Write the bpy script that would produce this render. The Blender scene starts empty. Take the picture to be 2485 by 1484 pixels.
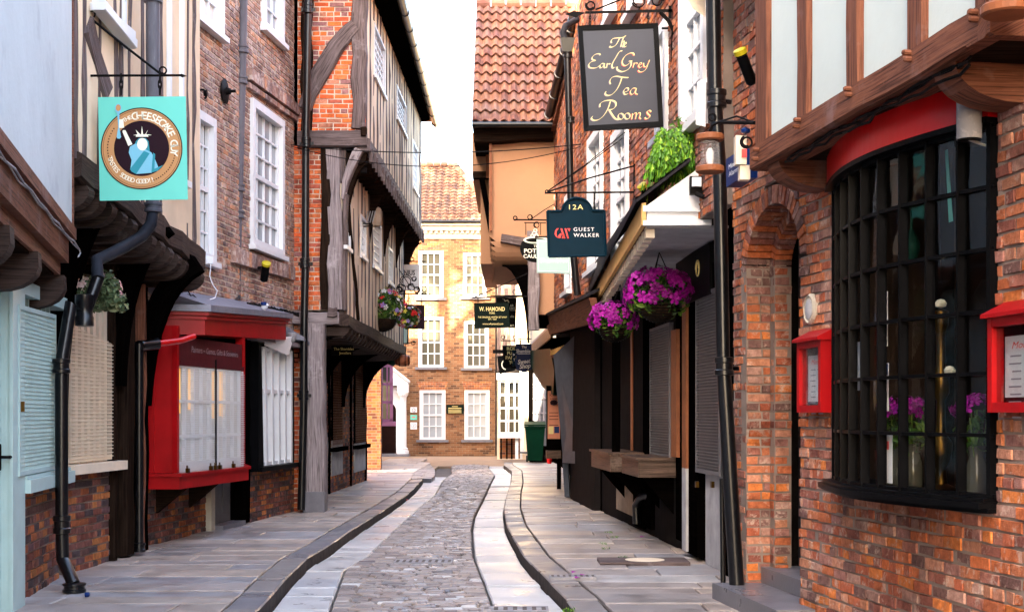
import bpy, bmesh, math, random
from mathutils import Vector as V
random.seed(7)
R=random.uniform
F=3400.0; CX=1242.5; HY=1005.0; H=1.6
C=bpy.context.scene.collection
PI=math.pi
def at(px,py,Y): return V(((px-CX)*Y/F,Y,H+(HY-py)*Y/F))
def G(px,py,z=0.0):
    Y=F*(H-z)/(py-HY); return V(((px-CX)*Y/F,Y,z))
class PL:
    def __init__(s,ax,ay,bx,by,flip=1):
        s.O=V((ax,ay,0)); d=V((bx-ax,by-ay,0)); s.L=d.length; s.D=d.normalized(); s.N=V((s.D.y,-s.D.x,0))*flip
    def P(s,u,n,z): return s.O+s.D*u+s.N*n+V((0,0,z))
    def u(s,px,n=0):
        k=(px-CX)/F; o=s.O+s.N*n
        return (k*o.y-o.x)/(s.D.x-k*s.D.y)
    def z(s,px,py,n=0): return H+(HY-py)*s.P(s.u(px,n),n,0).y/F
    def r(s,px0,px1,yt,yb,n=0,ref=None):
        ref=px0 if ref is None else ref
        a,b=s.u(px0,n),s.u(px1,n); z1=s.z(ref,yt,n); z0=s.z(ref,yb,n)
        return (min(a,b),max(a,b),z0,z1)
# ---------- materials
MATS={}
def nodes(name):
    m=bpy.data.materials.new(name); m.use_nodes=True; nt=m.node_tree; b=nt.nodes['Principled BSDF']; MATS[name]=m
    return m,nt,b
def N(nt,t,**k):
    n=nt.nodes.new(t)
    for a,v in k.items():
        if a in n.inputs.keys() if hasattr(n,'inputs') else False: n.inputs[a].default_value=v
        else: setattr(n,a,v)
    return n
def ramp(nt,stops,src,interp='LINEAR'):
    r=nt.nodes.new('ShaderNodeValToRGB'); cr=r.color_ramp; cr.interpolation=interp
    while len(cr.elements)<len(stops): cr.elements.new(1)
    for e,(p,c) in zip(cr.elements,stops): e.position=p; e.color=(*c,1)
    nt.links.new(src,r.inputs[0]); return r.outputs[0]
def noise(nt,scale,detail=4,vec=None,rough=.6,dist=0):
    n=nt.nodes.new('ShaderNodeTexNoise'); n.inputs['Scale'].default_value=scale; n.inputs['Detail'].default_value=detail; n.inputs['Roughness'].default_value=rough; n.inputs['Distortion'].default_value=dist
    if vec: nt.links.new(vec,n.inputs['Vector'])
    return n.outputs[0]
def mix(nt,fac,a,b,mode='MIX'):
    m=nt.nodes.new('ShaderNodeMix'); m.data_type='RGBA'; m.blend_type=mode
    for i,x in ((0,fac),(6,a),(7,b)):
        if isinstance(x,(int,float)): m.inputs[i].default_value=x
        elif isinstance(x,tuple): m.inputs[i].default_value=(*x,1)
        else: nt.links.new(x,m.inputs[i])
    return m.outputs[2]
def bump(nt,b,h,strength=.4,dist=.01,prev=None):
    n=nt.nodes.new('ShaderNodeBump'); n.inputs['Strength'].default_value=strength; n.inputs['Distance'].default_value=dist
    nt.links.new(h,n.inputs['Height'])
    if prev: nt.links.new(prev,n.inputs['Normal'])
    nt.links.new(n.outputs[0],b.inputs['Normal']); return n.outputs[0]
def coord(nt,kind='Object',sc=None):
    t=nt.nodes.new('ShaderNodeTexCoord'); o=t.outputs[kind]
    if sc:
        m=nt.nodes.new('ShaderNodeMapping'); m.inputs['Scale'].default_value=sc; nt.links.new(o,m.inputs[0]); o=m.outputs[0]
    return o
def dk(c,k): return tuple(min(1,x*k) for x in c)
def mat(name,c,rough=.55,metal=0,spec=.18,var=.18,ns=5,bs=60,bst=.25,bd=.003,c2=None,amt=.5,coat=0,streak=False,trans=0):
    m,nt,b=nodes(name); co=coord(nt,'Object',(6,6,.8) if streak else None)
    n1=noise(nt,ns,5,co); col=ramp(nt,[(.3,dk(c,1-var)),(.7,dk(c,1+var))],n1)
    if c2:
        n2=noise(nt,ns*1.7,6,co,.7,.3); f=ramp(nt,[(amt,(0,0,0)),(min(amt+.12,1),(1,1,1))],n2); col=mix(nt,f,col,c2)
    nt.links.new(col,b.inputs['Base Color']); b.inputs['Roughness'].default_value=rough; b.inputs['Metallic'].default_value=metal
    b.inputs['Specular IOR Level'].default_value=(spec if max(c)>.03 or spec>.2 else .03); b.inputs['Coat Weight'].default_value=coat; b.inputs['Coat Roughness'].default_value=.12
    if bst: bump(nt,b,noise(nt,bs,4,coord(nt)),bst,bd)
    return m
def brickmat(name,cols,smear=(.62,.55,.47),sm=.62,rough=.85):
    m,nt,b=nodes(name); g=nt.nodes.new('ShaderNodeNewGeometry'); st=[(i/len(cols),c) for i,c in enumerate(cols)]
    c=ramp(nt,st,g.outputs['Random Per Island'],'CONSTANT'); co=coord(nt)
    n=noise(nt,22,5,co,.7); c=mix(nt,ramp(nt,[(.3,(.55,.5,.5)),(.65,(1.25,1.2,1.15))],n),c,c,'MULTIPLY') if 0 else mix(nt,1.0,c,ramp(nt,[(.25,(.5,.47,.47)),(.7,(1.3,1.3,1.3))],n),'MULTIPLY')
    f=ramp(nt,[(sm,(0,0,0)),(sm+.1,(.75,.75,.75))],noise(nt,9,6,co,.75,.4)); c=mix(nt,f,c,smear)
    f2=ramp(nt,[(.36,(.5,.47,.48)),(.58,(1.1,1.1,1.1))],noise(nt,1.3,5,co,.7)); c=mix(nt,1.0,c,f2,'MULTIPLY')
    nt.links.new(c,b.inputs['Base Color']); b.inputs['Roughness'].default_value=rough; b.inputs['Specular IOR Level'].default_value=.12
    bump(nt,b,noise(nt,45,6,co,.7),.9,.008); return m
def brickflat(name,cols,mortar,scale=1):
    m,nt,b=nodes(name); uv=coord(nt,'UV')
    br=nt.nodes.new('ShaderNodeTexBrick'); nt.links.new(uv,br.inputs['Vector'])
    for k,v in (('Color1',(0,0,0,1)),('Color2',(1,1,1,1)),('Mortar',(.5,.5,.5,1)),('Scale',1.0),('Mortar Size',.006),('Brick Width',.225*scale),('Row Height',.078*scale),('Bias',0.0)): br.inputs[k].default_value=v
    c=ramp(nt,[(i/(len(cols)-1),x) for i,x in enumerate(cols)],br.outputs['Color'])
    c=mix(nt,br.outputs['Fac'],c,mortar); n=noise(nt,1.3,6,coord(nt),.7); c=mix(nt,1.0,c,ramp(nt,[(.3,(.68,.66,.66)),(.7,(1.2,1.2,1.2))],n),'MULTIPLY')
    nt.links.new(c,b.inputs['Base Color']); b.inputs['Roughness'].default_value=.85; b.inputs['Specular IOR Level'].default_value=.1; bump(nt,b,br.outputs['Fac'],-.4,.01); return m
def wood(name,c,c2,rough=.7,light=None,amt=.55,bst=.6):
    m,nt,b=nodes(name); uv=coord(nt,'UV',(1.6,22,1))
    n=noise(nt,1.5,7,uv,.75,.6); col=ramp(nt,[(.3,c),(.68,c2)],n)
    uv2=coord(nt,'UV',(1.2,60,1)); n2=noise(nt,1.2,4,uv2,.6); col=mix(nt,1.0,col,ramp(nt,[(.36,(.35,.33,.33)),(.5,(1.1,1.1,1.1))],n2),'MULTIPLY')
    if light:
        f=ramp(nt,[(amt,(0,0,0)),(amt+.15,(.8,.8,.8))],noise(nt,2.2,5,coord(nt),.7)); col=mix(nt,f,col,light)
    nt.links.new(col,b.inputs['Base Color']); b.inputs['Roughness'].default_value=rough; b.inputs['Specular IOR Level'].default_value=0 if max(c2)<.04 else .1
    bump(nt,b,n2,bst,.008); return m
def glassmat(name,tint=(.006,.007,.008),rough=.04):
    m,nt,b=nodes(name); b.inputs['Base Color'].default_value=(*tint,1); b.inputs['Roughness'].default_value=rough; b.inputs['Specular IOR Level'].default_value=.45
    bump(nt,b,noise(nt,2.5,2,coord(nt)),.12,.02); return m
def clear(name):
    m,nt,b=nodes(name); o=nt.nodes['Material Output']; t=nt.nodes.new('ShaderNodeBsdfTransparent'); t.inputs[0].default_value=(.86,.88,.88,1)
    gl=nt.nodes.new('ShaderNodeBsdfGlossy'); gl.inputs['Roughness'].default_value=.03; lw=nt.nodes.new('ShaderNodeLayerWeight'); lw.inputs[0].default_value=.5; fr=nt.nodes.new('ShaderNodeMath'); fr.operation='POWER'; fr.inputs[1].default_value=4.0; nt.links.new(lw.outputs['Facing'],fr.inputs[0]); f2=nt.nodes.new('ShaderNodeMath'); f2.operation='MULTIPLY_ADD'; f2.inputs[1].default_value=.5; f2.inputs[2].default_value=.045; nt.links.new(fr.outputs[0],f2.inputs[0]); fr=f2
    mx=nt.nodes.new('ShaderNodeMixShader'); nt.links.new(fr.outputs[0],mx.inputs[0]); nt.links.new(t.outputs[0],mx.inputs[1]); nt.links.new(gl.outputs[0],mx.inputs[2]); nt.links.new(mx.outputs[0],o.inputs[0])
    bump(nt,gl,noise(nt,3,2,coord(nt)),.1,.02) ; return m
def emit(name,c,s):
    m,nt,b=nodes(name); b.inputs['Emission Color'].default_value=(*c,1); b.inputs['Emission Strength'].default_value=s; b.inputs['Base Color'].default_value=(*c,1); return m
def island(name,stops,rough=.7,nsc=4,bs=25,bst=.4,coat=0,dark=.75,patch=None,spec=.2):
    m,nt,b=nodes(name); g=nt.nodes.new('ShaderNodeNewGeometry'); c=ramp(nt,stops,g.outputs['Random Per Island'],'CONSTANT')
    co=coord(nt); n=noise(nt,nsc,6,co,.7); c=mix(nt,1.0,c,ramp(nt,[(.3,(dark,)*3),(.7,(1.15,1.15,1.15))],n),'MULTIPLY')
    if patch: c=mix(nt,ramp(nt,[(.52,(0,0,0)),(.68,(.7,.7,.7))],noise(nt,1.1,5,co,.7)),c,patch)
    nt.links.new(c,b.inputs['Base Color']); b.inputs['Roughness'].default_value=rough; b.inputs['Specular IOR Level'].default_value=spec; bump(nt,b,noise(nt,bs,5,co,.7),bst,.006)
    rr=ramp(nt,[(.35,(rough*.6,)*3),(.65,(min(1,rough*1.3),)*3)],noise(nt,2,4,co)); nt.links.new(rr,b.inputs['Roughness']); return m
brickmat('brick_orange',[(.36,.10,.05),(.44,.15,.07),(.24,.085,.06),(.46,.21,.13),(.33,.13,.09),(.40,.12,.05),(.17,.09,.075),(.42,.18,.10),(.55,.17,.045),(.30,.14,.11),(.36,.20,.15),(.50,.14,.05)],(.52,.38,.30),.54)
brickmat('brick_red',[(.60,.11,.035),(.52,.10,.04),(.62,.17,.06),(.40,.10,.06),(.66,.15,.04),(.28,.13,.12),(.58,.13,.05),(.50,.2,.12)],(.6,.45,.36),.66)
brickmat('brick_brown',[(.30,.17,.13),(.36,.20,.15),(.22,.14,.125),(.42,.22,.15),(.33,.21,.17),(.28,.16,.13),(.50,.25,.14),(.30,.21,.19)],(.55,.46,.40),.50)
brickmat('brick_sooty',[(.20,.07,.05),(.13,.07,.06),(.38,.12,.05),(.24,.1,.08),(.10,.07,.07),(.45,.17,.06),(.17,.09,.09),(.3,.12,.08)],(.35,.27,.22),.66)
brickflat('brick_far',[(.075,.038,.022),(.16,.072,.034),(.21,.098,.044),(.18,.084,.04),(.26,.15,.08)],(.21,.16,.11))
brickflat('brick_dim',[(.12,.05,.035),(.30,.10,.04),(.45,.17,.05),(.2,.09,.06)],(.28,.22,.17))
mat('mortar',(.22,.17,.14),.95,var=.25,ns=3,bs=90,bst=.6); mat('mortar_pale',(.55,.46,.37),.95,var=.2,ns=3,bs=90,bst=.6); mat('mortar_dark',(.11,.09,.08),.95,var=.25,bs=90,bst=.6)
mat('plaster_white',(.50,.56,.53),.9,var=.05,ns=1.2,bs=9,bst=.35,bd=.012,streak=False); mat('plaster_grey',(.52,.55,.54),.9,var=.10,ns=.7,bs=7,bst=.5,bd=.015,c2=(.43,.45,.45),amt=.54)
mat('plaster_cream',(.66,.52,.36),.9,var=.15,ns=1.4,bs=14,bst=.4,bd=.01,c2=(.5,.38,.27),amt=.64); mat('plaster_orange',(.42,.225,.125),.9,var=.08,ns=1,bs=8,bst=.4,bd=.012,c2=(.34,.20,.13),amt=.58)
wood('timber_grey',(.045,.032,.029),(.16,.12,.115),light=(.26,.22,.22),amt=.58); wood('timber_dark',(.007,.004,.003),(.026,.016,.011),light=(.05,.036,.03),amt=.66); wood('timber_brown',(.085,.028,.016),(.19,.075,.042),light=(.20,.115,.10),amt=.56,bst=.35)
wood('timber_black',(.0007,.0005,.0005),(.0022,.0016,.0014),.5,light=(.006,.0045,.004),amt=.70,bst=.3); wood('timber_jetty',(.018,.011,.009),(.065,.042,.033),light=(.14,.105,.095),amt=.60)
wood('timber_pale',(.13,.105,.105),(.32,.27,.27),light=(.42,.37,.37),amt=.58)
wood('counter_wood',(.03,.018,.013),(.11,.07,.05),.45,light=(.22,.16,.13),amt=.6,bst=.3)
mat('white_paint',(.66,.67,.68),.45,var=.05,bst=.08,c2=(.6,.57,.52),amt=.7); mat('cream_paint',(.74,.62,.47),.5,var=.08,c2=(.55,.44,.32),amt=.66); mat('black_paint',(.003,.003,.0035),.35,var=.3,bst=.1,c2=(.012,.011,.011),amt=.72)
mat('iron',(.007,.006,.006),.45,var=.3,c2=(.03,.018,.014),amt=.66); mat('pipe_black',(.004,.004,.005),.28,0,.4,var=.3,c2=(.02,.015,.014),amt=.72,bs=20); mat('pipe_grey',(.10,.095,.11),.45,var=.2,c2=(.16,.155,.17),amt=.6,streak=True)
mat('pipe_blue',(.018,.020,.026),.35,var=.3,c2=(.05,.05,.06),amt=.6)
mat('red_paint',(.31,.003,.005),.4,var=.2,ns=3,c2=(.27,.004,.006),amt=.6,bs=25,bst=.2); mat('red_gloss',(.52,.002,.003),.3,0,.3,var=.15,ns=2,coat=.0,bst=.05); mat('maroon',(.07,.008,.011),.5,var=.3,streak=True)
mat('aqua_paint',(.42,.56,.54),.45,var=.06,c2=(.33,.48,.50),amt=.66); mat('slate_blue',(.055,.065,.085),.55,var=.2); mat('lead',(.20,.20,.235),.5,metal=.3,var=.2,ns=6,bs=15,bst=.5,bd=.01)
mat('teal_board',(.15,.58,.46),.4,var=.02,bst=0); mat('gold',(.85,.70,.28),.4,var=.06,bst=0); mat('navy',(.003,.017,.03),.4,var=.08,bst=.03); mat('signgrey',(.032,.034,.045),.4,var=.10,ns=3,bst=.03); mat('sage',(.36,.50,.46),.5,var=.04,bst=.03)
mat('letter_white',(.9,.9,.9),.5,var=0,bst=0); mat('letter_red',(.85,.08,.07),.5,var=0,bst=0); mat('letter_pink',(.30,.21,.22),.5,var=0,bst=0); mat('letter_yellow',(.66,.56,.24),.5,var=0,bst=0)
mat('caramel',(.50,.25,.10),.5,var=.02,bst=0); mat('choc',(.022,.010,.014),.5,var=.05,bst=0); mat('robe',(.19,.47,.58),.5,var=0,bst=0); mat('robe_dark',(.03,.25,.30),.5,var=0,bst=0); mat('cream_flat',(.85,.80,.62),.5,var=0,bst=0)
mat('signblack',(.005,.005,.005),.5,var=.15,bst=.03); mat('signgreen',(.006,.011,.008),.45,var=.15,bst=.03); mat('signblue',(.003,.02,.11),.4,var=.05,bst=0); mat('paper',(.75,.75,.76),.7,var=.03,bst=0); mat('grey_print',(.3,.3,.33),.7,var=0,bst=0)
glassmat('glass_dark'); glassmat('glass_mid',(.07,.068,.05),.06); glassmat('glass_pale',(.30,.33,.35),.08); glassmat('glass_curtain',(.62,.60,.55),.2); clear('glass_clear'); clear('lamp_glass')
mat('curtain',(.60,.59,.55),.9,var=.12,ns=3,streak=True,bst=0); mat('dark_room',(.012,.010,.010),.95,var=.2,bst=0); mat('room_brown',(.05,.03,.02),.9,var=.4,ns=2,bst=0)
emit('warm_lamp',(1,.55,.12),.045)
island('flag',[(0,(.34,.29,.265)),(.15,(.41,.33,.27)),(.3,(.31,.295,.30)),(.45,(.42,.36,.315)),(.6,(.27,.235,.22)),(.75,(.36,.295,.25)),(.9,(.43,.405,.39))],.48,patch=(.21,.165,.14),bst=.7,dark=.6,spec=.35)
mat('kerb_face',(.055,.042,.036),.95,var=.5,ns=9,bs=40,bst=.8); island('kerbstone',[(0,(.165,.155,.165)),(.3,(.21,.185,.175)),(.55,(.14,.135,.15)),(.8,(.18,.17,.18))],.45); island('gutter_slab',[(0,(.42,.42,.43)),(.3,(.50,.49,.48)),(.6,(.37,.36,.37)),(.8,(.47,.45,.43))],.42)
island('sett',[(0,(.15,.11,.095)),(.2,(.22,.17,.145)),(.4,(.26,.205,.17)),(.58,(.18,.14,.125)),(.78,(.28,.235,.21)),(.92,(.46,.44,.43)),(.965,(.09,.07,.066))],.38,bs=30,bst=.8,patch=(.22,.17,.145),spec=.45,dark=.55)
mat('road_dirt',(.10,.085,.078),.9,var=.3,bs=60,bst=.6); mat('square_paving',(.26,.18,.12),.8,var=.15,ns=2)
island('pantile',[(0,(.20,.08,.05)),(.2,(.24,.105,.06)),(.4,(.15,.062,.045)),(.6,(.27,.12,.07)),(.8,(.20,.095,.07))],.8,nsc=8,patch=(.18,.115,.085),dark=.55)
island('pantile_dark',[(0,(.13,.065,.042)),(.3,(.16,.08,.05)),(.6,(.10,.055,.038)),(.8,(.19,.10,.06))],.85,nsc=3,patch=(.12,.10,.075))
mat('slate',(.02,.018,.021),.6,var=.3,c2=(.06,.055,.055),amt=.6); mat('bin_green',(.002,.02,.010),.4,var=.1,bst=.05); mat('rubber',(.015,.015,.015),.7)
island('leaf',[(0,(.025,.07,.008)),(.3,(.05,.12,.012)),(.6,(.02,.045,.008)),(.8,(.11,.18,.02))],.5,bst=0); island('fern',[(0,(.05,.16,.008)),(.4,(.11,.26,.012)),(.7,(.03,.09,.006)),(.88,(.22,.36,.02))],.5,bst=0); island('leaf_dull',[(0,(.06,.09,.04)),(.4,(.11,.15,.07)),(.75,(.18,.20,.10))],.6,bst=0)
island('petal_purple',[(0,(.22,.002,.18)),(.4,(.30,.004,.24)),(.7,(.15,.001,.11)),(.88,(.36,.015,.28))],.5,bst=0,dark=.9); island('petal_mixed',[(0,(.45,.01,.01)),(.16,(.55,.09,.02)),(.28,(.25,.17,.42)),(.45,(.62,.62,.58)),(.72,(.55,.48,.06)),(.9,(.45,.12,.22))],.5,bst=0,dark=.9); island('petal_pink',[(0,(.62,.32,.32)),(.5,(.70,.48,.44)),(.8,(.55,.50,.35))],.5,bst=0)
mat('wicker',(.025,.014,.008),.8,var=.5,ns=30,bs=50,bst=.8); mat('plastic_white',(.72,.74,.78),.35,var=.04,bst=0); mat('plastic_yellow',(.40,.33,.01),.4,bst=0); mat('plastic_grey',(.22,.21,.22),.6,c2=(.36,.33,.32),amt=.5); mat('orange_wood',(.22,.075,.03),.5,var=.2,ns=8)
mat('pink_paint',(.45,.17,.27),.5,var=.1); mat('brass',(.10,.055,.012),.35,metal=1,var=.2,bst=0); mat('stone_pale',(.42,.38,.31),.8,var=.12); mat('render_beige',(.36,.28,.20),.85,var=.25,c2=(.5,.42,.33),amt=.6); mat('poster',(.55,.22,.13),.7,var=.1,bst=0); mat('tarp',(.006,.03,.022),.45,var=.3)
mat('galv',(.40,.42,.43),.45,metal=.5,var=.2); mat('whitewash',(.36,.355,.365),.8,var=.2,c2=(.33,.32,.33),amt=.6); mat('barrel',(.28,.09,.04),.5,var=.2); mat('moss',(.10,.20,.03),.9)
mat('screen_grey',(.13,.13,.14),.5,metal=.2,var=.12); mat('door_dark',(.012,.005,.004),.45,var=.25); mat('sunlit_gold_board',(.62,.36,.12),.6,var=.15)  # last one: warm ochre with sunlight painted into its colour
# ---------- objects
def tag(o,label=None,cat=None,group=None,kind=None):
    if label:o['label']=label
    if cat:o['category']=cat
    if group:o['group']=group
    if kind:o['kind']=kind
    return o
def thing(name,label,cat,loc=(0,0,0),group=None):
    o=bpy.data.objects.new(name,None); C.objects.link(o); o.location=loc; o.empty_display_size=.2; o['root']=tuple(float(x) for x in loc)
    return tag(o,label,cat,group)
class MB:
    def __init__(s): s.v=[];s.f=[];s.uv=[];s.mi=[]
    def add(s,vs,fs,uvs=None,m=0):
        k=len(s.v); s.v+= [V(x) for x in vs]
        for i,f in enumerate(fs): s.f.append(tuple(a+k for a in f)); s.uv.append(uvs[i] if uvs else None); s.mi.append(m)
        return s
    def hexa(s,p,m=0,uvax=None): # p: 4 bottom,4 top
        fs=[(0,1,2,3),(4,5,6,7),(0,1,5,4),(1,2,6,5),(2,3,7,6),(3,0,4,7)]; return s.add(p,fs,None,m)
    def box(s,pl,u0,u1,n0,n1,z0,z1,m=0): return s.hexa([pl.P(u0,n0,z0),pl.P(u1,n0,z0),pl.P(u1,n1,z0),pl.P(u0,n1,z0),pl.P(u0,n0,z1),pl.P(u1,n0,z1),pl.P(u1,n1,z1),pl.P(u0,n1,z1)],m)
    def quad(s,a,b,c,d,m=0): return s.add([a,b,c,d],[(0,1,2,3)],None,m)
    def prism(s,pts,vec,m=0):
        n=len(pts); vec=V(vec); vs=[V(p) for p in pts]+[V(p)+vec for p in pts]
        fs=[tuple(range(n)),tuple(range(2*n-1,n-1,-1))]+[(i,(i+1)%n,n+(i+1)%n,n+i) for i in range(n)]
        return s.add(vs,fs,None,m)
    def tube(s,path,r,seg=8,m=0,cap=True):
        path=[V(p) for p in path]; n=len(path); rs=r if isinstance(r,(list,tuple)) else [r]*n
        vs=[];prev=None; L=0; uvr=[]
        for i,p in enumerate(path):
            t=(path[min(i+1,n-1)]-path[max(i-1,0)]).normalized()
            if prev is None: a=t.cross(V((0,0,1))); a=a if a.length>.05 else t.cross(V((1,0,0)))
            else: a=prev-t*prev.dot(t)
            a.normalize(); prev=a; b=t.cross(a)
            if i: L+=(path[i]-path[i-1]).length
            uvr.append(L)
            for j in range(seg):
                an=2*PI*j/seg; vs.append(p+(a*math.cos(an)+b*math.sin(an))*rs[i])
        fs=[];uv=[]
        for i in range(n-1):
            for j in range(seg):
                k=(j+1)%seg; fs.append((i*seg+j,i*seg+k,(i+1)*seg+k,(i+1)*seg+j)); c=2*PI*rs[i]/seg; uv.append([(uvr[i],j*c),(uvr[i],j*c+c),(uvr[i+1],j*c+c),(uvr[i+1],j*c)])
        if cap:
            fs+= [tuple(range(seg)),tuple((n-1)*seg+j for j in range(seg))]; uv+=[[(0,0)]*seg]*2
        return s.add(vs,fs,uv,m)
    def beam(s,p0,p1,w,d,nrm,m=0,wob=.012,seg=None,path=None,ws=None):
        # w across (perp to nrm), d along nrm; p on centre of front face
        p0,p1=V(p0),V(p1); pts=path and [V(p) for p in path]
        if not pts:
            L=(p1-p0).length; k=seg or max(2,int(L/.35)); pts=[p0.lerp(p1,i/k) for i in range(k+1)]
            pts=[p+V((R(-1,1),R(-1,1),R(-1,1)))*wob if 0<i<k else p for i,p in enumerate(pts)]
        nrm=V(nrm).normalized(); vs=[];n=len(pts);Ls=[0]
        off=R(0,50)
        for i,p in enumerate(pts):
            t=(pts[min(i+1,n-1)]-pts[max(i-1,0)]).normalized(); a=t.cross(nrm).normalized(); ww=(ws[i] if ws else w)/2+R(-wob,wob)*.7; w2=(ws[i] if ws else w)/2+R(-wob,wob)*.7
            q=R(-wob,wob)*.4
            vs+=[p+a*ww-nrm*d,p-a*w2-nrm*d,p-a*w2*.86+nrm*q,p+a*ww*.86+nrm*q, p+a*ww-nrm*.15*w, p-a*w2-nrm*.15*w]
            # order ring: 0 back+,1 back-,5 side-,2 front-,3 front+,4 side+
            if i: Ls.append(Ls[-1]+(pts[i]-pts[i-1]).length)
        ring=[0,1,5,2,3,4]; cum=[0,w,w+d,w+d+.03,2*w+d,2*w+d+.03,2*w+2*d]; fs=[];uv=[]
        for i in range(n-1):
            for j in range(6):
                k=(j+1)%6; fs.append((i*6+ring[j],i*6+ring[k],(i+1)*6+ring[k],(i+1)*6+ring[j])); uv.append([(Ls[i]+off,cum[j]),(Ls[i]+off,cum[j+1]),(Ls[i+1]+off,cum[j+1]),(Ls[i+1]+off,cum[j])])
        for b in (0,n-1): fs.append(tuple(b*6+x for x in ring)); uv.append([(off+.1*x,.1*x) for x in range(6)])
        return s.add(vs,fs,uv,m)
    def lathe(s,c,prof,seg=16,m=0,ax=None):
        c=V(c); ax=V(ax).normalized() if ax else V((0,0,1)); a=ax.orthogonal().normalized(); b=ax.cross(a); vs=[]
        for (r,h) in prof:
            for j in range(seg): an=2*PI*j/seg; vs.append(c+ax*h+(a*math.cos(an)+b*math.sin(an))*r)
        n=len(prof); fs=[(i*seg+j,i*seg+(j+1)%seg,(i+1)*seg+(j+1)%seg,(i+1)*seg+j) for i in range(n-1) for j in range(seg)]
        fs+=[tuple(range(seg)),tuple((n-1)*seg+j for j in range(seg))]; return s.add(vs,fs,None,m)
    def build(s,name,mats,parent=None,smooth=False,base=None):
        if not isinstance(mats,(list,tuple)): mats=[mats]
        r=V((0,0,0))
        if parent is not None and 'root' in parent: r=V(parent['root'])
        if parent is None and base is not None: r=V(base)
        me=bpy.data.meshes.new(name); me.from_pydata([tuple(x-r) for x in s.v],[],s.f)
        for m in mats: me.materials.append(MATS[m])
        if s.mi: me.polygons.foreach_set('material_index',s.mi)
        bm=bmesh.new(); bm.from_mesh(me); bm.faces.ensure_lookup_table(); ul=bm.faces.layers; uvl=bm.loops.layers.uv.new('UVMap')
        bm.normal_update()
        for i,f in enumerate(bm.faces):
            u=s.uv[i]
            if u:
                for l,c in zip(f.loops,u): l[uvl].uv=c
            else:
                nn=f.normal
                if abs(nn.z)>.8:
                    for l in f.loops: q=l.vert.co+r; l[uvl].uv=(q.x,q.y)
                else:
                    t=V((-nn.y,nn.x,0)); t=t.normalized() if t.length>1e-5 else V((1,0,0)); 
                    if abs(t.x)+abs(t.y)<1e-5: t=V((1,0,0))
                    if t.y<-.5 or (abs(t.y)<=.5 and t.x<0): t=-t
                    for l in f.loops: q=l.vert.co+r; l[uvl].uv=(q.dot(t),q.z)
        bmesh.ops.recalc_face_normals(bm,faces=bm.faces)
        if smooth:
            for f in bm.faces: f.smooth=True
        bm.to_mesh(me); bm.free()
        if smooth:
            try: me.set_sharp_from_angle(angle=math.radians(40))
            except Exception: pass
        o=bpy.data.objects.new(name,me); C.objects.link(o); o['root']=tuple(r)
        if parent is not None: o.parent=parent
        elif base is not None: o.location=r
        return o
def bx(name,m,par,pl,*b,label=None,smooth=False):
    o=MB().box(pl,*b).build(name,m,par)
    if label:o['label']=label
    return o
def copy_tree(o,parent=None,loc=None):
    c=o.copy(); C.objects.link(c); c.parent=parent
    if loc is not None: c.location=loc
    for ch in [x for x in C.objects if x.parent==o]: copy_tree(ch,c)
    return c
# brick wall with real bricks
def bricks(mb,pl,u0,u1,z0,z1,holes=(),iv=None,course=.075,bl=.225,depth=.24,n=0,rough=1.0,gap=.005):
    rows=int((z1-z0)/course+.5); course=(z1-z0)/rows
    for r_ in range(rows):
        a=z0+r_*course; b=a+course; zm=(a+b)/2
        iv_=iv(zm) if iv else [(u0,u1)]
        for (h0,h1,hz0,hz1) in holes:
            if hz0<zm<hz1:
                nw=[]
                for (p,q) in iv_:
                    if h1<=p or h0>=q: nw.append((p,q)); continue
                    if h0>p: nw.append((p,h0))
                    if h1<q: nw.append((h1,q))
                iv_=nw
        hdr=(r_%4==0); step=bl/2 if hdr else bl; off=(r_%2)*step/2+ (0 if hdr else R(-.01,.01))
        for (p,q) in iv_:
            if q-p<.01: continue
            mb.box(pl,p,q,n-depth,n-.009,a,b+.0001,1)
            k=u0-off-bl
            while k<q:
                l=step*(1+R(-.06,.06)); c0=max(k+gap,p); c1=min(k+l-gap,q); k+=l
                if c1-c0<.03: continue
                zz0=a+gap+R(-.002,.002)*rough; zz1=b-gap+R(-.002,.002)*rough; f=n+R(-.004,.005)*rough; t=R(-.003,.003)*rough; j=lambda:R(-.003,.003)*rough
                g=.004
                mb.add([pl.P(c0,n-.02,zz0),pl.P(c1,n-.02,zz0),pl.P(c1,n-.02,zz1),pl.P(c0,n-.02,zz1),
                        pl.P(c0+g+j(),f+t,zz0+g+j()),pl.P(c1-g+j(),f-t,zz0+g+j()),pl.P(c1-g+j(),f-t,zz1-g+j()),pl.P(c0+g+j(),f+t,zz1-g+j())],
                       [(4,5,6,7),(0,1,5,4),(1,2,6,5),(2,3,7,6),(3,0,4,7)],None,0)
    return mb
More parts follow.
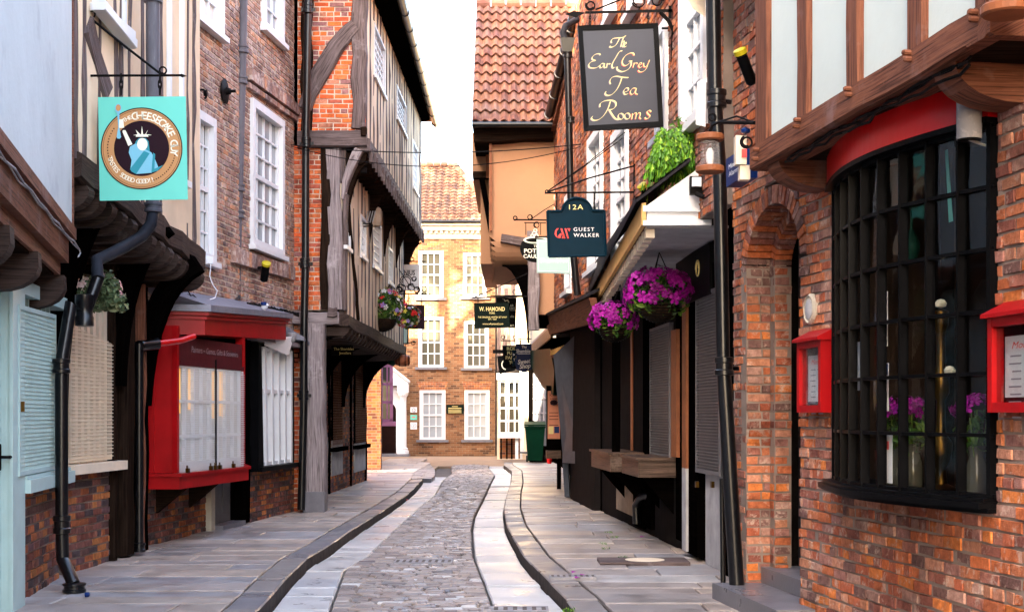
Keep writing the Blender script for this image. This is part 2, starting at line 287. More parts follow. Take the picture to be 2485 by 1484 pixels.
# window: frame/bars mesh with a pane and a sill child
def window(par,pl,u0,u1,z0,z1,cols=3,rows=4,n=0,fw=.09,bw=.022,mats=('white_paint','glass_dark'),meet=True,sill=True,name='window',proud=.03,gdepth=.06,curt=None):
    m=MB(); d=.07
    m.box(pl,u0,u0+fw,n-d,n+proud,z0,z1); m.box(pl,u1-fw,u1,n-d,n+proud,z0,z1); m.box(pl,u0+fw,u1-fw,n-d,n+proud-.002,z1-fw,z1); m.box(pl,u0+fw,u1-fw,n-d,n+proud-.002,z0,z0+fw*.8)
    a,b,c,e=u0+fw,u1-fw,z0+fw*.8,z1-fw; s=.035
    zm=(c+e)/2
    m.box(pl,a,a+s,n-d,n-.015,c,e); m.box(pl,b-s,b,n-d,n-.015,c,e)
    if meet: m.box(pl,a+s,b-s,n-d,n-.012,zm-.03,zm+.03)
    for i in range(1,cols): x=a+(b-a)*i/cols; m.box(pl,x-bw/2,x+bw/2,n-d,n-.03,c,e)
    for i in range(1,rows):
        z=c+(e-c)*i/rows
        if meet and abs(z-zm)<.05: continue
        m.box(pl,a+s,b-s,n-d,n-.028,z-bw/2,z+bw/2)
    w=m.build(name,mats[0],par)
    g=MB().box(pl,a,b,n-d-.01,n-gdepth,c,e).build('pane',mats[1],w)
    if curt: pass
    if sill: MB().box(pl,u0-.05,u1+.05,n-.02,n+.10,z0-.07,z0-.003).build('sill',mats[0],w)
    return w
# ---------- text
_tc={}
def strmesh(s,bold=0.0,shear=0.0,sp=1.0):
    k=(s,bold,shear,sp)
    if k in _tc: return _tc[k]
    cu=bpy.data.curves.new('t','FONT'); cu.body=s; cu.size=1; cu.offset=bold; cu.shear=shear; cu.space_character=sp; cu.resolution_u=3
    o=bpy.data.objects.new('t',cu); C.objects.link(o); me=bpy.data.meshes.new_from_object(o)
    vs=[tuple(v.co) for v in me.vertices]; fs=[tuple(p.vertices) for p in me.polygons]
    bpy.data.objects.remove(o); bpy.data.meshes.remove(me); bpy.data.curves.remove(cu); _tc[k]=(vs,fs); return _tc[k]
def text(mb,pl,s,uc,zc,h,n,width=None,bold=.01,shear=0,m=0,sp=1.0,flipu=1,rot=0,asc=False):
    vs,fs=strmesh(s,bold,shear,sp)
    if not vs: return
    x0=min(v[0] for v in vs);x1=max(v[0] for v in vs); y0=min(v[1] for v in vs); y1=max(v[1] for v in vs)
    sy=h/.72; sx=(width/(x1-x0)) if width else sy
    cr,sr=math.cos(rot),math.sin(rot); out=[]
    for v in vs:
        a=(v[0]-(x0+x1)/2)*sx; b=(v[1]-.36)*sy
        a,b=a*cr-b*sr,a*sr+b*cr
        out.append(pl.P(uc+a*flipu,n,zc+b))
    mb.add(out,fs,None,m)
# ================= camera, light
sc=bpy.context.scene
cam=bpy.data.cameras.new('camera'); co=bpy.data.objects.new('camera',cam); C.objects.link(co); sc.camera=co
co.location=(0,0,H); co.rotation_euler=(PI/2,0,0); cam.sensor_width=36; cam.lens=36*F/2485; cam.shift_y=(HY-742)/2485; cam.clip_end=2000
SE,SA=math.radians(27),math.radians(216)  # elevation; azimuth (compass: 0=+Y, clockwise)
sd=V((math.sin(SA)*math.cos(SE),math.cos(SA)*math.cos(SE),math.sin(SE)))
w=bpy.data.worlds.new('World'); sc.world=w; w.use_nodes=True; nt=w.node_tree; bg=nt.nodes['Background']
sk=nt.nodes.new('ShaderNodeTexSky'); sk.sky_type='NISHITA'; sk.sun_disc=False; sk.sun_elevation=SE; sk.sun_rotation=SA; sk.dust_density=4; sk.air_density=1.0; sk.ozone_density=.6
nt.links.new(mix(nt,1.0,sk.outputs[0],(1.0,.935,.875),'MULTIPLY'),bg.inputs[0]); bg.inputs[1].default_value=.15
l=bpy.data.lights.new('sun','SUN'); l.energy=5.0; l.angle=math.radians(.5); l.color=(1,.83,.56); lo=bpy.data.objects.new('sun',l); C.objects.link(lo); lo.rotation_euler=sd.to_track_quat('Z','Y').to_euler()
sc.view_settings.view_transform='Standard'; sc.view_settings.look='None'; sc.view_settings.exposure=4.05; sc.view_settings.gamma=1
sc.cycles.max_bounces=8; sc.cycles.diffuse_bounces=5; sc.cycles.transparent_max_bounces=12
# ================= ground
def curve(pts,z=0): 
    q=sorted([G(x,y,z) for x,y in pts],key=lambda p:p.y)
    def f(Y):
        if Y<=q[0].y:
            t=(q[1].x-q[0].x)/(q[1].y-q[0].y); return q[0].x+t*(Y-q[0].y)*.6
        for a,b in zip(q,q[1:]):
            if Y<=b.y: return a.x+(b.x-a.x)*(Y-a.y)/(b.y-a.y)
        return q[-1].x
    return f
LK=curve([(652,1484),(693,1431),(746,1376),(797,1345),(860,1298),(918,1260),(961,1231),(1001,1200),(1025,1172),(1028,1160)])
LS=curve([(797,1484),(836,1380),(891,1349),(973,1270),(1017,1231),(1056,1200),(1075,1164),(1095,1149),(1093,1133)])
RS=curve([(1197,1470),(1173,1407),(1150,1349),(1146,1286),(1152,1251),(1173,1211),(1189,1176),(1201,1153),(1185,1133)])
RK=curve([(1377,1484),(1338,1443),(1295,1396),(1267,1364),(1244,1321),(1228,1290),(1222,1247),(1230,1207),(1240,1180),(1242,1149),(1222,1134)])
MB().quad((-60,-20,-.09),(60,-20,-.09),(60,140,-.09),(-60,140,-.09)).build('ground','road_dirt').update_tag(); bpy.data.objects['ground']['kind']='structure'
def road():
    m=MB(); Y=8.0
    while Y<44:
        d=.088*(1+R(-.12,.12)); a=LS(Y)+.01; b=RS(Y)-.01; x=a-R(0,.1)*0; ph=R(-.02,.02)
        while x<b-.03:
            wd=min(R(.13,.26),b-x); 
            if b-x-wd<.08: wd=b-x
            g=.008; zz=R(-.007,.007); t=R(-.004,.004); cb=.03*(1-((x+wd/2-(a+b)/2)/((b-a)/2))**2); q=R(0,.012)
            lo_=[(x+g,Y+g,-.08),(x+wd-g,Y+g,-.08),(x+wd-g,Y+d-g,-.08),(x+g,Y+d-g,-.08)]
            z=zz+cb
            md=[(p[0],p[1],z-.012) for p in lo_]; e=.012
            tp=[(x+g+e,Y+g+e,z+t),(x+wd-g-e,Y+g+e+q,z-t),(x+wd-g-e,Y+d-g-e,z+t),(x+g+e,Y+d-g-e-q,z-t)]
            m.add(lo_+md+tp,[(0,1,5,4),(1,2,6,5),(2,3,7,6),(3,0,4,7),(4,5,9,8),(5,6,10,9),(6,7,11,10),(7,4,8,11),(8,9,10,11)])
            x+=wd
        Y+=d
    return m.build('road',['sett'])
tag(road(),kind='structure')
def strip(name,fa,fb,y0,y1,dl,z,mt,gap=.008,dz=.006,zb=-.08,sk_=0):
    m=MB(); Y=y0
    while Y<y1:
        d=R(*dl); Y2=min(Y+d,y1); zz=z+R(-dz,dz); g=gap; k=R(-1,1)*sk_
        a0,a1,b0,b1=fa(Y),fa(Y2),fb(Y),fb(Y2); e=.012
        q=[(a0+g,Y+g,0),(b0-g,Y+g+k,0),(b1-g,Y2-g+k,0),(a1+g,Y2-g,0)]
        lo_=[(p[0],p[1],zb) for p in q]; md=[(p[0],p[1],zz-e) for p in q]
        tp=[(q[0][0]+e,q[0][1]+e,zz),(q[1][0]-e,q[1][1]+e,zz+R(-dz,dz)*.5),(q[2][0]-e,q[2][1]-e,zz),(q[3][0]+e,q[3][1]-e,zz+R(-dz,dz)*.5)]
        m.add(lo_+md,[(0,1,5,4),(1,2,6,5),(2,3,7,6),(3,0,4,7)],None,1 if isinstance(mt,list) else 0); m.add(md+tp,[(0,1,5,4),(1,2,6,5),(2,3,7,6),(3,0,4,7),(4,5,6,7)])
        Y=Y2
    return tag(m.build(name,mt),kind='structure')
strip('gutter_left',LK,LS,7,36,(.5,1.1),-.012,'gutter_slab',.011); strip('gutter_right',RS,RK,7,44,(.45,1.2),-.012,'gutter_slab',.012,.009)
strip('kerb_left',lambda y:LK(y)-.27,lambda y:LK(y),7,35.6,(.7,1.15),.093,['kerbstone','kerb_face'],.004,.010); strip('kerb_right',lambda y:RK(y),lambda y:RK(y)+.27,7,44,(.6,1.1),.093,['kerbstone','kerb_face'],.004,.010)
def flags(name,fa,fb,y0,y1,slope,wl=(.6,1.5),dl=(.38,.62)):
    m=MB(); Y=y0
    while Y<y1:
        d=R(*dl); Y2=min(Y+d,y1); a,b=fa(Y),fb(Y); x=a-(R(0,.5) if 'left' in name else -.004); xl=x; xr_=fa(Y2)-a+x
        while x<b-.02:
            wd=R(*wl); x2=x+wd
            if b-x2<.3: x2=b
            g=.007; zz=.10+R(-.005,.005); e=.007
            def sl(xx,yy): return yy+slope*(b-xx)
            la=lambda yy,xx,o: xx if xx<b else fb(yy)
            q=[(x+g,sl(x,Y)+g),(la(Y,x2,0)-g,sl(x2,Y)+g),(la(Y2,x2,0)-g,sl(x2,Y2)-g),((xr_ if x==xl and 'right' in name else x)+g,sl(x,Y2)-g)]
            lo_=[(p[0],p[1],.02) for p in q]; md=[(p[0],p[1],zz-e) for p in q]; c=[(sum(p[0] for p in q)/4),(sum(p[1] for p in q)/4)]
            tp=[(p[0]+e*(1 if p[0]<c[0] else -1),p[1]+e*(1 if p[1]<c[1] else -1),zz+R(-.003,.003)) for p in q]
            m.add(lo_+md+tp,[(0,1,5,4),(1,2,6,5),(2,3,7,6),(3,0,4,7),(4,5,9,8),(5,6,10,9),(6,7,11,10),(7,4,8,11),(8,9,10,11)])
            x=x2
        Y=Y2
    m.quad((-9,y0,.055),(fb(y0) if fb(y0)<0 else 9,y0,.055),(fb(y1) if fb(y1)<0 else 9,y1,.055),(-9,y1,.055)) if 0 else None
    return tag(m.build(name,'flag'),kind='structure')
flags('pavement_left',lambda y:-4.6,lambda y:LK(y)-.272,6.5,35.6,-.03)
flags('pavement_right',lambda y:RK(y)+.272,lambda y:2.9-.05*y+.6,6.5,44,.0)
# beds under the paving
def bed(name,pts,z,mt,zb=-.085):
    m=MB().prism([(x,y,zb) for x,y in pts],(0,0,z-zb)); return tag(m.build(name,mt),kind='structure')
ys=[6.5,9,11,13,15,18,21,24,27,30,33,35.5]
bed('pavement_bed_left',[(-4.7,6.5)]+[(LK(y)-.28,y) for y in ys]+[(-4.7,35.5)],.07,'mortar_dark')
ys2=[6.5,9,11,13,15,18,21,24,27,30,33,36,40,43.9]
bed('pavement_bed_right',[(3.2,6.5)]+[(3.2,6.5)]+[(1.9,43.9)]+[(RK(y)+.28,y) for y in reversed(ys2)],.07,'mortar_dark')
# far corner pavement past the side lane
def cornerpts(z): return [G(880,1152,z),G(1046,1157,z),G(1055,1150,z),G(1056,1137,z),G(1044,1123,z),G(926,1117,z)]
p=cornerpts(.12); pp=[(-4.3,p[0].y)]+[(q.x,q.y) for q in p[1:]]+[(-4.3,p[-1].y)]
m=MB().prism([(x,y,-.085) for x,y in pp],(0,0,.172)); tag(m.build('pavement_corner','kerbstone'),kind='structure')
flags('pavement_corner_flags',lambda y:-4.2,lambda y:-2.55 if y<44 else -2.9,36.2,48,.0,(.6,1.6),(.6,1.0))
m=MB().prism([(-14,43.6,-.08),(12,43.6,-.08),(12,60,-.08),(-14,60,-.08)],(0,0,.072)); m.prism([(-14,35.7,-.082),(LK(35.6),35.7,-.082),(-2.3,43.7,-.082),(-14,43.7,-.082)],(0,0,.07)); tag(m.build('square_paving','square_paving'),kind='structure')
tag(MB().box(PL(0,0,0,1),49.4,49.9,.3,3.6,-.08,.1).build('pavement_far','kerbstone'),kind='structure') if 0 else None
# ================= generic pieces
def pipe(par,path,r,collars=(),mt='pipe_black',name='pipe'):
    o=MB().tube(path,r,14).build(name,mt,par,smooth=True)
    for c,h in collars: MB().lathe(V(c)-V((0,0,h/2)),[(r*1.02,0),(r*1.35,.01),(r*1.35,h*.3),(r*1.2,h*.35),(r*1.2,h*.65),(r*1.35,h*.7),(r*1.35,h-.01),(r*1.02,h)],14).build('collar',mt,par,smooth=True)
    return o
def brackets_joists(): pass
def scroll(mb,c,ax,up,r0,turns,r,start=0,sgn=1,grow=.28):
    pts=[]; n=int(turns*14)
    for i in range(n+1):
        t=i/14*2*PI; rr=r0*(1-grow*i/14/1.0*.9) if r0*(1-grow*i/14*.9)>0.004 else .004
        pts.append(V(c)+V(ax)*rr*math.cos(start+sgn*t)+V(up)*rr*math.sin(start+sgn*t))
    mb.tube(pts,r,6)
def facebox(px0,px1,yt,yb,Y,d): # plane facing camera
    return PL(-10,Y,10,Y)
def cp(Y): return PL(0,Y,1,Y)   # camera-facing plane; u = X
def X(px,Y): return (px-CX)*Y/F
def Z(py,Y): return H+(HY-py)*Y/F
# ================= LEFT 1: plaster house, jettied
B1=thing('plaster_house','white plastered house with brown jetty beam at the left edge of the photo','house',(-3.9,9,0))
b1g=PL(-2.47-.13*2,2,-4.17,13.1)
# upper plaster wall: jetty plane
b1u=PL(-1.62,2.0,-3.70,11.8)   # through (-3.70,11.8)
L=b1u.L
def fan(pl,u0,u1,n0,n1,z0,z1,m): 
    return MB().box(pl,u0,u1,n0,n1,z0,z1).build(m[0],m[1],m[2])
zj=3.12
m=MB().box(b1u,0,L-.07,-.3,0,zj+.04,9.3); m.build('plaster_wall','plaster_grey',B1)
m=MB().box(b1u,L-.07,L,-1.2,.012,zj-.02,9.3); m.build('corner_post','timber_brown',B1)
m=MB(); m.box(b1u,0,L+.01,-.5,.03,zj-.05,zj+.04); m.box(b1u,0,L-.02,-.5,-.03,zj-.25,zj-.052); m.box(b1u,0,L-.09,-.5,-.09,zj-.36,zj-.252); m.build('jetty_beam','timber_brown',B1)
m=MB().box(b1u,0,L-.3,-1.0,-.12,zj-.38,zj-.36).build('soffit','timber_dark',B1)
for px in (150,88,20,-80):   # rounded joist ends
    u=b1u.u(px,-.1); m=MB(); prof=[(-.9,0),(.0-.06,0),(-.055,-.13)]+[(-.06-.30*(1-math.cos(t*PI/10)),-.13-.20*math.sin(t*PI/10)) for t in range(1,6)]+[(-.9,-.33)]
    m.prism([b1u.P(u-.24,n,zj-.36+z*.85) for n,z in prof],b1u.D*.2); m.build('bracket','timber_jetty',B1)
m=MB(); pts=[b1u.P(u,.05,zj-.12+R(-.02,.02)) for u in [i*L/26 for i in range(27)]]; m.tube(pts,.008,6); pts=[b1u.P(u,.045,zj-.14+R(-.02,.02)) for u in [i*L/22 for i in range(23)]]; m.tube(pts,.006,6); m.tube([b1u.P(L,.05,zj-.12),b1u.P(L+.02,.06,zj-.16),b1u.P(L-.06,.05,zj-.2)],.006,6); tag(m.build('cable','plastic_grey',B1))
# ground floor
g=b1g; w0=g.u(37); wz=g.z(37,1195)
m=MB(); bricks(m,g,w0,g.L-.22,0.08,wz,n=-.02); m.build('wall',['brick_sooty','mortar'],B1)
MB().box(g,0,g.u(-8),-.3,0,0,9.0).build('wall','plaster_grey',B1)
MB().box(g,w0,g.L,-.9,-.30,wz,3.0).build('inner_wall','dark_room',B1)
m=MB(); u0=g.u(8); m.box(g,u0,w0,-.12,.05,.1,3.0); m.box(g,u0-.02,w0+.0,.05,.075,.1,2.72); fr=m.build('door_frame','aqua_paint',B1)
d=MB().box(g,g.u(-60),u0-.005,-.1,-.02,.12,2.6).build('door','aqua_paint',B1)
m=MB(); hp=g.P(g.u(3),0,1.28); m.tube([hp+g.N*0.0,hp+g.N*.07],.012); m.tube([hp+g.N*.06-g.D*.02,hp+g.N*.06+g.D*.11],.010); m.lathe(hp-V((0,0,.1))-g.N*.02,[(.02,0),(.022,.02),(.022,.18),(.02,.2)],8); m.build('handle','iron',d)
MB().box(g,u0-.3,g.L,-.10,.06,2.55,2.66).build('lintel','aqua_paint',B1)
m=MB(); m.box(g,w0,g.u(150),-.05,.12,wz-.005,wz+.10); m.box(g,w0+.01,g.u(148),-.05,.09,wz+.102,wz+.13); m.build('sill','aqua_paint',B1)
# window with upright bars and mesh guard
u1=g.u(132); m=MB()
for i in range(9): uu=w0+(u1-w0)*(i+.3)/9; m.box(g,uu,uu+.035,-.06,-.02,wz+.13,2.55)
for z in (wz+.13,1.55,2.15): m.box(g,w0,u1,-.065,-.025,z,z+.05)
m.build('window','aqua_paint',B1); MB().box(g,w0,u1,-.1,-.07,wz+.1,2.56).build('pane','glass_mid',B1)
def meshguard(par,pl,u0,u1,z0,z1,z1b=None,n=.05,mt='white_paint',fr=.035,step=.03,vs=.022,th=.0022,frame=True,hth=None):
    z1b=z1 if z1b is None else z1b; m=MB(); hth=hth or th*1.3
    if frame:
        m.hexa([pl.P(u0,n,z0),pl.P(u0+fr,n,z0),pl.P(u0+fr,n+.02,z0),pl.P(u0,n+.02,z0),pl.P(u0,n,z1),pl.P(u0+fr,n,z1),pl.P(u0+fr,n+.02,z1),pl.P(u0,n+.02,z1)])
        m.box(pl,u1-fr*.7,u1,n,n+.02,z0,z1b); m.box(pl,u0+fr,u1-fr*.7,n,n+.018,z0,z0+fr)
        m.hexa([pl.P(u0+fr,n,z1-fr),pl.P(u1-fr*.7,n,z1b-fr),pl.P(u1-fr*.7,n+.018,z1b-fr),pl.P(u0+fr,n+.018,z1-fr),pl.P(u0+fr,n,z1),pl.P(u1-fr*.7,n,z1b),pl.P(u1-fr*.7,n+.018,z1b),pl.P(u0+fr,n+.018,z1)])
    z=z0+fr
    while z<z1-.02:
        ue=u1 if z<z1b else u0+(u1-u0)*max(0,(z1-z)/(z1-z1b))
        w_=R(-.003,.003); m.box(pl,u0,ue,n+.006,n+.006+hth*2,z+w_-hth,z+w_+hth); z+=step
    u=u0+vs
    while u<u1-.01:
        t=(u-u0)/(u1-u0); m.box(pl,u-th,u+th,n+.003,n+.006,z0,z1+(z1b-z1)*t); u+=vs
    return m.build('mesh_guard',mt,par)
sg=meshguard(B1,g,g.u(42,.07),g.u(131,.07),wz+.14,g.z(42,738,.07),g.z(42,738,.07)+.02,n=.07,mt='aqua_paint',vs=.016,th=.0018,step=.033)
MB().box(g,g.u(43,.07)+.012,g.u(43,.07)+.035,.085,.115,1.62,1.70).build('padlock','brass',sg)
MB().box(g,g.L-.22,g.L-.1,-.2,.0,.25,3.0).build('post','timber_dark',B1)
# ================= main downpipe with swan neck
P1=thing('downpipe','long downpipe bending down under the jetty to a black foot on the left pavement','drainpipe',G(170,1415,.12))
a=G(160,1408,.12); base=V((a.x,a.y-.1,.12)); bx0=base.x
Yp=12.0
path=[V((X(183,Yp-.1),Yp-.15,.17)),V((X(172,Yp-.1),Yp-.13,.24)),V((X(152,Yp),Yp,.36)),V((X(150,Yp),Yp,.6)),V((X(149,Yp),Yp,1.9)),V((X(150,Yp),Yp+.02,2.1)),V((X(163,Yp),Yp+.1,2.55)),V((X(188,Yp),Yp+.2,Z(760,Yp))),V((X(212,Yp),Yp+.3,Z(668,Yp))),V((X(235,12.4),12.4,Z(632,12.4))),V((X(300,12.7),12.7,Z(600,12.7)))]
path+=[V((X(345,13.1),13.1,Z(573,13.1))),V((X(366,13.2),13.2,Z(545,13.2))),V((X(372,13.3),13.3,Z(515,13.3)))]
m=MB(); m.tube(path[:9],.055,14); m.build('pipe','pipe_black',P1,smooth=True)
m=MB(); m.tube(path[8:],.056,14); m.build('swan_neck','pipe_blue',P1,smooth=True)
m=MB(); m.tube([V((X(371,13.3),13.3,Z(514,13.3))),V((X(371,13.3),13.3,8.2))],.066,14); m.build('pipe','pipe_grey',P1,smooth=True)
def collar(par,c,r,h=.1,mt='pipe_black',ax=None): return MB().lathe(V(c),[(r*.99,0),(r*1.3,.006),(r*1.3,h*.28),(r*1.15,h*.34),(r*1.15,h*.66),(r*1.3,h*.72),(r*1.3,h-.006),(r*.99,h)],14,0,ax).build('collar',mt,par,smooth=True)
collar(P1,V((X(149,Yp),Yp,Z(892,Yp)-.05)),.058,.13); collar(P1,V((X(150,Yp),Yp,.58)),.058,.16); collar(P1,V((X(372,13.3),13.3,Z(516,13.3))),.066,.1,'pipe_grey'); collar(P1,V((X(371,13.3),13.3,Z(8,13.3))),.07,.12,'pipe_grey'); collar(P1,path[7]-V((0,0,.1)),.062,.28)
collar(P1,V((X(185,Yp-.1),Yp-.15,.10)),.075,.08)
# ================= LEFT 2: timber-framed house with big jetty
B2=thing('timber_house','dark timber-framed house with jettied upper floor above the cream mesh window','house',(-4.1,14,0))
g=PL(-4.2,13.1,-4.06,15.3)
U=PL(-3.70,12.0,-3.53,15.9)
zb0,zb1=3.72,Z(638,15.9)    # beam underside near / far
def zb(u): return zb0+(zb1-zb0)*u/U.L
m=MB(); n_=-.012
for i in range(1): m.hexa([U.P(0,-.3,zb(0)),U.P(U.L,-.3,zb(U.L)),U.P(U.L,n_,zb(U.L)),U.P(0,n_,zb(0)),U.P(0,-.3,9.3),U.P(U.L,-.3,9.3),U.P(U.L,n_,9.3),U.P(0,n_,9.3)])
m.build('wall','plaster_cream',B2)
def stud(par,pl,px,yt,yb,w,n=0,mt='timber_grey',d=.1,px2=None):
    px2=px if px2 is None else px2
    a=pl.P(pl.u(px,n),n,pl.z(px,yt,n)); b=pl.P(pl.u(px2,n),n,pl.z(px2,yb,n)); return MB().beam(b,a,w,d,pl.N,wob=.014).build('stud',mt,par)
for px,w_,ex in ((186,.16,0),(207,.14,0),(245,.08,3),(281,.11,-4),(298,.12,6),(318,.10,4),(348,.14,0),(394,.09,0),(458,.10,0),(472,.14,0)):
    stud(B2,U,px,-120,380+(px-180)*.92,w_*.72,px2=px-ex)
# braces behind the sign bracket
MB().beam(U.P(U.u(214),0.02,U.z(214,60)),U.P(U.u(262),.02,U.z(262,228)),.24,.12,U.N,wob=.02).build('brace','timber_grey',B2)
# casement with white slanted head at the top
u0,u1=U.u(222),U.u(272); z0=U.z(272,100)
w_=window(B2,U,U.u(226),U.u(300),U.z(226,10),U.z(226,10)+1.7,4,4,n=0,fw=.06,mats=('white_paint','glass_mid'),sill=True)
m=MB(); m.beam(U.P(U.u(218),.14,U.z(218,12)),U.P(U.u(298),.14,U.z(298,108)),.09,.12,U.N,wob=.003); m.build('sill','white_paint',B2)
w_=window(B2,U,U.u(407),U.u(441),U.z(407,420),U.z(407,-200),3,10,n=0,fw=.06,mats=('white_paint','glass_pale'),meet=False)
# jetty beam + joists
m=MB(); 
for i in range(12):
    a=U.L*i/12; b=U.L*(i+1)/12
m.beam(U.P(-.1,.05,zb(0)+.0),U.P(U.L+.02,.05,zb(U.L)+.03),.24,.2,U.N,wob=.02,seg=12); m.build('jetty_beam','timber_jetty',B2)
for i in range(13):
    u=.15+i*(U.L-.25)/12; z=zb(u)-.12; prof=[(-1.2,0),(.02,0),(.05,-.05)]+[(.05-.22*(1-math.cos(t*PI/10)),-.05-.17*math.sin(t*PI/10)) for t in range(1,6)]+[(-1.2,-.24)]
    MB().prism([U.P(u-.065,n,z+zz) for n,zz in prof],U.D*.15).build('joist','timber_jetty',B2)
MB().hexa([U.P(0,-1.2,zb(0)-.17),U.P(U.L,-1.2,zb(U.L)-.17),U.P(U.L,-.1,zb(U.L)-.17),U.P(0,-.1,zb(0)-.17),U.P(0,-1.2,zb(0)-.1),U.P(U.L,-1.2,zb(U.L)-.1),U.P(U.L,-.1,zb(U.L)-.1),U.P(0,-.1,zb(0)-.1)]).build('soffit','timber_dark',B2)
# far end wall of the overhang + ground floor structure
MB().hexa([U.P(U.L-.05,-1.2,3),U.P(U.L,-1.2,3),U.P(U.L,-.9,3),U.P(U.L-.05,-.9,3),U.P(U.L-.05,-1.2,9.3),U.P(U.L,-1.2,9.3),U.P(U.L,0,9.3),U.P(U.L-.05,0,9.3)]).build('end_wall','timber_dark',B2)
gz=g.z(165,1150)
m=MB(); bricks(m,g,.0,g.u(267),.08,gz,n=0); m.build('wall',['brick_sooty','mortar'],B2)
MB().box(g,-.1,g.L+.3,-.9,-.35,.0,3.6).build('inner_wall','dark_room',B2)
MB().box(g,-.05,g.u(280),-.05,.13,gz,gz+.09).build('sill','cream_paint',B2)
u0,u1=0.0,g.u(268); m=MB()
for i in range(8): uu=u0+(u1-u0)*(i+.25)/8; m.box(g,uu,uu+.075,-.08,-.02,gz+.09,2.95)
for z in (gz+.09,2.0): m.box(g,u0,u1,-.085,-.03,z,z+.06)
m.build('shutter','cream_paint',B2); MB().box(g,u0,u1,-.12,-.09,gz,3.0).build('pane','glass_mid',B2)
meshguard(B2,g,0.02,g.u(272,.05),gz+.11,g.z(165,785,.05),g.z(165,785,.05)-.13,n=.05,mt='cream_paint',step=.036,vs=.02,th=.0018,frame=False,hth=.004)
MB().box(g,0.02,g.u(272,.05),.045,.05,gz+.11,gz+.16).build('padlock_bar','cream_paint',B2)
# posts and curved braces
pu=g.u(300)
MB().beam(g.P(pu,.08,.12),g.P(pu,.08,3.3),.26,.3,g.N,wob=.012).build('post','timber_dark',B2)
MB().beam(g.P(g.u(269),.05,.1),g.P(g.u(269),.05,3.2),.09,.12,g.N).build('post','timber_dark',B2)
MB().beam(g.P(g.u(326),.12,.12),g.P(g.u(326),.12,3.0),.05,.1,g.N).build('post','timber_brown',B2)
def curved(par,pl,u,n0,z0,n1,z1,w,d,mt='timber_dark',name='brace',bul=.5,k=8,ws=None):
    # curved brace in the vertical plane through u, from wall (n0,z0) up and out to (n1,z1)
    pts=[]
    for i in range(k+1):
        t=i/k; a=(1-t)**2; b=2*t*(1-t); c=t*t; cn,cz=n0+(n1-n0)*.12,z0+(z1-z0)*.88
        if bul>0: cn,cz=n0+(n1-n0)*(1-bul)*.3,z0+(z1-z0)*(.6+.3*bul)
        pts.append(pl.P(u,a*n0+b*cn+c*n1,a*z0+b*cz+c*z1))
    return MB().beam(None or pts[0],pts[-1],d,w,pl.D,path=pts,wob=.006,ws=ws).build(name,mt,par)
curved(B2,g,g.u(352),-.02,1.7,.62,3.25,.2,.22,'timber_black',bul=.7); curved(B2,g,g.u(285),.0,1.9,.55,3.55,.2,.22,'timber_black',bul=.7); curved(B2,g,-.05,-.02,1.7,.5,3.6,.2,.2,'timber_black',bul=.7)
MB().box(g,g.u(345),g.L+.35,-.3,-.05,0.1,3.2).build('door','timber_black',B2)
MB().beam(g.P(g.L+.18,.0,.1),g.P(g.L+.18,.0,3.3),.2,.25,g.N).build('post','timber_black',B2)
P2=thing('downpipe','thin black drainpipe beside the dark timber post left of the red bay','drainpipe',g.P(g.u(340),.12,.12))
MB().tube([g.P(g.u(338,.12),.12,.18),g.P(g.u(338,.12),.12,2.35)],.045,12).build('pipe','pipe_black',P2,smooth=True); collar(P2,g.P(g.u(338,.12),.12,.14),.05,.1); 
a=g.P(g.u(338,.12),.12,2.33); e1=V((X(385,15.1),15.1,Z(833,15.1))); e2=V((X(470,15.8),15.8,Z(822,15.8)))
MB().tube([a,V((X(350,15),15,Z(838,15))),e1],.06,12).build('elbow','pipe_black',P2,smooth=True)
MB().tube([e1,e1.lerp(e2,.6)-V((0,0,.0)),e2+V((0,0,.03))],.035,12).build('branch','red_gloss',P2,smooth=True)
# dark fillers so no sky shows behind
for nm,pts,z1 in (('inner_wall',[(-9,2),(-4.4,2),(-5.1,12.9),(-9,12.9)],9.2),):
    MB().prism([(x,y,0) for x,y in pts],(0,0,z1)).build(nm,'dark_room',B1)
MB().prism([(-9,13,0),(-5.0,13,0),(-5.0,15.6,0),(-9,15.6,0)],(0,0,9.2)).build('inner_wall','dark_room',B2)
def roof2(par,pl,u0,u1,zE,over,depth,rise,mt='pantile_dark',n=0):
    m=MB(); th=.12
    a=pl.P(u0,n+over,zE);b=pl.P(u1,n+over,zE);c=pl.P(u1,n-depth,zE+rise);d=pl.P(u0,n-depth,zE+rise); e=pl.P(u1,n-2*depth-over,zE);f=pl.P(u0,n-2*depth-over,zE)
    m.prism([a,d,f],pl.D*(u1-u0)); return m.build('roof',mt,par)
roof2(B1,b1u,-6,b1u.L,9.3,.2,3.2,5.2); roof2(B2,U,0,U.L,9.3,.2,3.2,5.2)  # ridges out of view, raised to shade the right-hand houses
BX=thing('hidden_blocker_house','unseen tall brick house added behind the camera to block the sun','house',(-4,-4,0)); MB().prism([(-3.2,1.9,0),(-4.2,-16,0),(-12,-16,0),(-12,1.9,0)],(0,0,11)).build('wall','brick_dim',BX); MB().prism([(-3.0,1.9,11),(-12,1.9,11),(-7.5,1.9,15)],(-.8,-18,0)).build('roof','pantile_dark',BX)  # unseen house added to keep sun off the near street
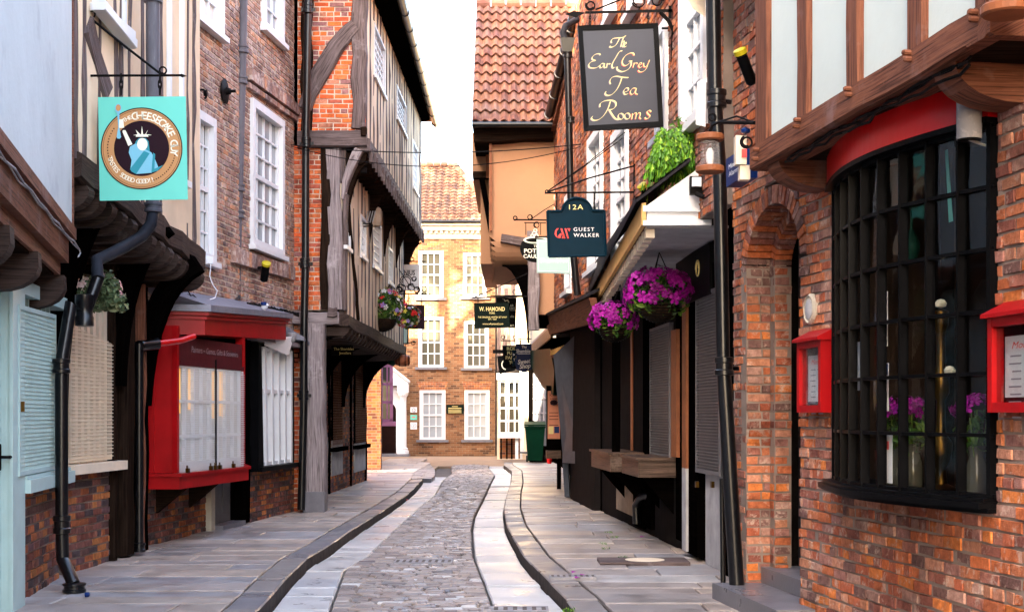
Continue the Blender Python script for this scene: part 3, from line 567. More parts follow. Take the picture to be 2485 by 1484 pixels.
# ================= LEFT 3: brown brick house with red bay shopfront
B3=thing('brick_house','brown brick house with white sash windows above a red bay shopfront','house',(-3.8,18,0))
g=PL(-4.12,15.4,-3.38,21.75)
Wn=[(*g.r(603,683,235,590,0),), ]
wins=[(g.u(607),g.u(684),g.z(607,237),g.z(607,592)),(g.u(470),g.u(517),g.z(515,290),g.z(515,638)),(g.u(470),g.u(537),g.z(537,-260),g.z(537,92)),(g.u(634),g.u(684),g.z(684,-200),g.z(684,110))]
holes=[(a,b,z0,z1) for a,b,z1,z0 in wins]
m=MB(); bricks(m,g,0,g.L,2.9,9.3,holes,n=0,depth=.3,gap=.0075); m.build('wall',['brick_brown','mortar_pale'],B3)
for i,(a,b,z1,z0) in enumerate(wins):
    window(B3,g,a,b,z0,z1,3 if i else 4,6,n=0,fw=.11,bw=.028,mats=('white_paint',('glass_pale','glass_mid','glass_curtain','glass_pale')[i]),proud=.05)
def course(pxs,y0s,y1,h,pr):
    a,b=g.u(pxs[0]),g.u(pxs[1]); z0=g.z(pxs[0],y0s); z1=g.z(pxs[1],y1); m=MB(); k=int((b-a)/.12)
    for i in range(k):
        u=a+(b-a)*i/k; u2=a+(b-a)*(i+1)/k-.008; z=z0+(z1-z0)*i/k; m.box(g,u,u2,-.02,pr+R(-.004,.004),z-h,z)
    return m.build('string_course','brick_brown',B3)
course((596,724),165,262,.16,.09); course((596,724),200,290,.07,.06); course((470,712),600,640,.18,.05) if 0 else course((560,706),600,648,.2,.07)
# lower brick
gz=g.z(620,1140)
for q_ in ((.05,g.u(522),.08,1.0,-.12),(g.u(607),g.L,.08,gz,0),(g.u(697),g.L,gz,2.9,0)): m=MB(); bricks(m,g,*q_[:4],n=q_[4]); m.build('wall',['brick_sooty','mortar_dark'],B3)
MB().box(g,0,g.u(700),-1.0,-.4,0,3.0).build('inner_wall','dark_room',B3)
# cellar door
d=MB(); a,b=g.u(533),g.u(583); d.box(g,a,b,-.2,-.14,.12,1.1); 
for i in range(2): q=a+.08+i*(b-a)/2; d.box(g,q,q+(b-a)/2-.16,-.139,-.125,.3,.8)
d.build('door','screen_grey',B3); MB().box(g,a-.03,b+.05,-.2,.06,.08,.16).build('step','kerbstone',B3)
MB().box(g,g.u(522),a-.03,-.2,-.05,.1,1.1).build('post','stone_pale',B3)
MB().beam(g.P(g.u(594),.05,.12),g.P(g.u(594),.05,2.75),.2,.3,g.N,wob=.01).build('post','timber_black',B3)
# red bay
Yb=15.75; cx=X(430,Yb); bay=PL(cx,Yb,X(596,18.0),18.0)
side=PL(X(360,Yb),Yb,cx,Yb)
z0,zs,z1,z2=Z(1186,Yb),Z(1160,Yb),Z(885,Yb),Z(822,Yb)
ws_=-.02
m=MB(); m.prism([side.P(-.02,.02,z0),side.P(side.L+.03,.02,z0),bay.P(bay.L,.04,z0),g.P(g.u(590),0,z0)+V((0,0,0)),g.P(.2,-.1,z0)],(0,0,.14)); sl=m.build('sill','red_paint',B3)
m=MB(); m.prism([side.P(-.04,.05,z0+.141),side.P(side.L+.06,.05,z0+.141),bay.P(bay.L+.01,.07,z0+.141),g.P(g.u(590),0,z0+.141),g.P(.2,-.1,z0+.141)],(0,0,.035)); m.build('ledge','red_paint',B3)
m=MB(); m.box(side,.03,side.L-.06,-.5,-.03,z0+.18,2.6); m.box(side,.0,.06,-.3,.0,z0+.18,2.6); m.build('side_panel','red_paint',B3)
m=MB(); m.box(bay,.0,.06,-.06,0,z0+.18,2.6); m.build('corner_post','red_paint',B3); m=MB(); m.box(bay,bay.L-.1,bay.L-.02,-.1,0,z0+.18,2.6);m.build('corner_post','red_paint',B3)
m=MB(); m.box(bay,.06,bay.L-.1,-.08,-.01,z1,z2+.04); m.box(bay,.06,bay.L-.1,-.01,.015,z1,z1+.05); fb=m.build('fascia_board','maroon',B3)
t=MB(); text(t,bay,'Painters ~ Games, Gifts & Souvenirs',bay.L*.53,z1+.2,.07,.0,width=bay.L*.68,shear=.1,bold=0); t.build('lettering','letter_pink',fb)
m=MB(); zz0,zz1=z0+.18,z1; a,b=.06,bay.L-.1
for i in range(9):
    q=a+(b-a)*i/8; wd=.03 if i%4 else .06; m.box(bay,q-wd/2,q+wd/2,-.07,-.03,zz0,zz1)
for i in range(4): q=zz0+(zz1-zz0)*i/3; m.box(bay,a,b,-.068,-.028,q-.018,q+.018)
m.box(bay,a,b,-.068,-.028,zz0,zz0+.12); w_=m.build('window','white_paint',B3)
MB().box(bay,a,b,-.09,-.075,zz0,zz1).build('pane','glass_curtain',w_)
m=MB()
for q in (.18,.5,.62,.86,1.25,1.5,1.62): m.box(bay,q,q+.09,-.073,-.071,zz1-R(.5,.62),zz1-.03)
m.build('lit_lamp','warm_lamp',w_)
for k in range(2):
    aa=a-.02+k*(b-a)/2; mg=meshguard(B3,bay,aa+.01,aa+(b-a)/2+.0,zz0-.02,zz1-.01,n=.02,mt='white_paint',step=.026,vs=.026,th=.0013,frame=False,hth=.0022)
MB().box(bay,(a+b)/2-.012,(a+b)/2+.008,.03,.045,zz0,zz1+.1).build('guard_bar','iron',B3)
m=MB()
for q in (.12,.85,1.0,1.15,1.62): m=MB(); m.box(bay,q,q+.05,.05,.085,zz0+.0,zz0+.05); m.tube([bay.P(q+.01,.06,zz0+.05),bay.P(q+.01,.06,zz0+.08),bay.P(q+.04,.06,zz0+.08),bay.P(q+.04,.06,zz0+.05)],.005,6); m.build('padlock','brass',B3)
m=MB()
for q in (.35,1.35): m=MB(); m.prism([bay.P(q,0-.03,z0),bay.P(q,-.4,z0),bay.P(q,-.4,z0-.3)],bay.D*.08); m.build('bracket','timber_dark',B3)
# red fascia cornice with lead
c0=V((X(497,16.2),16.2,0)); f1=PL(X(345,16.0),16.0,c0.x,c0.y); f2=PL(c0.x,c0.y,X(694,20.3),20.3)
zA,zB=Z(812,16.2),Z(757,16.2)
def cornice(pl,za,zbb,zc,zd,u0,u1,name,mt,n0=-.5,n1=0.0):
    m=MB().hexa([pl.P(u0,n0,za),pl.P(u1,n0,zc),pl.P(u1,n1,zc),pl.P(u0,n1,za),pl.P(u0,n0,zbb),pl.P(u1,n0,zd),pl.P(u1,n1,zd),pl.P(u0,n1,zbb)]); return m
zC,zD=Z(824,20.3),Z(772,20.3)
m=cornice(f1,zA,zB-.02,zA,zB-.02,0,f1.L,'a','r',n0=-.3); 
for k,(p0,p1,dz) in enumerate(((0,.02,0),)): pass
m2=cornice(f2,zA,zB-.02,zC,zD-.02,.0,f2.L,'a','r')
fa=MB(); fa.v=m.v; fa.f=m.f; fa.uv=m.uv; fa.mi=m.mi; fa.add(m2.v,[tuple(x) for x in m2.f])
for q,(h0,h1) in enumerate(((.05,.085),(-.05,-.02))):
    s=cornice(f2,zB-h1,zB-h0,zD-h1,zD-h0,-.02,f2.L+.02,'','',n1=.03+.015*q) if q==0 else cornice(f2,zB-.04,zB+.0,zD-.04,zD+.0,-.03,f2.L+.03,'','',n1=.055); fa.add(s.v,s.f)
    s=cornice(f1,zB-h1,zB-h0,zB-h1,zB-h0,0,f1.L+.02,'','',n0=-.3,n1=.03+.015*q) if q==0 else cornice(f1,zB-.04,zB,zB-.04,zB,0,f1.L+.04,'','',n0=-.3,n1=.055); fa.add(s.v,s.f)
fa.build('fascia','red_paint',B3)
m=MB(); s=cornice(f2,zB+.003,zB+.08,zD+.003,zD+.07,-.05,f2.L+.06,'','',n1=.09,n0=-.1); m.add(s.v,s.f); s=cornice(f1,zB+.003,zB+.08,zB+.003,zB+.08,-.05,f1.L+.06,'','',n0=-.3,n1=.09); m.add(s.v,s.f)
m.add([f2.P(-.05,.05,zB+.08),f2.P(f2.L+.05,.05,zD+.07),g.P(g.L-.6,.0,zD+.22),g.P(.2,.0,zB+.26),f1.P(0,.05,zB+.08)],[(0,1,2,3),(0,3,4)]); m.build('lead_roof','lead',B3)
MB().box(g,g.u(590),g.L-.2,-.1,.2,2.62,2.68).build('soffit','timber_pale',B3)
m=MB().hexa([g.P(g.u(690),0,2.75),g.P(g.L+.1,0,2.62),g.P(g.L+.1,.3,2.62),g.P(g.u(690),.3,2.72),g.P(g.u(690),0,2.95),g.P(g.L+.1,0,2.8),g.P(g.L+.1,.3,2.66),g.P(g.u(690),.3,2.77)]).build('lead_flashing','lead',B3)
# black horizontal pipe + cables over the cornice
P3=thing('downpipe','grey drainpipe on the brown brick wall above the red fascia','drainpipe',g.P(g.u(583),.12,3))
Yq=g.P(g.u(585),.1,0).y; pz=lambda px,py,Y:V((X(px,Y),Y,Z(py,Y)))
pa=[pz(592,-150,Yq),pz(588,100,Yq),pz(583,300,Yq),pz(575,600,Yq),pz(573,718,Yq)]
MB().tube(pa,.062,14).build('pipe','pipe_grey',P3,smooth=True)
for y in (130,205,465,530): 
    t=(y-100)/200; c=pz(588-5*(y-100)/200,y,Yq); collar(P3,c,.07,.11,'pipe_grey')
MB().tube([pz(573,716,Yq),pz(574,730,Yq-.1),pz(560,733,Yq-.3),pz(400,730,16.6)],.06,12).build('elbow','pipe_black',P3,smooth=True)
for y0,y1 in ((130,205),(470,530)):
    px=588-5*(y0-100)/200; MB().hexa([pz(px-12,y1,Yq+.06),pz(px-4,y1,Yq+.06),pz(px-4,y1,Yq+.03),pz(px-12,y1,Yq+.03),pz(px-12,y0,Yq+.06),pz(px-4,y0,Yq+.06),pz(px-4,y0,Yq+.03),pz(px-12,y0,Yq+.03)]).build('bracket','pipe_grey',P3)
cb=MB()
for k in range(7):
    pts=[]; 
    for i in range(18):
        t=i/17; px=600+t*125; pts.append(pz(px,738+t*26+R(-7,4),18.9+t*1.9))
    cb.tube(pts,.010,5)
tag(cb.build('cable_bundle','iron',base=(-3.6,18,3)),'tangled black cables lying along the lead above the red fascia','cables'); cb=MB()
for k in range(3):
    pts=[pz(385+i*12,718+R(-9,9),16.6) for i in range(9)]; cb.tube(pts,.008,5)
for c in (405,450): cb.tube([pz(c+14*math.cos(a),728-24*math.sin(a),16.5) for a in [i*PI/8 for i in range(9)]],.008,6)
tag(cb.build('cable_bundle','iron',base=(-3.6,16.5,3)),'looped dark cables under the end of the timber jetty above the red fascia','cables')
# white splayed shutter window
a,b=g.u(608),g.u(693); zt,zl=g.z(608,838),g.z(620,1140)
m=MB(); 
for i in range(6):
    t=i/5; ut=a+(b-a)*t*.98; ub=a+.12+(b-a-.12)*t*.98
    m.hexa([g.P(ub-.04,.0,zl+.06),g.P(ub+.05,.0,zl+.06),g.P(ub+.05,.11,zl+.06),g.P(ub-.04,.11,zl+.06),g.P(ut-.04,.0,zt),g.P(ut+.05,.0,zt),g.P(ut+.05,.11,zt),g.P(ut-.04,.11,zt)])
for z in (zl+.06,(zt+zl)/2+.22,zt-.06): m.box(g,a+.03,b,.02,.09,z,z+.05)
m.build('shutter','white_paint',B3); MB().box(g,a,b,-.02,.03,zl,zt).build('shutter_back','plastic_grey',B3)
MB().prism([g.P(a-.14,.02,zl+.02),g.P(a+.1,.02,zl+.02),g.P(a-.01,.02,zt+.03),g.P(a-.14,.02,zt+.03)],g.N*.14).build('frame','black_paint',B3)
MB().box(g,b+.0,b+.05,.0,.12,zl,zt).build('frame','black_paint',B3)
MB().box(g,a-.12,b+.18,-.02,.2,zl-.01,zl+.055).build('sill','black_paint',B3)
bx('cable_conduit','galv',B3,g,g.u(700),g.u(703),.0,.03,zl,2.6)
sb=MB(); sb.hexa([pz(642,838,19.7),pz(700,862,20.6),pz(700,862,20.9),pz(642,838,20.0),pz(642,822,19.7),pz(714,815,20.6),pz(714,815,20.9),pz(642,822,20.0)]); sb.build('notice_board','paper',B3)
roof2(B3,g,0,g.L,9.3,.25,3.2,7.6); MB().prism([(-9,15.7,0),(-4.8,15.7,0),(-4.3,21.7,0),(-9,21.7,0)],(0,0,9.2)).build('inner_wall','dark_room',B3)  # unseen roof pitched extra high to keep sun off the pantile roof
# small fittings on the left
def box_thing(name,label,cat,pl,u0,u1,n0,n1,z0,z1,mt,extra=None,group=None):
    t=thing(name,label,cat,pl.P((u0+u1)/2,n0,z0),group); MB().box(pl,u0,u1,n0,n1,z0,z1).build('casing',mt,t)
    if extra: extra(t)
    return t
AB=thing('alarm_box','white alarm box fixed beside the white window under the timber jetty edge','alarm box',pz(470,590,15.9))
m=MB(); m.hexa([pz(465,588,15.9),pz(482,588,15.9),pz(482,585,16.1),pz(465,585,16.1),pz(463,545,15.9),pz(481,545,15.9),pz(481,543,16.1),pz(463,543,16.1)]); m.build('casing','plastic_white',AB)
m=MB(); m.hexa([pz(464,548,15.88),pz(471,546,15.88),pz(471,546,15.9),pz(464,548,15.9),pz(466,585,15.88),pz(471,586,15.88),pz(471,586,15.9),pz(466,585,15.9)]); m.build('grille','plastic_grey',AB)
JB=thing('junction_box','small white junction box with a trailing cable on the brown brick','junction box',pz(502,636,17.3)); MB().hexa([pz(488,636,17.4),pz(517,640,17.4),pz(517,640,17.6),pz(488,636,17.6),pz(488,618,17.4),pz(517,622,17.4),pz(517,622,17.6),pz(488,618,17.6)]).build('casing','plastic_white',JB)
MB().tube([pz(512,638,17.4),pz(509,670,17.35),pz(516,690,17.3),pz(527,705,17.3),pz(522,722,17.2),pz(505,728,17.1)],.006,6).build('cable','plastic_white',JB)
TP=thing('wall_tie','black round cast iron tie plate on the brown brick wall','tie plate',g.P(g.u(545),.0,g.z(545,222)))
c=g.P(g.u(543),0,g.z(543,222)); MB().lathe(c,[(.02,0),(.155,.005),(.165,.02),(.12,.035),(.05,.04),(.04,.09),(.0,.10)],20,0,g.N).build('plate','iron',TP,smooth=True)
MB().tube([c,c+g.N*.16],.02,8).build('bolt','iron',TP)
HK=thing('iron_hook','rusty iron hook with pulley on the brick beside the timber house','hook',g.P(g.u(486),0,g.z(486,220))); Yh=17.2
MB().tube([pz(480,218,Yh),pz(494,218,Yh),pz(500,224,Yh),pz(500,236,Yh),pz(496,240,Yh)],.014,8).build('hook','iron',HK); MB().lathe(pz(499,226,Yh),[(.01,-.02),(.04,-.02),(.04,.02),(.01,.02)],10,0,(1,0,0)).build('pulley','iron',HK)
def floodlight(label,c,dirv,L_,r,band=True,wall=None,group=None,mt='black_paint'):
    t=thing('floodlight',label,'floodlight',c,group); d=V(dirv).normalized(); c=V(c)
    MB().lathe(c,[(r*.6,0),(r,.02),(r,L_*.95),(r*1.08,L_*.96),(r*1.08,L_),(r*.8,L_)],12,0,d).build('body',mt,t,smooth=True)
    if band: MB().lathe(c+d*L_,[(r*.9,-.002),(r*1.15,0),(r*1.15,.035),(r*.9,.04)],12,0,d).build('visor','plastic_yellow',t,smooth=True)
    if wall is not None: MB().tube([c+d*L_*.5,V(wall)],.014,8).build('arm','iron',t); MB().lathe(V(wall),[(.04,-.02),(.045,0),(.04,.02)],10).build('mount','iron',t)
    return t
floodlight('black floodlight with yellow rim on the brick above the red fascia',pz(640,682,19.2),(.12,-.3,.42),.26,.055,True,pz(632,650,19.4))
CC=thing('security_camera','small blue and white camera dome above the red fascia','camera',pz(638,740,19)); MB().lathe(pz(638,748,19),[(.0,0),(.04,.01),(.045,.05),(.03,.09),(0,.1)],12,0,(.5,-.3,.5)).build('casing','plastic_white',CC,smooth=True); MB().lathe(pz(640,742,18.95),[(.0,0),(.04,.01),(.04,.05),(0,.06)],12).build('cap','signblue',CC,smooth=True)
C2=thing('security_camera','white dome camera under the lead at the corner of the brick pier','camera',pz(708,822,20.8)); MB().lathe(pz(708,828,20.6),[(.0,-.03),(.05,0),(.07,.05),(.07,.12),(0,.14)],12).build('casing','plastic_grey',C2,smooth=True)
# flower baskets ------------------------------------------------
def foliage(mb,c,rx,ry,rz,n,size,droop=0,shape=None,stretch=1.0,seg=None):
    for i in range(n):
        while 1:
            p=V((R(-1,1),R(-1,1),R(-1,1)))
            if .15<p.length<1: break
        p=p*(.55+.45*random.random()) if random.random()<.3 else p.normalized()*R(.7,1.05)
        q=V((c[0]+p.x*rx,c[1]+p.y*ry,c[2]+p.z*rz-droop*abs(p.x)*random.random()))
        d=(p+V((R(-.6,.6),R(-.6,.6),R(-.6,.6)))).normalized(); a=d.orthogonal().normalized(); a.rotate(__import__('mathutils').Quaternion(d,R(0,6.28))); b=d.cross(a); s=size*R(.6,1.3)
        mb.add([q-a*s*stretch,q-a*s*.2+b*s*.45+d*s*.12,q+a*s*.5*stretch+b*s*.3+d*s*.1,q+a*s*stretch-d*s*.15,q+a*s*.5*stretch-b*s*.3+d*s*.1,q-a*s*.2-b*s*.45+d*s*.12],[(0,1,2,3),(0,3,4,5)])
def blossoms(mb,c,rx,ry,rz,n,size,pet=5,lo=-1):
    for i in range(n):
        while 1:
            p=V((R(-1,1),R(-1,1),R(-1,1))).normalized()
            if p.z>lo: break
        q=V((c[0]+p.x*rx*R(.9,1.1),c[1]+p.y*ry*R(.9,1.1),c[2]+p.z*rz*R(.9,1.1))); d=(p+V((R(-.4,.4),R(-.4,.4),R(-.4,.4)))).normalized(); a=d.orthogonal().normalized(); b=d.cross(a); s=size*R(.75,1.2)
        vs=[q];fs=[]
        for k in range(pet):
            t0=2*PI*k/pet; e=V((0,0,0)); f=lambda t,r,h: q+(a*math.cos(t)+b*math.sin(t))*s*r+d*s*h
            j=len(vs); vs+=[f(t0-.5,.75,.28),f(t0-.22,1.08,.15),f(t0+.22,1.08,.12),f(t0+.5,.75,.24)]; fs+=[(0,j,j+1,j+2,j+3)]
        mb.add(vs,fs)
def basket(label,c,r,leafm,petm,nl,nf,size,fs,chain_to,group='hanging flower baskets',stretch=(1,.8),bz=-.3,petlo=-.4,side=None,bowl=1):
    c=V(c); t=thing('hanging_basket',label,'flower basket',c,group)
    if bowl:
        pr=[(.02,-r*.62)]+[(r*.62*math.sin(a*PI/16),-r*.05-r*.57*math.cos(a*PI/16)) for a in range(1,9)]
        MB().lathe(c+V((0,0,bz*r)),pr,18).build('basket','wicker',t)
        m=MB()
        for k in range(9):
            z=bz*r-r*.05-r*.57*math.cos((k+.5)*PI/18); rr=r*.64*math.sin((k+.5)*PI/18)+.006; m.tube([c+V((rr*math.cos(a),rr*math.sin(a),z)) for a in [i*2*PI/16 for i in range(17)]],.006,4)
        m.build('basket_wire','iron',t)
    m=MB(); foliage(m,c,r*stretch[0]*.93,r*.8,r*stretch[1]*.9,nl,size); m.build('foliage',leafm,t)
    m=MB(); blossoms(m,c,r*stretch[0],r*.88,r*stretch[1],nf,fs,5,petlo)
    m.build('blossoms',petm,t)
    m=MB(); ct=V(chain_to)
    for k in range(3): a=k*2.1; m.tube([ct,c+V((r*.6*math.cos(a),r*.6*math.sin(a),0))],.005,5)
    m.build('chain','iron',t)
    return t
basket('hanging basket of pale pink flowers and dull leaves under the dark timber jetty',pz(243,712,12.9),.21,'leaf_dull','petal_pink',330,26,.045,.045,pz(243,640,12.9),stretch=(1,.85),bowl=0)
m=MB(); foliage(m,pz(282,735,12.8),.1,.12,.09,90,.04); foliage(m,pz(262,690,12.8),.1,.12,.14,60,.035); m.build('foliage','leaf_dull',[o for o in C.objects if o.get('label','').startswith('hanging basket of pale')][0])
# ================= cheesecake sign
S=12.3; cs=cp(S)
CS=thing('hanging_sign','mint green square hanging sign with a crowned figure holding a spoon','sign',pz(347,487,S))
def sq(m,px0,px1,py0,py1,Y,d=.03,mi=0,off=0): 
    pl=cp(Y); m.box(pl,X(px0,Y),X(px1,Y),off,off+d,Z(py1,Y),Z(py0,Y),mi); return m
m=MB().hexa([pz(242,487,S),pz(456,484,S),pz(456,484,S-.03),pz(242,487,S-.03),pz(238,236,S),pz(451,234,S),pz(451,234,S-.03),pz(238,236,S-.03)]); m.build('board','teal_board',CS)
k=S/F; cc=(X(346,S),Z(362,S))
def disc(mb,r,n,c=cc,r2=0,seg=56,ex=.001,sx=1.0):
    if r2:
        for i in range(seg):
            a0,a1=2*PI*i/seg,2*PI*(i+1)/seg; mb.add([cs.P(c[0]+r*sx*math.cos(a0),n,c[1]+r*math.sin(a0)),cs.P(c[0]+r*sx*math.cos(a1),n,c[1]+r*math.sin(a1)),cs.P(c[0]+r2*sx*math.cos(a1),n,c[1]+r2*math.sin(a1)),cs.P(c[0]+r2*sx*math.cos(a0),n,c[1]+r2*math.sin(a0))],[(0,1,2,3)])
    else: mb.prism([cs.P(c[0]+r*sx*math.cos(2*PI*i/seg),n,c[1]+r*math.sin(2*PI*i/seg)) for i in range(seg)],(0,-ex,0))
r0=99*k; em=MB(); disc(em,r0,.031,sx=1.0); emb=em.build('emblem','caramel',CS)
m=MB(); disc(m,r0,.0335,r2=r0*.975); disc(m,r0*.945,.0335,r2=r0*.937); disc(m,r0*.675,.0325); 
for i in range(14): a=PI-.62+i*.085+.0; disc(m,.006,.0335,(cc[0]+r0*.83*math.cos(a),cc[1]+r0*.83*math.sin(a)),seg=6)
for i in range(14): a=-.22-i*.075; disc(m,.006,.0335,(cc[0]+r0*.83*math.cos(a),cc[1]+r0*.83*math.sin(a)),seg=6)
m.build('ring','choc',emb)
def ringtext(mb,s,rad,a0,a1,h,inward=False,n=.0345,bold=.012):
    L_=len(s); 
    for i,ch in enumerate(s):
        if ch==' ': continue
        a=a0+(a1-a0)*(i+.5)/L_; rot=a-PI/2 if not inward else a+PI/2
        text(mb,cs,ch,cc[0]+rad*math.cos(a),cc[1]+rad*math.sin(a),h,n,bold=bold,rot=rot)
m=MB(); ringtext(m,'CHEESECAKE GUY',r0*.81,math.radians(106),math.radians(-12),.068); ringtext(m,'TASTES SOOOO GOOD!!',r0*.80,math.radians(195),math.radians(292),.042,True); ringtext(m,'THE',r0*.81,math.radians(124),math.radians(108),.036)
m.build('lettering','cream_flat',emb)
def poly(mb,pts,n,c0=(347,362)): mb.prism([cs.P(X(x,S),n,Z(y,S)) for x,y in pts],(0,-.001,0))
# figure (crown, head, robe, arm, spoon)
m=MB(); poly(m,[(318,358),(332,350),(352,362),(370,372),(377,385),(387,408),(370,421),(333,424),(319,412),(322,390),(315,372)],.0345); m.build('robe','robe',emb)
m=MB(); poly(m,[(330,352),(341,372),(350,370),(366,372),(363,345),(356,337),(340,337),(332,345)],.0340); poly(m,[(318,412),(352,368),(366,374),(333,424),(322,418)],.0355); poly(m,[(374,372),(379,376),(377,418),(370,420)],.0355); poly(m,[(376,412),(399,402),(385,416),(372,420)],.0350); m.build('robe_shade','robe_dark',emb)
m=MB(); poly(m,[(301,318),(307,318),(324,352),(314,356),(300,322)],.0350); poly(m,[(290,292),(302,292),(304,312),(292,313)],.0360); disc(m,15*k,.0352,(X(348,S),Z(352,S)),seg=20,sx=.85); m.box(cs,X(344,S),X(353,S),.0345,.0350,Z(372,S),Z(360,S)); poly(m,[(332,334),(363,334),(360,328),(335,328)],.0365)
for x0,x1,tx,ty in ((334,339,326,330),(338,343,332,317),(345,350,347,308),(353,357,362,317),(357,362,371,330)): poly(m,[(x0,331),(x1,328),(tx,ty)],.0367)
m.build('figure','cream_flat',emb)
m=MB(); disc(m,12*k,.0370,(X(290,S),Z(266,S)),seg=20,sx=.7); poly(m,[(287,272),(293,272),(292,310),(297,335),(293,339),(287,338),(286,334),(290,310)],.0368); m.build('spoon','robe',emb); m=MB(); disc(m,8*k,.0380,(X(290,S),Z(264,S)),seg=16,sx=.75); m.build('spoon_bowl','caramel',emb)
m=MB(); m.box(cs,X(210,S),X(216,S),-.01,.02,Z(205,S),Z(15,S)); m.tube([pz(213,184,S),pz(440,183,S),],.011,8); m.prism([pz(432,183,S-.01),pz(441,179,S-.01),pz(452,184,S-.01),pz(441,187,S-.01)],(0,.02,0)); m.tube([pz(214,40,S),pz(300,110,S),pz(388,178,S)],.011,8); scroll(m,pz(395,171,S),(1,0,0),(0,0,1),.035,1.2,.008,start=-2.2); scroll(m,pz(222,35,S),(1,0,0),(0,0,1),.04,1.2,.008,start=1); m.build('bracket','iron',CS)
for px in (294,388):
    m=MB()
    for i,y in enumerate((190,205,220)): 
        m.tube([pz(px+4*math.cos(a)*(1 if i%2 else .3),y+12*math.sin(a),S+.01*math.cos(a)*(0 if i%2 else 1)) for a in [j*2*PI/10 for j in range(11)]],.006,5)
    m.build('chain','iron',CS)
def flatwall(m,pl,u0,u1,z0,z1,holes,dep=.25,n=0):
    us=sorted({u0,u1,*[h[0] for h in holes],*[h[1] for h in holes]}); zs=sorted({z0,z1,*[h[2] for h in holes],*[h[3] for h in holes]})
    for a,b in zip(us,us[1:]):
        for c,d in zip(zs,zs[1:]):
            cu,cz=(a+b)/2,(c+d)/2
            if any(h[0]<cu<h[1] and h[2]<cz<h[3] for h in holes): continue
            m.quad(pl.P(a,n,c),pl.P(b,n,c),pl.P(b,n,d),pl.P(a,n,d))
    for h in holes:
        a,b,c,d=h; m.quad(pl.P(a,n,c),pl.P(a,n-dep,c),pl.P(a,n-dep,d),pl.P(a,n,d)); m.quad(pl.P(b,n,c),pl.P(b,n-dep,c),pl.P(b,n-dep,d),pl.P(b,n,d)); m.quad(pl.P(a,n,d),pl.P(b,n,d),pl.P(b,n-dep,d),pl.P(a,n-dep,d)); m.quad(pl.P(a,n,c),pl.P(b,n,c),pl.P(b,n-dep,c),pl.P(a,n-dep,c))
    return m
# ================= LEFT 4: big half-timbered house
B4=thing('half_timbered_house','tall half-timbered house with weathered grey beams and two overhanging upper floors','house',(-3.0,21.8,0))
Ye=21.75; E=cp(Ye)
x=lambda px:X(px,Ye); z=lambda py:Z(py,Ye)
m=MB(); bricks(m,E,x(722),x(888),z(322),10.4,n=0,rough=1.3); bricks(m,E,x(690),x(800),z(752),z(352),n=-.02,rough=1.3); bricks(m,E,x(690),x(745),.08,z(785),n=-.03,rough=1.3,depth=.15); m.build('wall',['brick_red','mortar_pale'],B4)
MB().box(E,x(720),x(884),-.4,-.25,5.4,10.4).build('inner_wall','dark_room',B4); MB().prism([(-9,22.05,0),(-3.75,22.05,0),(-3.75,31.6,0),(-9,31.6,0)],(0,0,10)).build('inner_wall','dark_room',B4)
def bm(p0,p1,w_,n=.05,mt='timber_grey',name='post',d=.2,wob=.02,par=None,Yy=None,path=None,ws=None):
    a=pz(p0[0],p0[1],Ye-n); b=pz(p1[0],p1[1],Ye-n); k=Ye/F
    if path: path=[pz(q[0],q[1],Ye-n) for q in path]; 
    return MB().beam(a,b,w_*k,d,(0,-1,0),wob=wob,path=path,ws=[q*k for q in ws] if ws else None).build(name,mt,par or B4)
bm((868,311),(876,-170),34,.06,wob=.022); bm((744,320),(744,-170),26,.03,'timber_dark')
bm(None or (740,330),(0,0),30,.08,name='brace',path=[(738,262),(750,228),(768,188),(790,150),(815,112),(842,78),(862,62)],ws=[34,38,42,44,42,38,32])
bm((721,336),(889,334),40,.10,'timber_grey','beam',wob=.012); bm((875,318),(888,318),22,.14,'timber_dark','beam')
bm((813,750),(806,360),36,.04,'timber_pale',wob=.02); bm((788,750),(789,360),22,.02,'timber_dark'); bm((833,752),(838,470),10,.03,'timber_grey')
bm(None or (0,0),(1,1),18,.06,'timber_pale','brace',path=[(832,482),(838,440),(846,410),(864,375),(872,362)],ws=[8,16,20,22,22])
bm((710,770),(822,771),30,.14,'timber_pale','beam',wob=.02); bm((795,757),(817,757),22,.2,'timber_grey','beam')
pl_=pz
MB().beam(pz(765,1195,21.5),pz(760,785,21.5),50*21.5/F,.32,(0,-1,0),wob=.016).build('post','timber_pale',B4)
m=MB().box(cp(21.48),X(735,21.48),X(788,21.48),-.36,.03,.1,Z(1192,21.48)); m.build('plinth','kerbstone',B4)
U4=PL(x(889),Ye,-2.09,32.2); F4=PL(x(838),Ye,-2.42,31.3); G4=PL(-3.58,22.0,-3.33,31.8)
zu=5.72; z2t=8.45
WU=[(U4.u(a),U4.u(b),U4.z(b,yb),U4.z(a,yt)) for a,b,yt,yb in ((908,934,55,235),(963,985,205,330))]+[(U4.u(1002),U4.u(1002)+1.2,6.5,7.5)]
WF=[(F4.u(a),F4.u(b),F4.z(b,yb),F4.z(b,yt+14)) for a,b,yt,yb in ((838,850,445,605),(875,888,520,628),(905,925,535,660),(943,953,595,690))]
flatwall(MB(),U4,0,U4.L,zu+.15,z2t+.1,WU,.1,-.006).build('wall','plaster_cream',B4)
flatwall(MB(),F4,0,F4.L,3.1,zu,WF,.1,-.006).build('wall','plaster_cream',B4)
def free(W,u,pad=.08): return all(not(a-pad<u<b+pad) for a,b,_,_ in W)
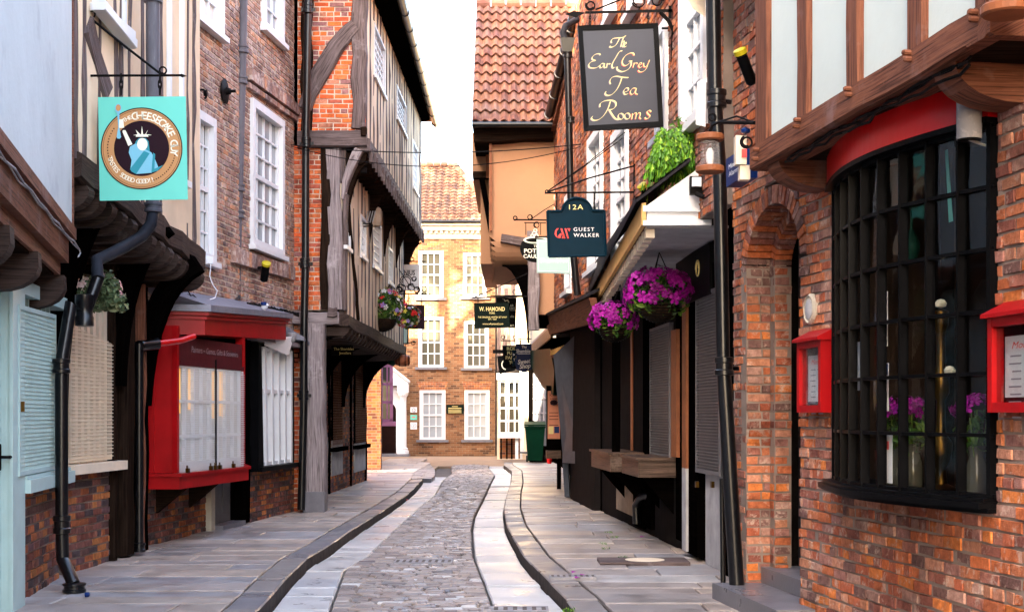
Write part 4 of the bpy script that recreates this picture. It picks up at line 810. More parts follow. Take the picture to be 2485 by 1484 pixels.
def studs(pl,W,u0,step,z0,z1,ws):
    u=u0
    while u<pl.L:
        segs=[(z0,z1)]
        for a,b,c,d in W:
            if a-.04<u<b+.04: segs=[(z0,c-.03),(d+.03,z1)]
        for p,q in segs:
            if q-p>.15: MB().beam(pl.P(u,.004,p),pl.P(u+R(-.03,.03),.004,q),R(*ws),.1,pl.N,wob=.012).build('stud','timber_grey',B4)
        u+=R(*step)
studs(U4,WU,.06,(.42,.58),zu+.1,z2t,(.09,.15)); studs(F4,WF,.1,(.45,.62),3.1,zu,(.09,.14))
MB().beam(F4.P(.3,.03,4.9),F4.P(1.5,.03,3.15),.14,.1,F4.N).build('brace','timber_dark',B4)
# casement windows: upper floor and first floor
for pl__,W in ((U4,WU),(F4,WF)):
    for a,b,c,d in W: w_=window(B4,pl__,a,b,c,d,5,6,n=0,fw=.045,mats=('white_paint','glass_pale'),meet=False,sill=False,proud=.012); MB().box(pl__,a-.05,b+.05,-.02,.04,c-.06,c-.003).build('sill','white_paint',w_)
# jetty beams, joists
m=MB().beam(U4.P(-.02,.06,zu+.06),U4.P(U4.L+.03,.06,zu+.02),.2,.25,U4.N,wob=.01,seg=10); m.build('jetty_beam','timber_grey',B4)
m=MB().beam(F4.P(-.02,.06,3.06),F4.P(F4.L+.03,.06,3.0),.2,.25,F4.N,wob=.02,seg=12); m.build('jetty_beam','timber_jetty',B4)
for k in range(26):
    u=.15+k*(U4.L-.3)/25; MB().prism([U4.P(u-.07,n,zu-.05+q) for n,q in ((-.8,0),(0,0),(-.02,-.1),(-.08,-.17),(-.8,-.2))],U4.D*.14).build('joist','timber_dark',B4)
    MB().beam(U4.P(u,.09,zu-.2),U4.P(u,.09,zu+.02),.05,.06,U4.N).build('peg','timber_grey',B4)
for k in range(22):
    u=.12+k*(F4.L-.3)/21; MB().prism([F4.P(u-.08,n,2.96+q) for n,q in ((-1,0),(.04,0),(.03,-.08),(-.05,-.17),(-1,-.2))],F4.D*.16).build('joist','timber_jetty',B4)
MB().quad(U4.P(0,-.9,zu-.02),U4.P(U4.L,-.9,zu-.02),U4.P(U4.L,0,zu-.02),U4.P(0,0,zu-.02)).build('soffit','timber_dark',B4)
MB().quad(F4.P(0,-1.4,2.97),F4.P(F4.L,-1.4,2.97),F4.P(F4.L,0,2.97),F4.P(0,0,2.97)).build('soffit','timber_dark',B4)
def knee(pl,u,n0,z0,n1,z1,w_,mt='timber_dark',name='bracket',par=B4,k=9):
    # solid curved knee bracket: straight on top/back, concave outer curve
    pts=[(n0,z0)]; 
    for i in range(k+1):
        a=PI/2*i/k; pts.append((n0+.05+(n1-n0-.05)*(1-math.cos(a)),z0+(z1-z0)*math.sin(a)))
    pts.append((n0,z1)); 
    return MB().prism([pl.P(u-w_/2,n,q) for n,q in pts],pl.D*w_).build(name,mt,par)
for u in (.25,3.2,5.6,7.9,U4.L-.12): knee(U4,u,-.42,zu-1.75,.02,zu-.2,.2)
for u in (.12,3.4,6.2,F4.L-.1): knee(F4,u,-.98 if u<1 else -.92,1.75,.0,2.82,.2,'timber_black')
# end walls at the far side
MB().prism([U4.P(U4.L-.2,-5,zu),U4.P(U4.L,-5,zu),U4.P(U4.L,0,zu),U4.P(U4.L-.2,0,zu)],(0,0,z2t-zu+.1)).build('end_wall','timber_grey',B4)
MB().prism([F4.P(F4.L-.2,-5,3.),F4.P(F4.L,-5,3.),F4.P(F4.L,0,3.),F4.P(F4.L-.2,0,3.)],(0,0,zu-3)).build('end_wall','timber_grey',B4)
# roof and gutter
ez=8.43; m=MB(); a=V((-1.86,Ye-.4,ez)); m.prism([(-1.86,Ye-.4,ez),(-1.86,Ye-.4,ez+.1),(-6,Ye-.4,ez+3.4),(-10,Ye-.4,ez)],(0,11.4,0)); m.build('roof','pantile_dark',B4)
MB().prism([(-2.3,Ye-.3,ez-.12),(-1.9,Ye-.3,ez-.02),(-1.9,Ye-.3,ez+.04),(-2.3,Ye-.3,ez+.02)],(0,11,0)).build('eave_board','timber_black',B4)
m=MB(); gp=[]; sg_=10
for Y_ in (Ye-.5,33.0):
    for i in range(sg_+1): a=PI+PI*i/sg_; gp.append(V((-1.82+(-.02 if Y_<30 else 0)+.085*math.cos(a),Y_,ez+.05+.085*math.sin(a))))
m.add(gp,[(i,i+1,sg_+2+i,sg_+1+i) for i in range(sg_)]); m.tube([(-1.82,Ye-.5,ez-.02),(-1.80,33.0,ez-.02)],.062,12); gt=m.build('gutter','pipe_black',B4,smooth=True)
for i in range(12): MB().lathe((-1.815,Ye+i,ez-.02),[(.06,0),(.075,.01),(.075,.05),(.06,.06)],12,0,(0,1,0)).build('bracket','pipe_black',B4)
# ground floor: brick, posts, lattice windows, panels
w4=[(G4.u(803),G4.u(830),G4.z(803,1083),G4.z(803,900)),(G4.u(858),G4.u(886),G4.z(858,1078),G4.z(858,900))]
holes=[(a,b,c,min(d,2.75)) for a,b,c,d in w4]+[(a-.0,b,c-1.05,c-.12) for a,b,c,d in w4]
holes[2]=(w4[0][0],w4[0][1],.42,1.1); holes[3]=(w4[1][0],w4[1][1],.36,.98)
m=MB(); bricks(m,G4,-.1,G4.L+.0,.06,2.9,holes[:2],n=0,rough=1.4); m.build('wall',['brick_sooty','mortar_dark'],B4)
for k,(a,b,c,d) in enumerate(w4):
    d=2.75; wd=window(B4,G4,a,b,c,d,2,3,n=-.02,fw=.07,mats=('timber_black','glass_dark'),meet=False,sill=False)
    MB().box(G4,a+.1,b-.1,-.085,-.08+.003,c+.05,d-.05).build('curtain','sunlit_gold_board',wd) if 0 else None
    meshguard(B4,G4,a+.03,b-.03,c+.02,d,n=.03,mt='timber_brown',step=.05,vs=.05,th=.003,frame=False,hth=.004)
    MB().box(G4,a-.1,b+.1,0,.12,c-.1,c-.02).build('sill','timber_black',B4)
    h=holes[2+k]; MB().box(G4,h[0],h[1]-.02,-.01,.02,h[2],h[3]).build('panel','whitewash',B4)
for pxx in (797,850,893): 
    MB().beam(G4.P(min(G4.u(pxx),G4.L),.03,.1),G4.P(min(G4.u(pxx),G4.L),.03,2.9),.14,.15,G4.N).build('post','timber_black',B4)
MB().prism([G4.P(G4.L-.1,-3,0),G4.P(G4.L,-3,0),G4.P(G4.L,0,0),G4.P(G4.L-.1,0,0)],(0,0,3)).build('end_wall','timber_black',B4)
# black downpipe at the corner
P4=thing('downpipe','tall black downpipe with ringed collars in front of the weathered grey post','drainpipe',pz(733,1232,21.3))
ps=[pz(748,-150,21.35),pz(748,20,21.35),pz(742,340,21.35),pz(741,640,21.35),pz(738,780,21.3),pz(737,1000,21.3),pz(731,1236,21.3)]
MB().tube(ps,.058,14).build('pipe','pipe_black',P4,smooth=True)
for px,y in ((747,22),(743,348),(740,640),(737,960)): 
    c=pz(px,y,21.32); collar(P4,c-V((0,0,.07)),.06,.16); MB().box(cp(21.38),c.x-.11,c.x+.11,-.02,.02,c.z-.02,c.z+.03).build('lug','pipe_black',P4)
SG=thing('hanging_sign','small black jeweller sign with faint gold letters under the far left jetty','sign',pz(835,835,24)); sq(MB(),805,857,838,862,24,.03).build('board','signblack',SG)
t=MB(); pl=cp(24); text(t,pl,'The Shambles',X(835,24),Z(846,24),.045,.034,bold=0); text(t,pl,'Jewellers',X(838,24),Z(856,24),.04,.034,bold=0); t.build('lettering','gold',SG)
m=MB(); 
for q in (812,850): m.tube([pz(q,838,24),pz(q,815,24)],.006,5)
m.build('bracket','iron',SG)
# spike bracket on first floor
BR=thing('iron_bracket','thin wrought iron bracket with upright prongs under the high timber jetty','iron bracket',pz(900,548,24.3))
m=MB(); m.tube([pz(833,552,24.3),pz(905,548,24.3)],.012,6); m.tube([pz(833,528,24.3),pz(870,540,24.3),pz(905,545,24.3)],.012,6)
m.build('arm','iron',BR); m=MB()
for k in range(6): q=874+k*6; m.tube([pz(q,540,24.3),pz(q+7,512,24.3)],.01,5)
m.build('prong','galv',BR)
BB=thing('boxed_lamp','small pale lamp box on the first floor under the high timber jetty','lamp',pz(908,535,25)); MB().lathe(pz(907,552,25),[(.0,0),(.12,.03),(.14,.1),(.14,.32),(.10,.36),(0,.38)],10).build('casing','render_beige',BB)
# ================= LEFT 5: low brick building past the lane
B5=thing('corner_brick_house','low brick building with pink bay window past the side lane','house',(-4,38,0))
Y5=38.0; e5=cp(Y5); xr=X(924,Y5)
zr=2.7
m=MB(); m.box(e5,-9,xr,-.3,0,.05,5.2); m.build('wall','brick_dim',B5)
s5=PL(xr,Y5,xr-1.1,49.0); MB().box(s5,0.01,s5.L,-3,0,.05,5.2).build('wall','brick_dim',B5)
MB().prism([(-9,37.8,5.2),(xr+.05,37.8,5.2),(-5.6,37.8,6.6)],(-.9,11.2,0)).build('roof','pantile_dark',B5)
m=MB(); b0,b1=s5.u(927),s5.u(946,.25); 
u0=.6;u1=2.3; zz0,zz1=Z(1022,39.5),3.25
m=MB()
for q in (u0,u0+.75,u1-.75,u1-.06): m.box(s5,q,q+.07,.25,.34,zz0,zz1)
for q in (zz0,zz0+.5,zz0+1.0,zz0+1.5,zz1-.08): m.box(s5,u0,u1,.26,.33,q,q+.07); m.box(s5,u0,u0+.06,0,.33,q,q+.07)
m.box(s5,u0,u0+.06,.0,.06,zz0,zz1); m.box(s5,u0,u0+.06,.16,.20,zz0,zz1); m.box(s5,u0-.06,u1+.06,0,.42,zz0-.12,zz0-.002); m.box(s5,u0-.05,u1+.05,0,.4,zz1,zz1+.12); bw_=m.build('bay_window','pink_paint',B5)
MB().box(s5,u0+.02,u1,.0,.29,zz0,zz1).build('pane','glass_mid',bw_)
MB().box(s5,u0-.1,u0-.04,.02,.2,Z(935,39)+0,Z(922,39)).build('plaque','pink_paint',B5) if 0 else None
MB().box(s5,3.2,4.4,-.02,.02,.1,2.3).build('door','door_dark',B5)
# ================= far Georgian house
FB=thing('georgian_house','sunlit three-storey brick house with white sash windows closing the far end of the street','house',(-3,54,0))
ff=PL(-12,54,X(1207,54),54); Yf=54
wp=[(1015,1076,608,722),(1124,1181,613,720),(1015,1077,769,890),(1126,1186,779,892),(1018,1081,946,1066),(1127,1188,946,1066)]
hol=[(ff.u(a),ff.u(b),ff.z(a,d),ff.z(a,c)) for a,b,c,d in wp]
ez5=Z(548,Yf); flatwall(MB(),ff,0,ff.L,0,ez5,hol).build('wall','brick_far',FB); MB().box(ff,ff.L-.3,ff.L,-8,-.01,0,ez5-.01).build('wall','brick_far',FB); MB().box(ff,0,ff.L-.3,-3,-.5,.0,ez5-.02).build('inner_wall','dark_room',FB)
for i,h in enumerate(hol): 
    w_=window(FB,ff,h[0],h[1],h[2],h[3],3,4,n=-.05,fw=.11,bw=.035,mats=('white_paint','glass_mid' if i<4 else 'glass_pale'),proud=.04,sill=False)
    MB().box(ff,h[0]-.12,h[1]+.12,0,.1,h[2]-.1,h[2]).build('sill','kerbstone',w_)
    m=MB(); k=11
    for j in range(k):
        t0=(j/k-.5)*2; a=(h[0]+h[1])/2; hw=(h[1]-h[0])/2; q=lambda t,s:a+t*hw*(1+.22*s)
        m.quad(ff.P(q(t0,0)+.008,.006,h[3]+.01),ff.P(q(t0+2/k,0)-.008,.006,h[3]+.01),ff.P(q(t0+2/k,1)-.008,.006,h[3]+.32),ff.P(q(t0,1)+.008,.006,h[3]+.32))
    m.build('lintel',('brick_dim'),FB)
m=MB(); m.box(ff,-.1,ff.L+.15,-.1,.35,ez5-.02,ez5+.14); m.box(ff,-.1,ff.L+.1,-.1,.22,ez5-.2,ez5-.022); m.box(ff,-.1,ff.L+.05,-.1,.06,ez5-.5,ez5-.202); cn=m.build('cornice','stone_pale',FB)
for k in range(60): 
    u=ff.L-.1-k*.2
    if u<ff.L-9: break
    MB().box(ff,u-.1,u,.06,.17,ez5-.3,ez5-.201).build('dentil','stone_pale',cn)
MB().tube([ff.P(0,.4,ez5+.12),ff.P(ff.L+.2,.4,ez5+.12)],.07,10).build('gutter','pipe_black',FB)
def tiles(pl_o,du,dv,nu,nv,par,mt,name='roof',amp=.035,nn=None,clip=None,seg=5,lift=.02,thick=.0):
    m=MB(); du=V(du);dv=V(dv); nn=(nn or du.cross(dv)).normalized(); o=V(pl_o)
    for j in range(nv):
        jo=R(-.01,.01)
        for i in range(nu):
            if clip and not clip((i+.5)/nu,(j+.5)/nv): continue
            a=o+du*i+dv*(j+jo)+du*R(-.02,.02); vs=[]; t=R(-.006,.006)
            for s in range(seg+1):
                f=s/seg; hgt=amp*math.sin(f*2*PI-.6)*.7+amp*.3*math.cos(f*4*PI)*0; p=a+du*f*1.04+nn*hgt
                vs+=[p+nn*(lift+.022+t)-dv*.06,p+nn*(.0),p-dv*.06+nn*(lift-.004+t)]
                vs[-2]=p+dv*1.02+nn*.0
            fs=[(3*s,3*s+3,3*s+4,3*s+1) for s in range(seg)]+[(3*s,3*s+2,3*s+5,3*s+3) for s in range(seg)]
            m.add(vs,fs)
    return m.build(name,mt,par)
# main roof slope facing camera; eave at y548, ridge at y400
yr=57.2; zr5=Z(402,yr); eo=V((X(925,Yf)-1,Yf-.4,ez5+.16)); hgt=V((0,yr-Yf+.4,zr5-ez5-.16)); nv=18; nu=20; du=(X(1215,Yf)-eo.x)/nu
xr0=X(1105,yr); xe=X(1213,Yf)
clip=lambda a,b:(eo.x+a*(xe-eo.x))<xe-(xe-xr0)*b+.05
tiles(eo,(du,0,0),hgt/nv,nu,nv,FB,'pantile_dark','roof',.05,V((0,-1,.7)),clip)
MB().add([eo-V((4,0,.03)),V((xe,eo.y,eo.z-.03)),V((xr0,yr,zr5-.03)),V((eo.x-4,yr,zr5-.03)),V((eo.x-4,yr+4,ez5)),V((xe,yr+4,ez5))],[(0,1,2,3),(1,5,2),(3,2,5,4),(0,1,5,4)]).build('roof','pantile_dark',FB)
m=MB(); k=16
for i in range(k): a=V((eo.x-1,yr,zr5+.03)).lerp(V((xr0,yr,zr5+.03)),i/k); b=V((eo.x-1,yr,zr5+.03)).lerp(V((xr0,yr,zr5+.03)),(i+1)/k); m.tube([a,b-(b-a)*.05],.12,8)
for i in range(14): a=V((xr0,yr,zr5+.03)).lerp(V((xe,Yf-.3,ez5+.2)),i/14); b=V((xr0,yr,zr5+.03)).lerp(V((xe,Yf-.3,ez5+.2)),(i+1)/14); m.tube([a,b-(b-a)*.05],.12,8)
m.build('ridge_tiles','pantile_dark',FB)
# rooftop behind
RB=thing('distant_house','small tiled roof showing just right of the far hipped roof','house',(0,66,0)); MB().prism([(-4,64,0),(6,64,0),(6,64,Z(470,64)),(-4,64,Z(470,64))],(0,6,0)).build('wall','brick_far',RB)
MB().prism([(-4.2,63.8,Z(475,64)),(-4.2,67,Z(440,67)),(-4.2,70.2,Z(475,64))],(10.4,0,0)).build('roof','pantile_dark',RB)
# portal
PT=thing('portal','white classical door surround with pediment and columns at the far end','door surround',(X(945,53.6),53.6,0)); 
pc=X(938,53.7); q=cp(53.95); hw=X(985,53.7)-pc; zt=Z(932,53.7)
m=MB(); 
arc=[(hw*.48*math.cos(a),zt-1.02+hw*.48*math.sin(a)) for a in [PI*i/16 for i in range(17)]]
m.prism([q.P(pc+s,0,t) for s,t in [(-hw*.7,.1),(-hw*.7,zt-.1),(hw*.7,zt-.1),(hw*.7,.1),(hw*.48,.1)]+arc+[(-hw*.48,.1)]],(0,-.1,0)); m.build('surround','white_paint',PT)
for s in (-1,1): 
    MB().lathe((pc+s*hw*.86,53.65,.1),[(.22,0),(.22,.12),(.17,.14),(.19,.2),(.135,.24),(.125,zt-.85),(.13,zt-.6),(.16,zt-.56),(.2,zt-.5),(.2,zt-.42)],18).build('column','white_paint',PT,smooth=True)
    MB().box(q,pc+s*hw*.86-.21,pc+s*hw*.86+.21,0,.5,zt-.32,zt-.05).build('capital','white_paint',PT)
m=MB(); m.prism([q.P(pc-hw*1.15,0,zt-.05),q.P(pc+hw*1.15,0,zt-.05),q.P(pc+hw*1.15,0,zt+.05),q.P(pc,0,zt+.72),q.P(pc-hw*1.15,0,zt+.05)],(0,-.4,0)); m.build('pediment','white_paint',PT)
m=MB(); 
for s in (-1,1): m.prism([q.P(pc+s*hw*1.2,-.0,zt+.051),q.P(pc+s*hw*1.2,0,zt+.14),q.P(pc,0,zt+.86),q.P(pc,0,zt+.74)],(0,-.5,0))
m.build('cornice','white_paint',PT)
d=MB().box(q,pc-hw*.48,pc+hw*.48,-.1,-.02,.1,zt-.5); 
for a in (-1,1):
    for z_ in (.3,1.2): d.box(q,pc+a*hw*.24-.18,pc+a*hw*.24+.18,-.019,.005,z_,z_+.7)
d.build('door','door_dark',PT); MB().box(q,pc-hw*1.2,pc+hw*1.2,0,.7,.0,.1).build('step','kerbstone',PT)
for lab,y0,y1,mt,nm in (('white square plaque with a lilac emblem by the far doorway',987,1000,'paper','a'),('teal rectangular plaque between two white ones by the far doorway',1006,1018,'teal_board','b'),('white square plaque with a letter Z, lowest by the far doorway',1024,1041,'paper','c')):
    t=thing('plaque',lab,'plaque',pz(1004,y1,53.98),'plaques by the far doorway'); sq(MB(),996,1012,y0,y1,53.98,.03).build('board',mt,t)
    m=MB(); pl=cp(53.98)
    if nm=='c':
        for i in range(14): a0=2*PI*i/14; a1=a0+2*PI/14; c=(X(1004,54),Z(1032,54)); m.add([pl.P(c[0]+.1*math.cos(a0),.033,c[1]+.1*math.sin(a0)),pl.P(c[0]+.1*math.cos(a1),.033,c[1]+.1*math.sin(a1)),pl.P(c[0]+.085*math.cos(a1),.033,c[1]+.085*math.sin(a1)),pl.P(c[0]+.085*math.cos(a0),.033,c[1]+.085*math.sin(a0))],[(0,1,2,3)])
        text(m,pl,'Z',c[0],c[1],.1,.034)
    elif nm=='a': text(m,pl,'Q',X(1004,54),Z(994,54),.14,.034,bold=.04)
    else: m.box(pl,X(1000,54),X(1008,54),.03,.033,Z(1013,54),Z(1011,54))
    m.build('emblem','grey_print' if nm!='b' else 'letter_red',t)
t=thing('plaque','dark green historic plaque between two ground-floor windows of the far house','plaque',pz(1104,1003,53.98)); sq(MB(),1083,1126,981,1003,53.98,.04).build('board','signgreen',t); m=MB(); pl=cp(53.94)
text(m,pl,'ST. CRUX',X(1104,54),Z(985,54),.035,.004,bold=0) if 0 else None
for i,y in enumerate((985,989,993,997,1000)): m.box(pl,X(1104-(7 if i==0 else 16),54),X(1104+(7 if i==0 else 16),54),.0,.004,Z(y+.9,54),Z(y,54))
m.build('lettering','gold',t)
# ================= RIGHT 1: orange brick house with bow window
R1=thing('bow_window_house','orange brick house with red-topped bow window and white timbered jetty on the right','house',(2.4,8.5,0))
w1=PL(2.944,4.0,1.86,11.8,-1)
ta,tb=w1.u(2418),w1.u(2027); aa,ab=w1.u(1940),w1.u(1811); ac=(aa+ab)/2; hw=(ab-aa)/2; zs_=2.76; rise=.46
zS,zT=1.17,3.1
def iv(z_):
    r=[(0,w1.L)]
    def cut(l,a,b):
        o=[]
        for p,q in l:
            if a>p: o.append((p,min(a,q)))
            if b<q: o.append((max(b,p),q))
        return [t for t in o if t[1]-t[0]>.01]
    if zS<z_<3.5: r=cut(r,ta,tb)
    if z_<zs_: r=cut(r,aa,ab)
    elif z_<zs_+rise+.15:
        h=(hw+.15)*math.sqrt(1-((z_-zs_)/(rise+.15))**2); h=max(h,hw+.02) if z_<zs_+.1 else h; r=cut(r,ac-h,ac+h)
    return r
m=MB(); bricks(m,w1,0,w1.L,.06,5.7,iv=iv,rough=1.7,depth=.1,course=.072,bl=.22); m.build('wall',['brick_orange','mortar'],R1)
MB().box(w1,aa-.6,ab+.36,-.9,-.8,0,3.6).build('inner_wall','dark_room',R1)
# far flank + voussoirs
def vous(n0,n1,h_,rs,th,name='arch'):
    m=MB(); k=26
    for i in range(k):
        a0=PI*i/k+.012; a1=PI*(i+1)/k-.012; j=R(-.004,.006)
        q=lambda a,t,n: w1.P(ac+(h_+t)*math.cos(a),n,zs_+(rs+t)*math.sin(a))
        m.hexa([q(a0,0,n0),q(a1,0,n0),q(a1,0,n1+j),q(a0,0,n1+j),q(a0,th,n0),q(a1,th,n0),q(a1,th,n1+j),q(a0,th,n1+j)])
    return m.build(name,'brick_orange',R1)
vous(-.2,.0,hw,rise,.14); 
hw2=hw-.115; vous(-.34,-.2,hw2,rise-.1,.125)
J1=PL(*w1.P(ab,0,0).xy,*w1.P(ab,-.21,0).xy,1); J1.N=-w1.D; m=MB(); bricks(m,J1,0,.2,.1,zs_+.03,n=.014,depth=.15,rough=1.6,course=.072,bl=.25); m.build('wall',['brick_orange','mortar'],R1)
m=MB(); bricks(m,w1,ab-.115,ab+.1,.1,zs_+.1,n=-.2,depth=.1,rough=1.4,course=.072); m.build('wall',['brick_orange','mortar'],R1)
J2=PL(*w1.P(ab-.115,-.2,0).xy,*w1.P(ab-.115,-.34,0).xy,1); J2.N=-w1.D; m=MB(); bricks(m,J2,0,.14,.1,zs_+.03,n=.014,depth=.15,rough=1.6,course=.072,bl=.25); m.build('wall',['brick_orange','mortar'],R1)
m=MB(); 
for sgn in (1,):
    k=20
    for i in range(k):
        a0,a1=PI*i/k,PI*(i+1)/k; m.quad(w1.P(ac+(hw+.15)*math.cos(a0),-.1,zs_+(rise+.15)*math.sin(a0)),w1.P(ac+(hw+.15)*math.cos(a1),-.1,zs_+(rise+.15)*math.sin(a1)),w1.P(ac+(hw+.01)*math.cos(a1),-.1,zs_+(rise+.01)*math.sin(a1)),w1.P(ac+(hw+.01)*math.cos(a0),-.1,zs_+(rise+.01)*math.sin(a0)))
m.build('arch_backing','mortar',R1)
d=MB(); d.box(w1,aa-.1,ab,-.50,-.44,.1,3.3); d.build('door','black_paint',R1)
m=MB(); m.prism([w1.P(ab+.02,.28,.1),w1.P(aa-.32,.28,.1),w1.P(aa-.32,-.5,.1),w1.P(ab+.02,-.5,.1)],(0,0,.13)); m.build('step','kerbstone',R1); m=MB(); m.box(w1,aa-.05,ab,-.55,-.12,.231,.36); m.build('step','kerbstone',R1)
# bow window
BU=.25
def bow(t,off,z_):
    u=tb+(ta-tb)*t; n=-.04+BU*math.sin(PI*(.06+.88*t)); dn=BU*.88*PI*math.cos(PI*(.06+.88*t)); du=(ta-tb); 
    nx=V((dn,-du)) ; nx=V((-dn,du,0)); l=math.hypot(dn,du); a,b=(-dn*(1 if du>0 else -1))/l*0,0
    # normal in (u,n): perpendicular to (du,dn), outward (+n)
    nu_,nn_=(-dn/l,du/l) if du>0 else (dn/l,-du/l)
    return w1.P(u+nu_*off,n+nn_*off,z_)
def swept(m,z0,z1,o0,o1,t0=0,t1=1,seg=28,mi=0):
    vs=[]
    for i in range(seg+1):
        t=t0+(t1-t0)*i/seg; vs+=[bow(t,o0,z0),bow(t,o1,z0),bow(t,o1,z1),bow(t,o0,z1)]
    fs=[(4*i+j,4*i+(j+1)%4,4*i+4+(j+1)%4,4*i+4+j) for i in range(seg) for j in range(4)]+[(0,1,2,3),tuple(4*seg+j for j in range(4))]
    m.add(vs,fs,None,mi); return m
nc=9; nr=6
m=MB()
for i in range(nc+1):
    t=i/nc; dt=.006 if 0<i<nc else .012; t=min(max(t,.012),.988)
    m.hexa([bow(t-dt,-.035,zS),bow(t+dt,-.035,zS),bow(t+dt*.5,.02,zS),bow(t-dt*.5,.02,zS),bow(t-dt,-.035,zT),bow(t+dt,-.035,zT),bow(t+dt*.5,.02,zT),bow(t-dt*.5,.02,zT)])
for j in range(nr+1):
    z_=zS+(zT-zS)*j/nr; h=.016 if 0<j<nr else .03; swept(m,z_-h*.62,z_+h*.62,-.034,.012)
bw=m.build('bow_window','black_paint',R1)
m=MB()
for i in range(nc):
    for j in range(nr):
        t0,t1=i/nc,(i+1)/nc; a,b=zS+(zT-zS)*j/nr,zS+(zT-zS)*(j+1)/nr; o=lambda: -.022+R(-.006,.006); m.quad(bow(t0,o(),a),bow(t1,o(),a),bow(t1,o(),b),bow(t0,o(),b))
m.build('pane','glass_clear',bw)
m=MB(); swept(m,zS-.055,zS-.022,-.3,.11); swept(m,zS-.021,zS-.001,-.3,.08); swept(m,zS-.08,zS-.056,-.3,.05); m.build('sill','black_paint',bw)
m=MB(); swept(m,zT+.031,zT+.27,-.06,.05); m.build('fascia','red_gloss',R1)
m=MB(); swept(m,zT-.0,zT+.03,-.06,.065); m.build('moulding','black_paint',R1)
m=MB(); swept(m,zT+.27,zT+.30,-.4,.07); m.build('window_top','timber_black',R1)
# interior room
u0,u1=ta-.05,tb+.05
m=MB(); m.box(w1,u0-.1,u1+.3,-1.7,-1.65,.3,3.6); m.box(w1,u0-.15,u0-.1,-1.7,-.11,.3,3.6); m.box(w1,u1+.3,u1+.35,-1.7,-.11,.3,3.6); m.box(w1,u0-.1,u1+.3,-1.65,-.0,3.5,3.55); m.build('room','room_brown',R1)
m=MB(); m.box(w1,u0,u1,-.7,-.02,zS-.08,zS-.04); m.build('window_shelf','timber_dark',R1)
def wpt(px,n,z_): return w1.P(w1.u(px,n),n,z_)
def inside(name,label,cat,px,n,bz=zS-.04): t=thing(name,label,cat,wpt(px,n,bz)); return t,V(t['root'])
t,c=inside('brass_lamp','tall brass lamp with white knobs standing inside the bow window','lamp',2283,-.2)
MB().lathe(c,[(.11,0),(.11,.03),(.04,.06),(.03,.15),(.06,.2),(.07,.3),(.03,.36),(.025,.55),(.05,.6),(.05,.7),(.028,.75),(.028,.95),(.045,1.0),(.045,1.08),(.01,1.1)],16).build('stem','brass',t,smooth=True)
for dx,h in ((0,1.12),(.12,.72)): MB().lathe(c+w1.D*(-dx)+V((0,0,h-.02)),[(0,0),(.03,.01),(.035,.03),(.02,.05),(0,.055)],12).build('knob','cream_flat',t,smooth=True)
for px,lab in ((2370,'glass vase of purple flowers at the near end of the bow window shelf'),(2215,'glass vase of purple and green stems in the middle of the bow window'),(2180,'glass vase of dark pink flowers behind the bow window letters')):
    t,c=inside('flower_vase',lab,'vase',px,-.14+(.06 if px<2200 else 0))
    MB().lathe(c,[(.05,0),(.065,.05),(.06,.18),(.04,.24),(.055,.3)],14).build('vase','glass_mid',t,smooth=True)
    m=MB(); 
    for i in range(9): m.tube([c+V((0,0,.1)),c+V((R(-.1,.1),R(-.1,.1),R(.4,.52)))],.004,4)
    foliage(m,c+V((0,0,.36)),.12,.12,.12,60,.035); m.build('stems','leaf',t); m=MB(); blossoms(m,c+V((0,0,.5)),.13,.13,.07,22,.032,5,-.3); m.build('blossoms','petal_purple',t)
for px,z0_,z1_,lab in ((2128,2.0,2.32,'white notice with blue top taped inside the bow window'),(2130,1.62,1.9,'small notice with blue header, second down in the bow window'),(2138,1.2,1.5,'white notice with red emblem at the foot of the bow window'),(2062,1.75,2.05,'narrow white notice at the far end of the bow window')):
    t=thing('window_notice',lab,'notice',wpt(px,-.1,z0_),'notices inside the bow window')
    tt=(tb-w1.u(px,.2))/(tb-ta); m=MB(); vs=[bow(tt-.03,-.045,z0_),bow(tt+.03,-.045,z0_),bow(tt+.03,-.045,z1_),bow(tt-.03,-.045,z1_)]; m.prism(vs,w1.N*-.002); m.build('sheet','paper',t)
    m=MB(); 
    if 'blue' in lab: m.prism([bow(tt-.028,-.043,z1_-.07),bow(tt+.028,-.043,z1_-.07),bow(tt+.028,-.043,z1_-.003),bow(tt-.028,-.043,z1_-.003)],w1.N*-.001); m.build('header','signblue',t)
    elif 'red' in lab: c0=(z0_+z1_)/2+.07; m.prism([bow(tt-.012,-.043,c0-.025),bow(tt+.012,-.043,c0-.025),bow(tt+.012,-.043,c0+.025),bow(tt-.012,-.043,c0+.025)],w1.N*-.001); m.build('emblem','letter_red',t)
t,c=inside('glass_bauble','green glass ornament hanging behind the upper bow window panes','ornament',2212,-.05,2.62); MB().lathe(c,[(0,-.12),(.03,-.1),(.05,-.04),(.05,.0),(.03,.05),(.008,.09),(.008,.2)],12).build('glass','tarp',t,smooth=True)
t,c=inside('pennant','teal pennant hanging in the upper near corner of the bow window','pennant',2300,-.12,2.7); MB().prism([c+V((0,0,.42)),c+w1.D*.03+V((0,0,.42)),c+w1.D*-.02,c-w1.D*.07],w1.N*.003).build('cloth','teal_board',t)
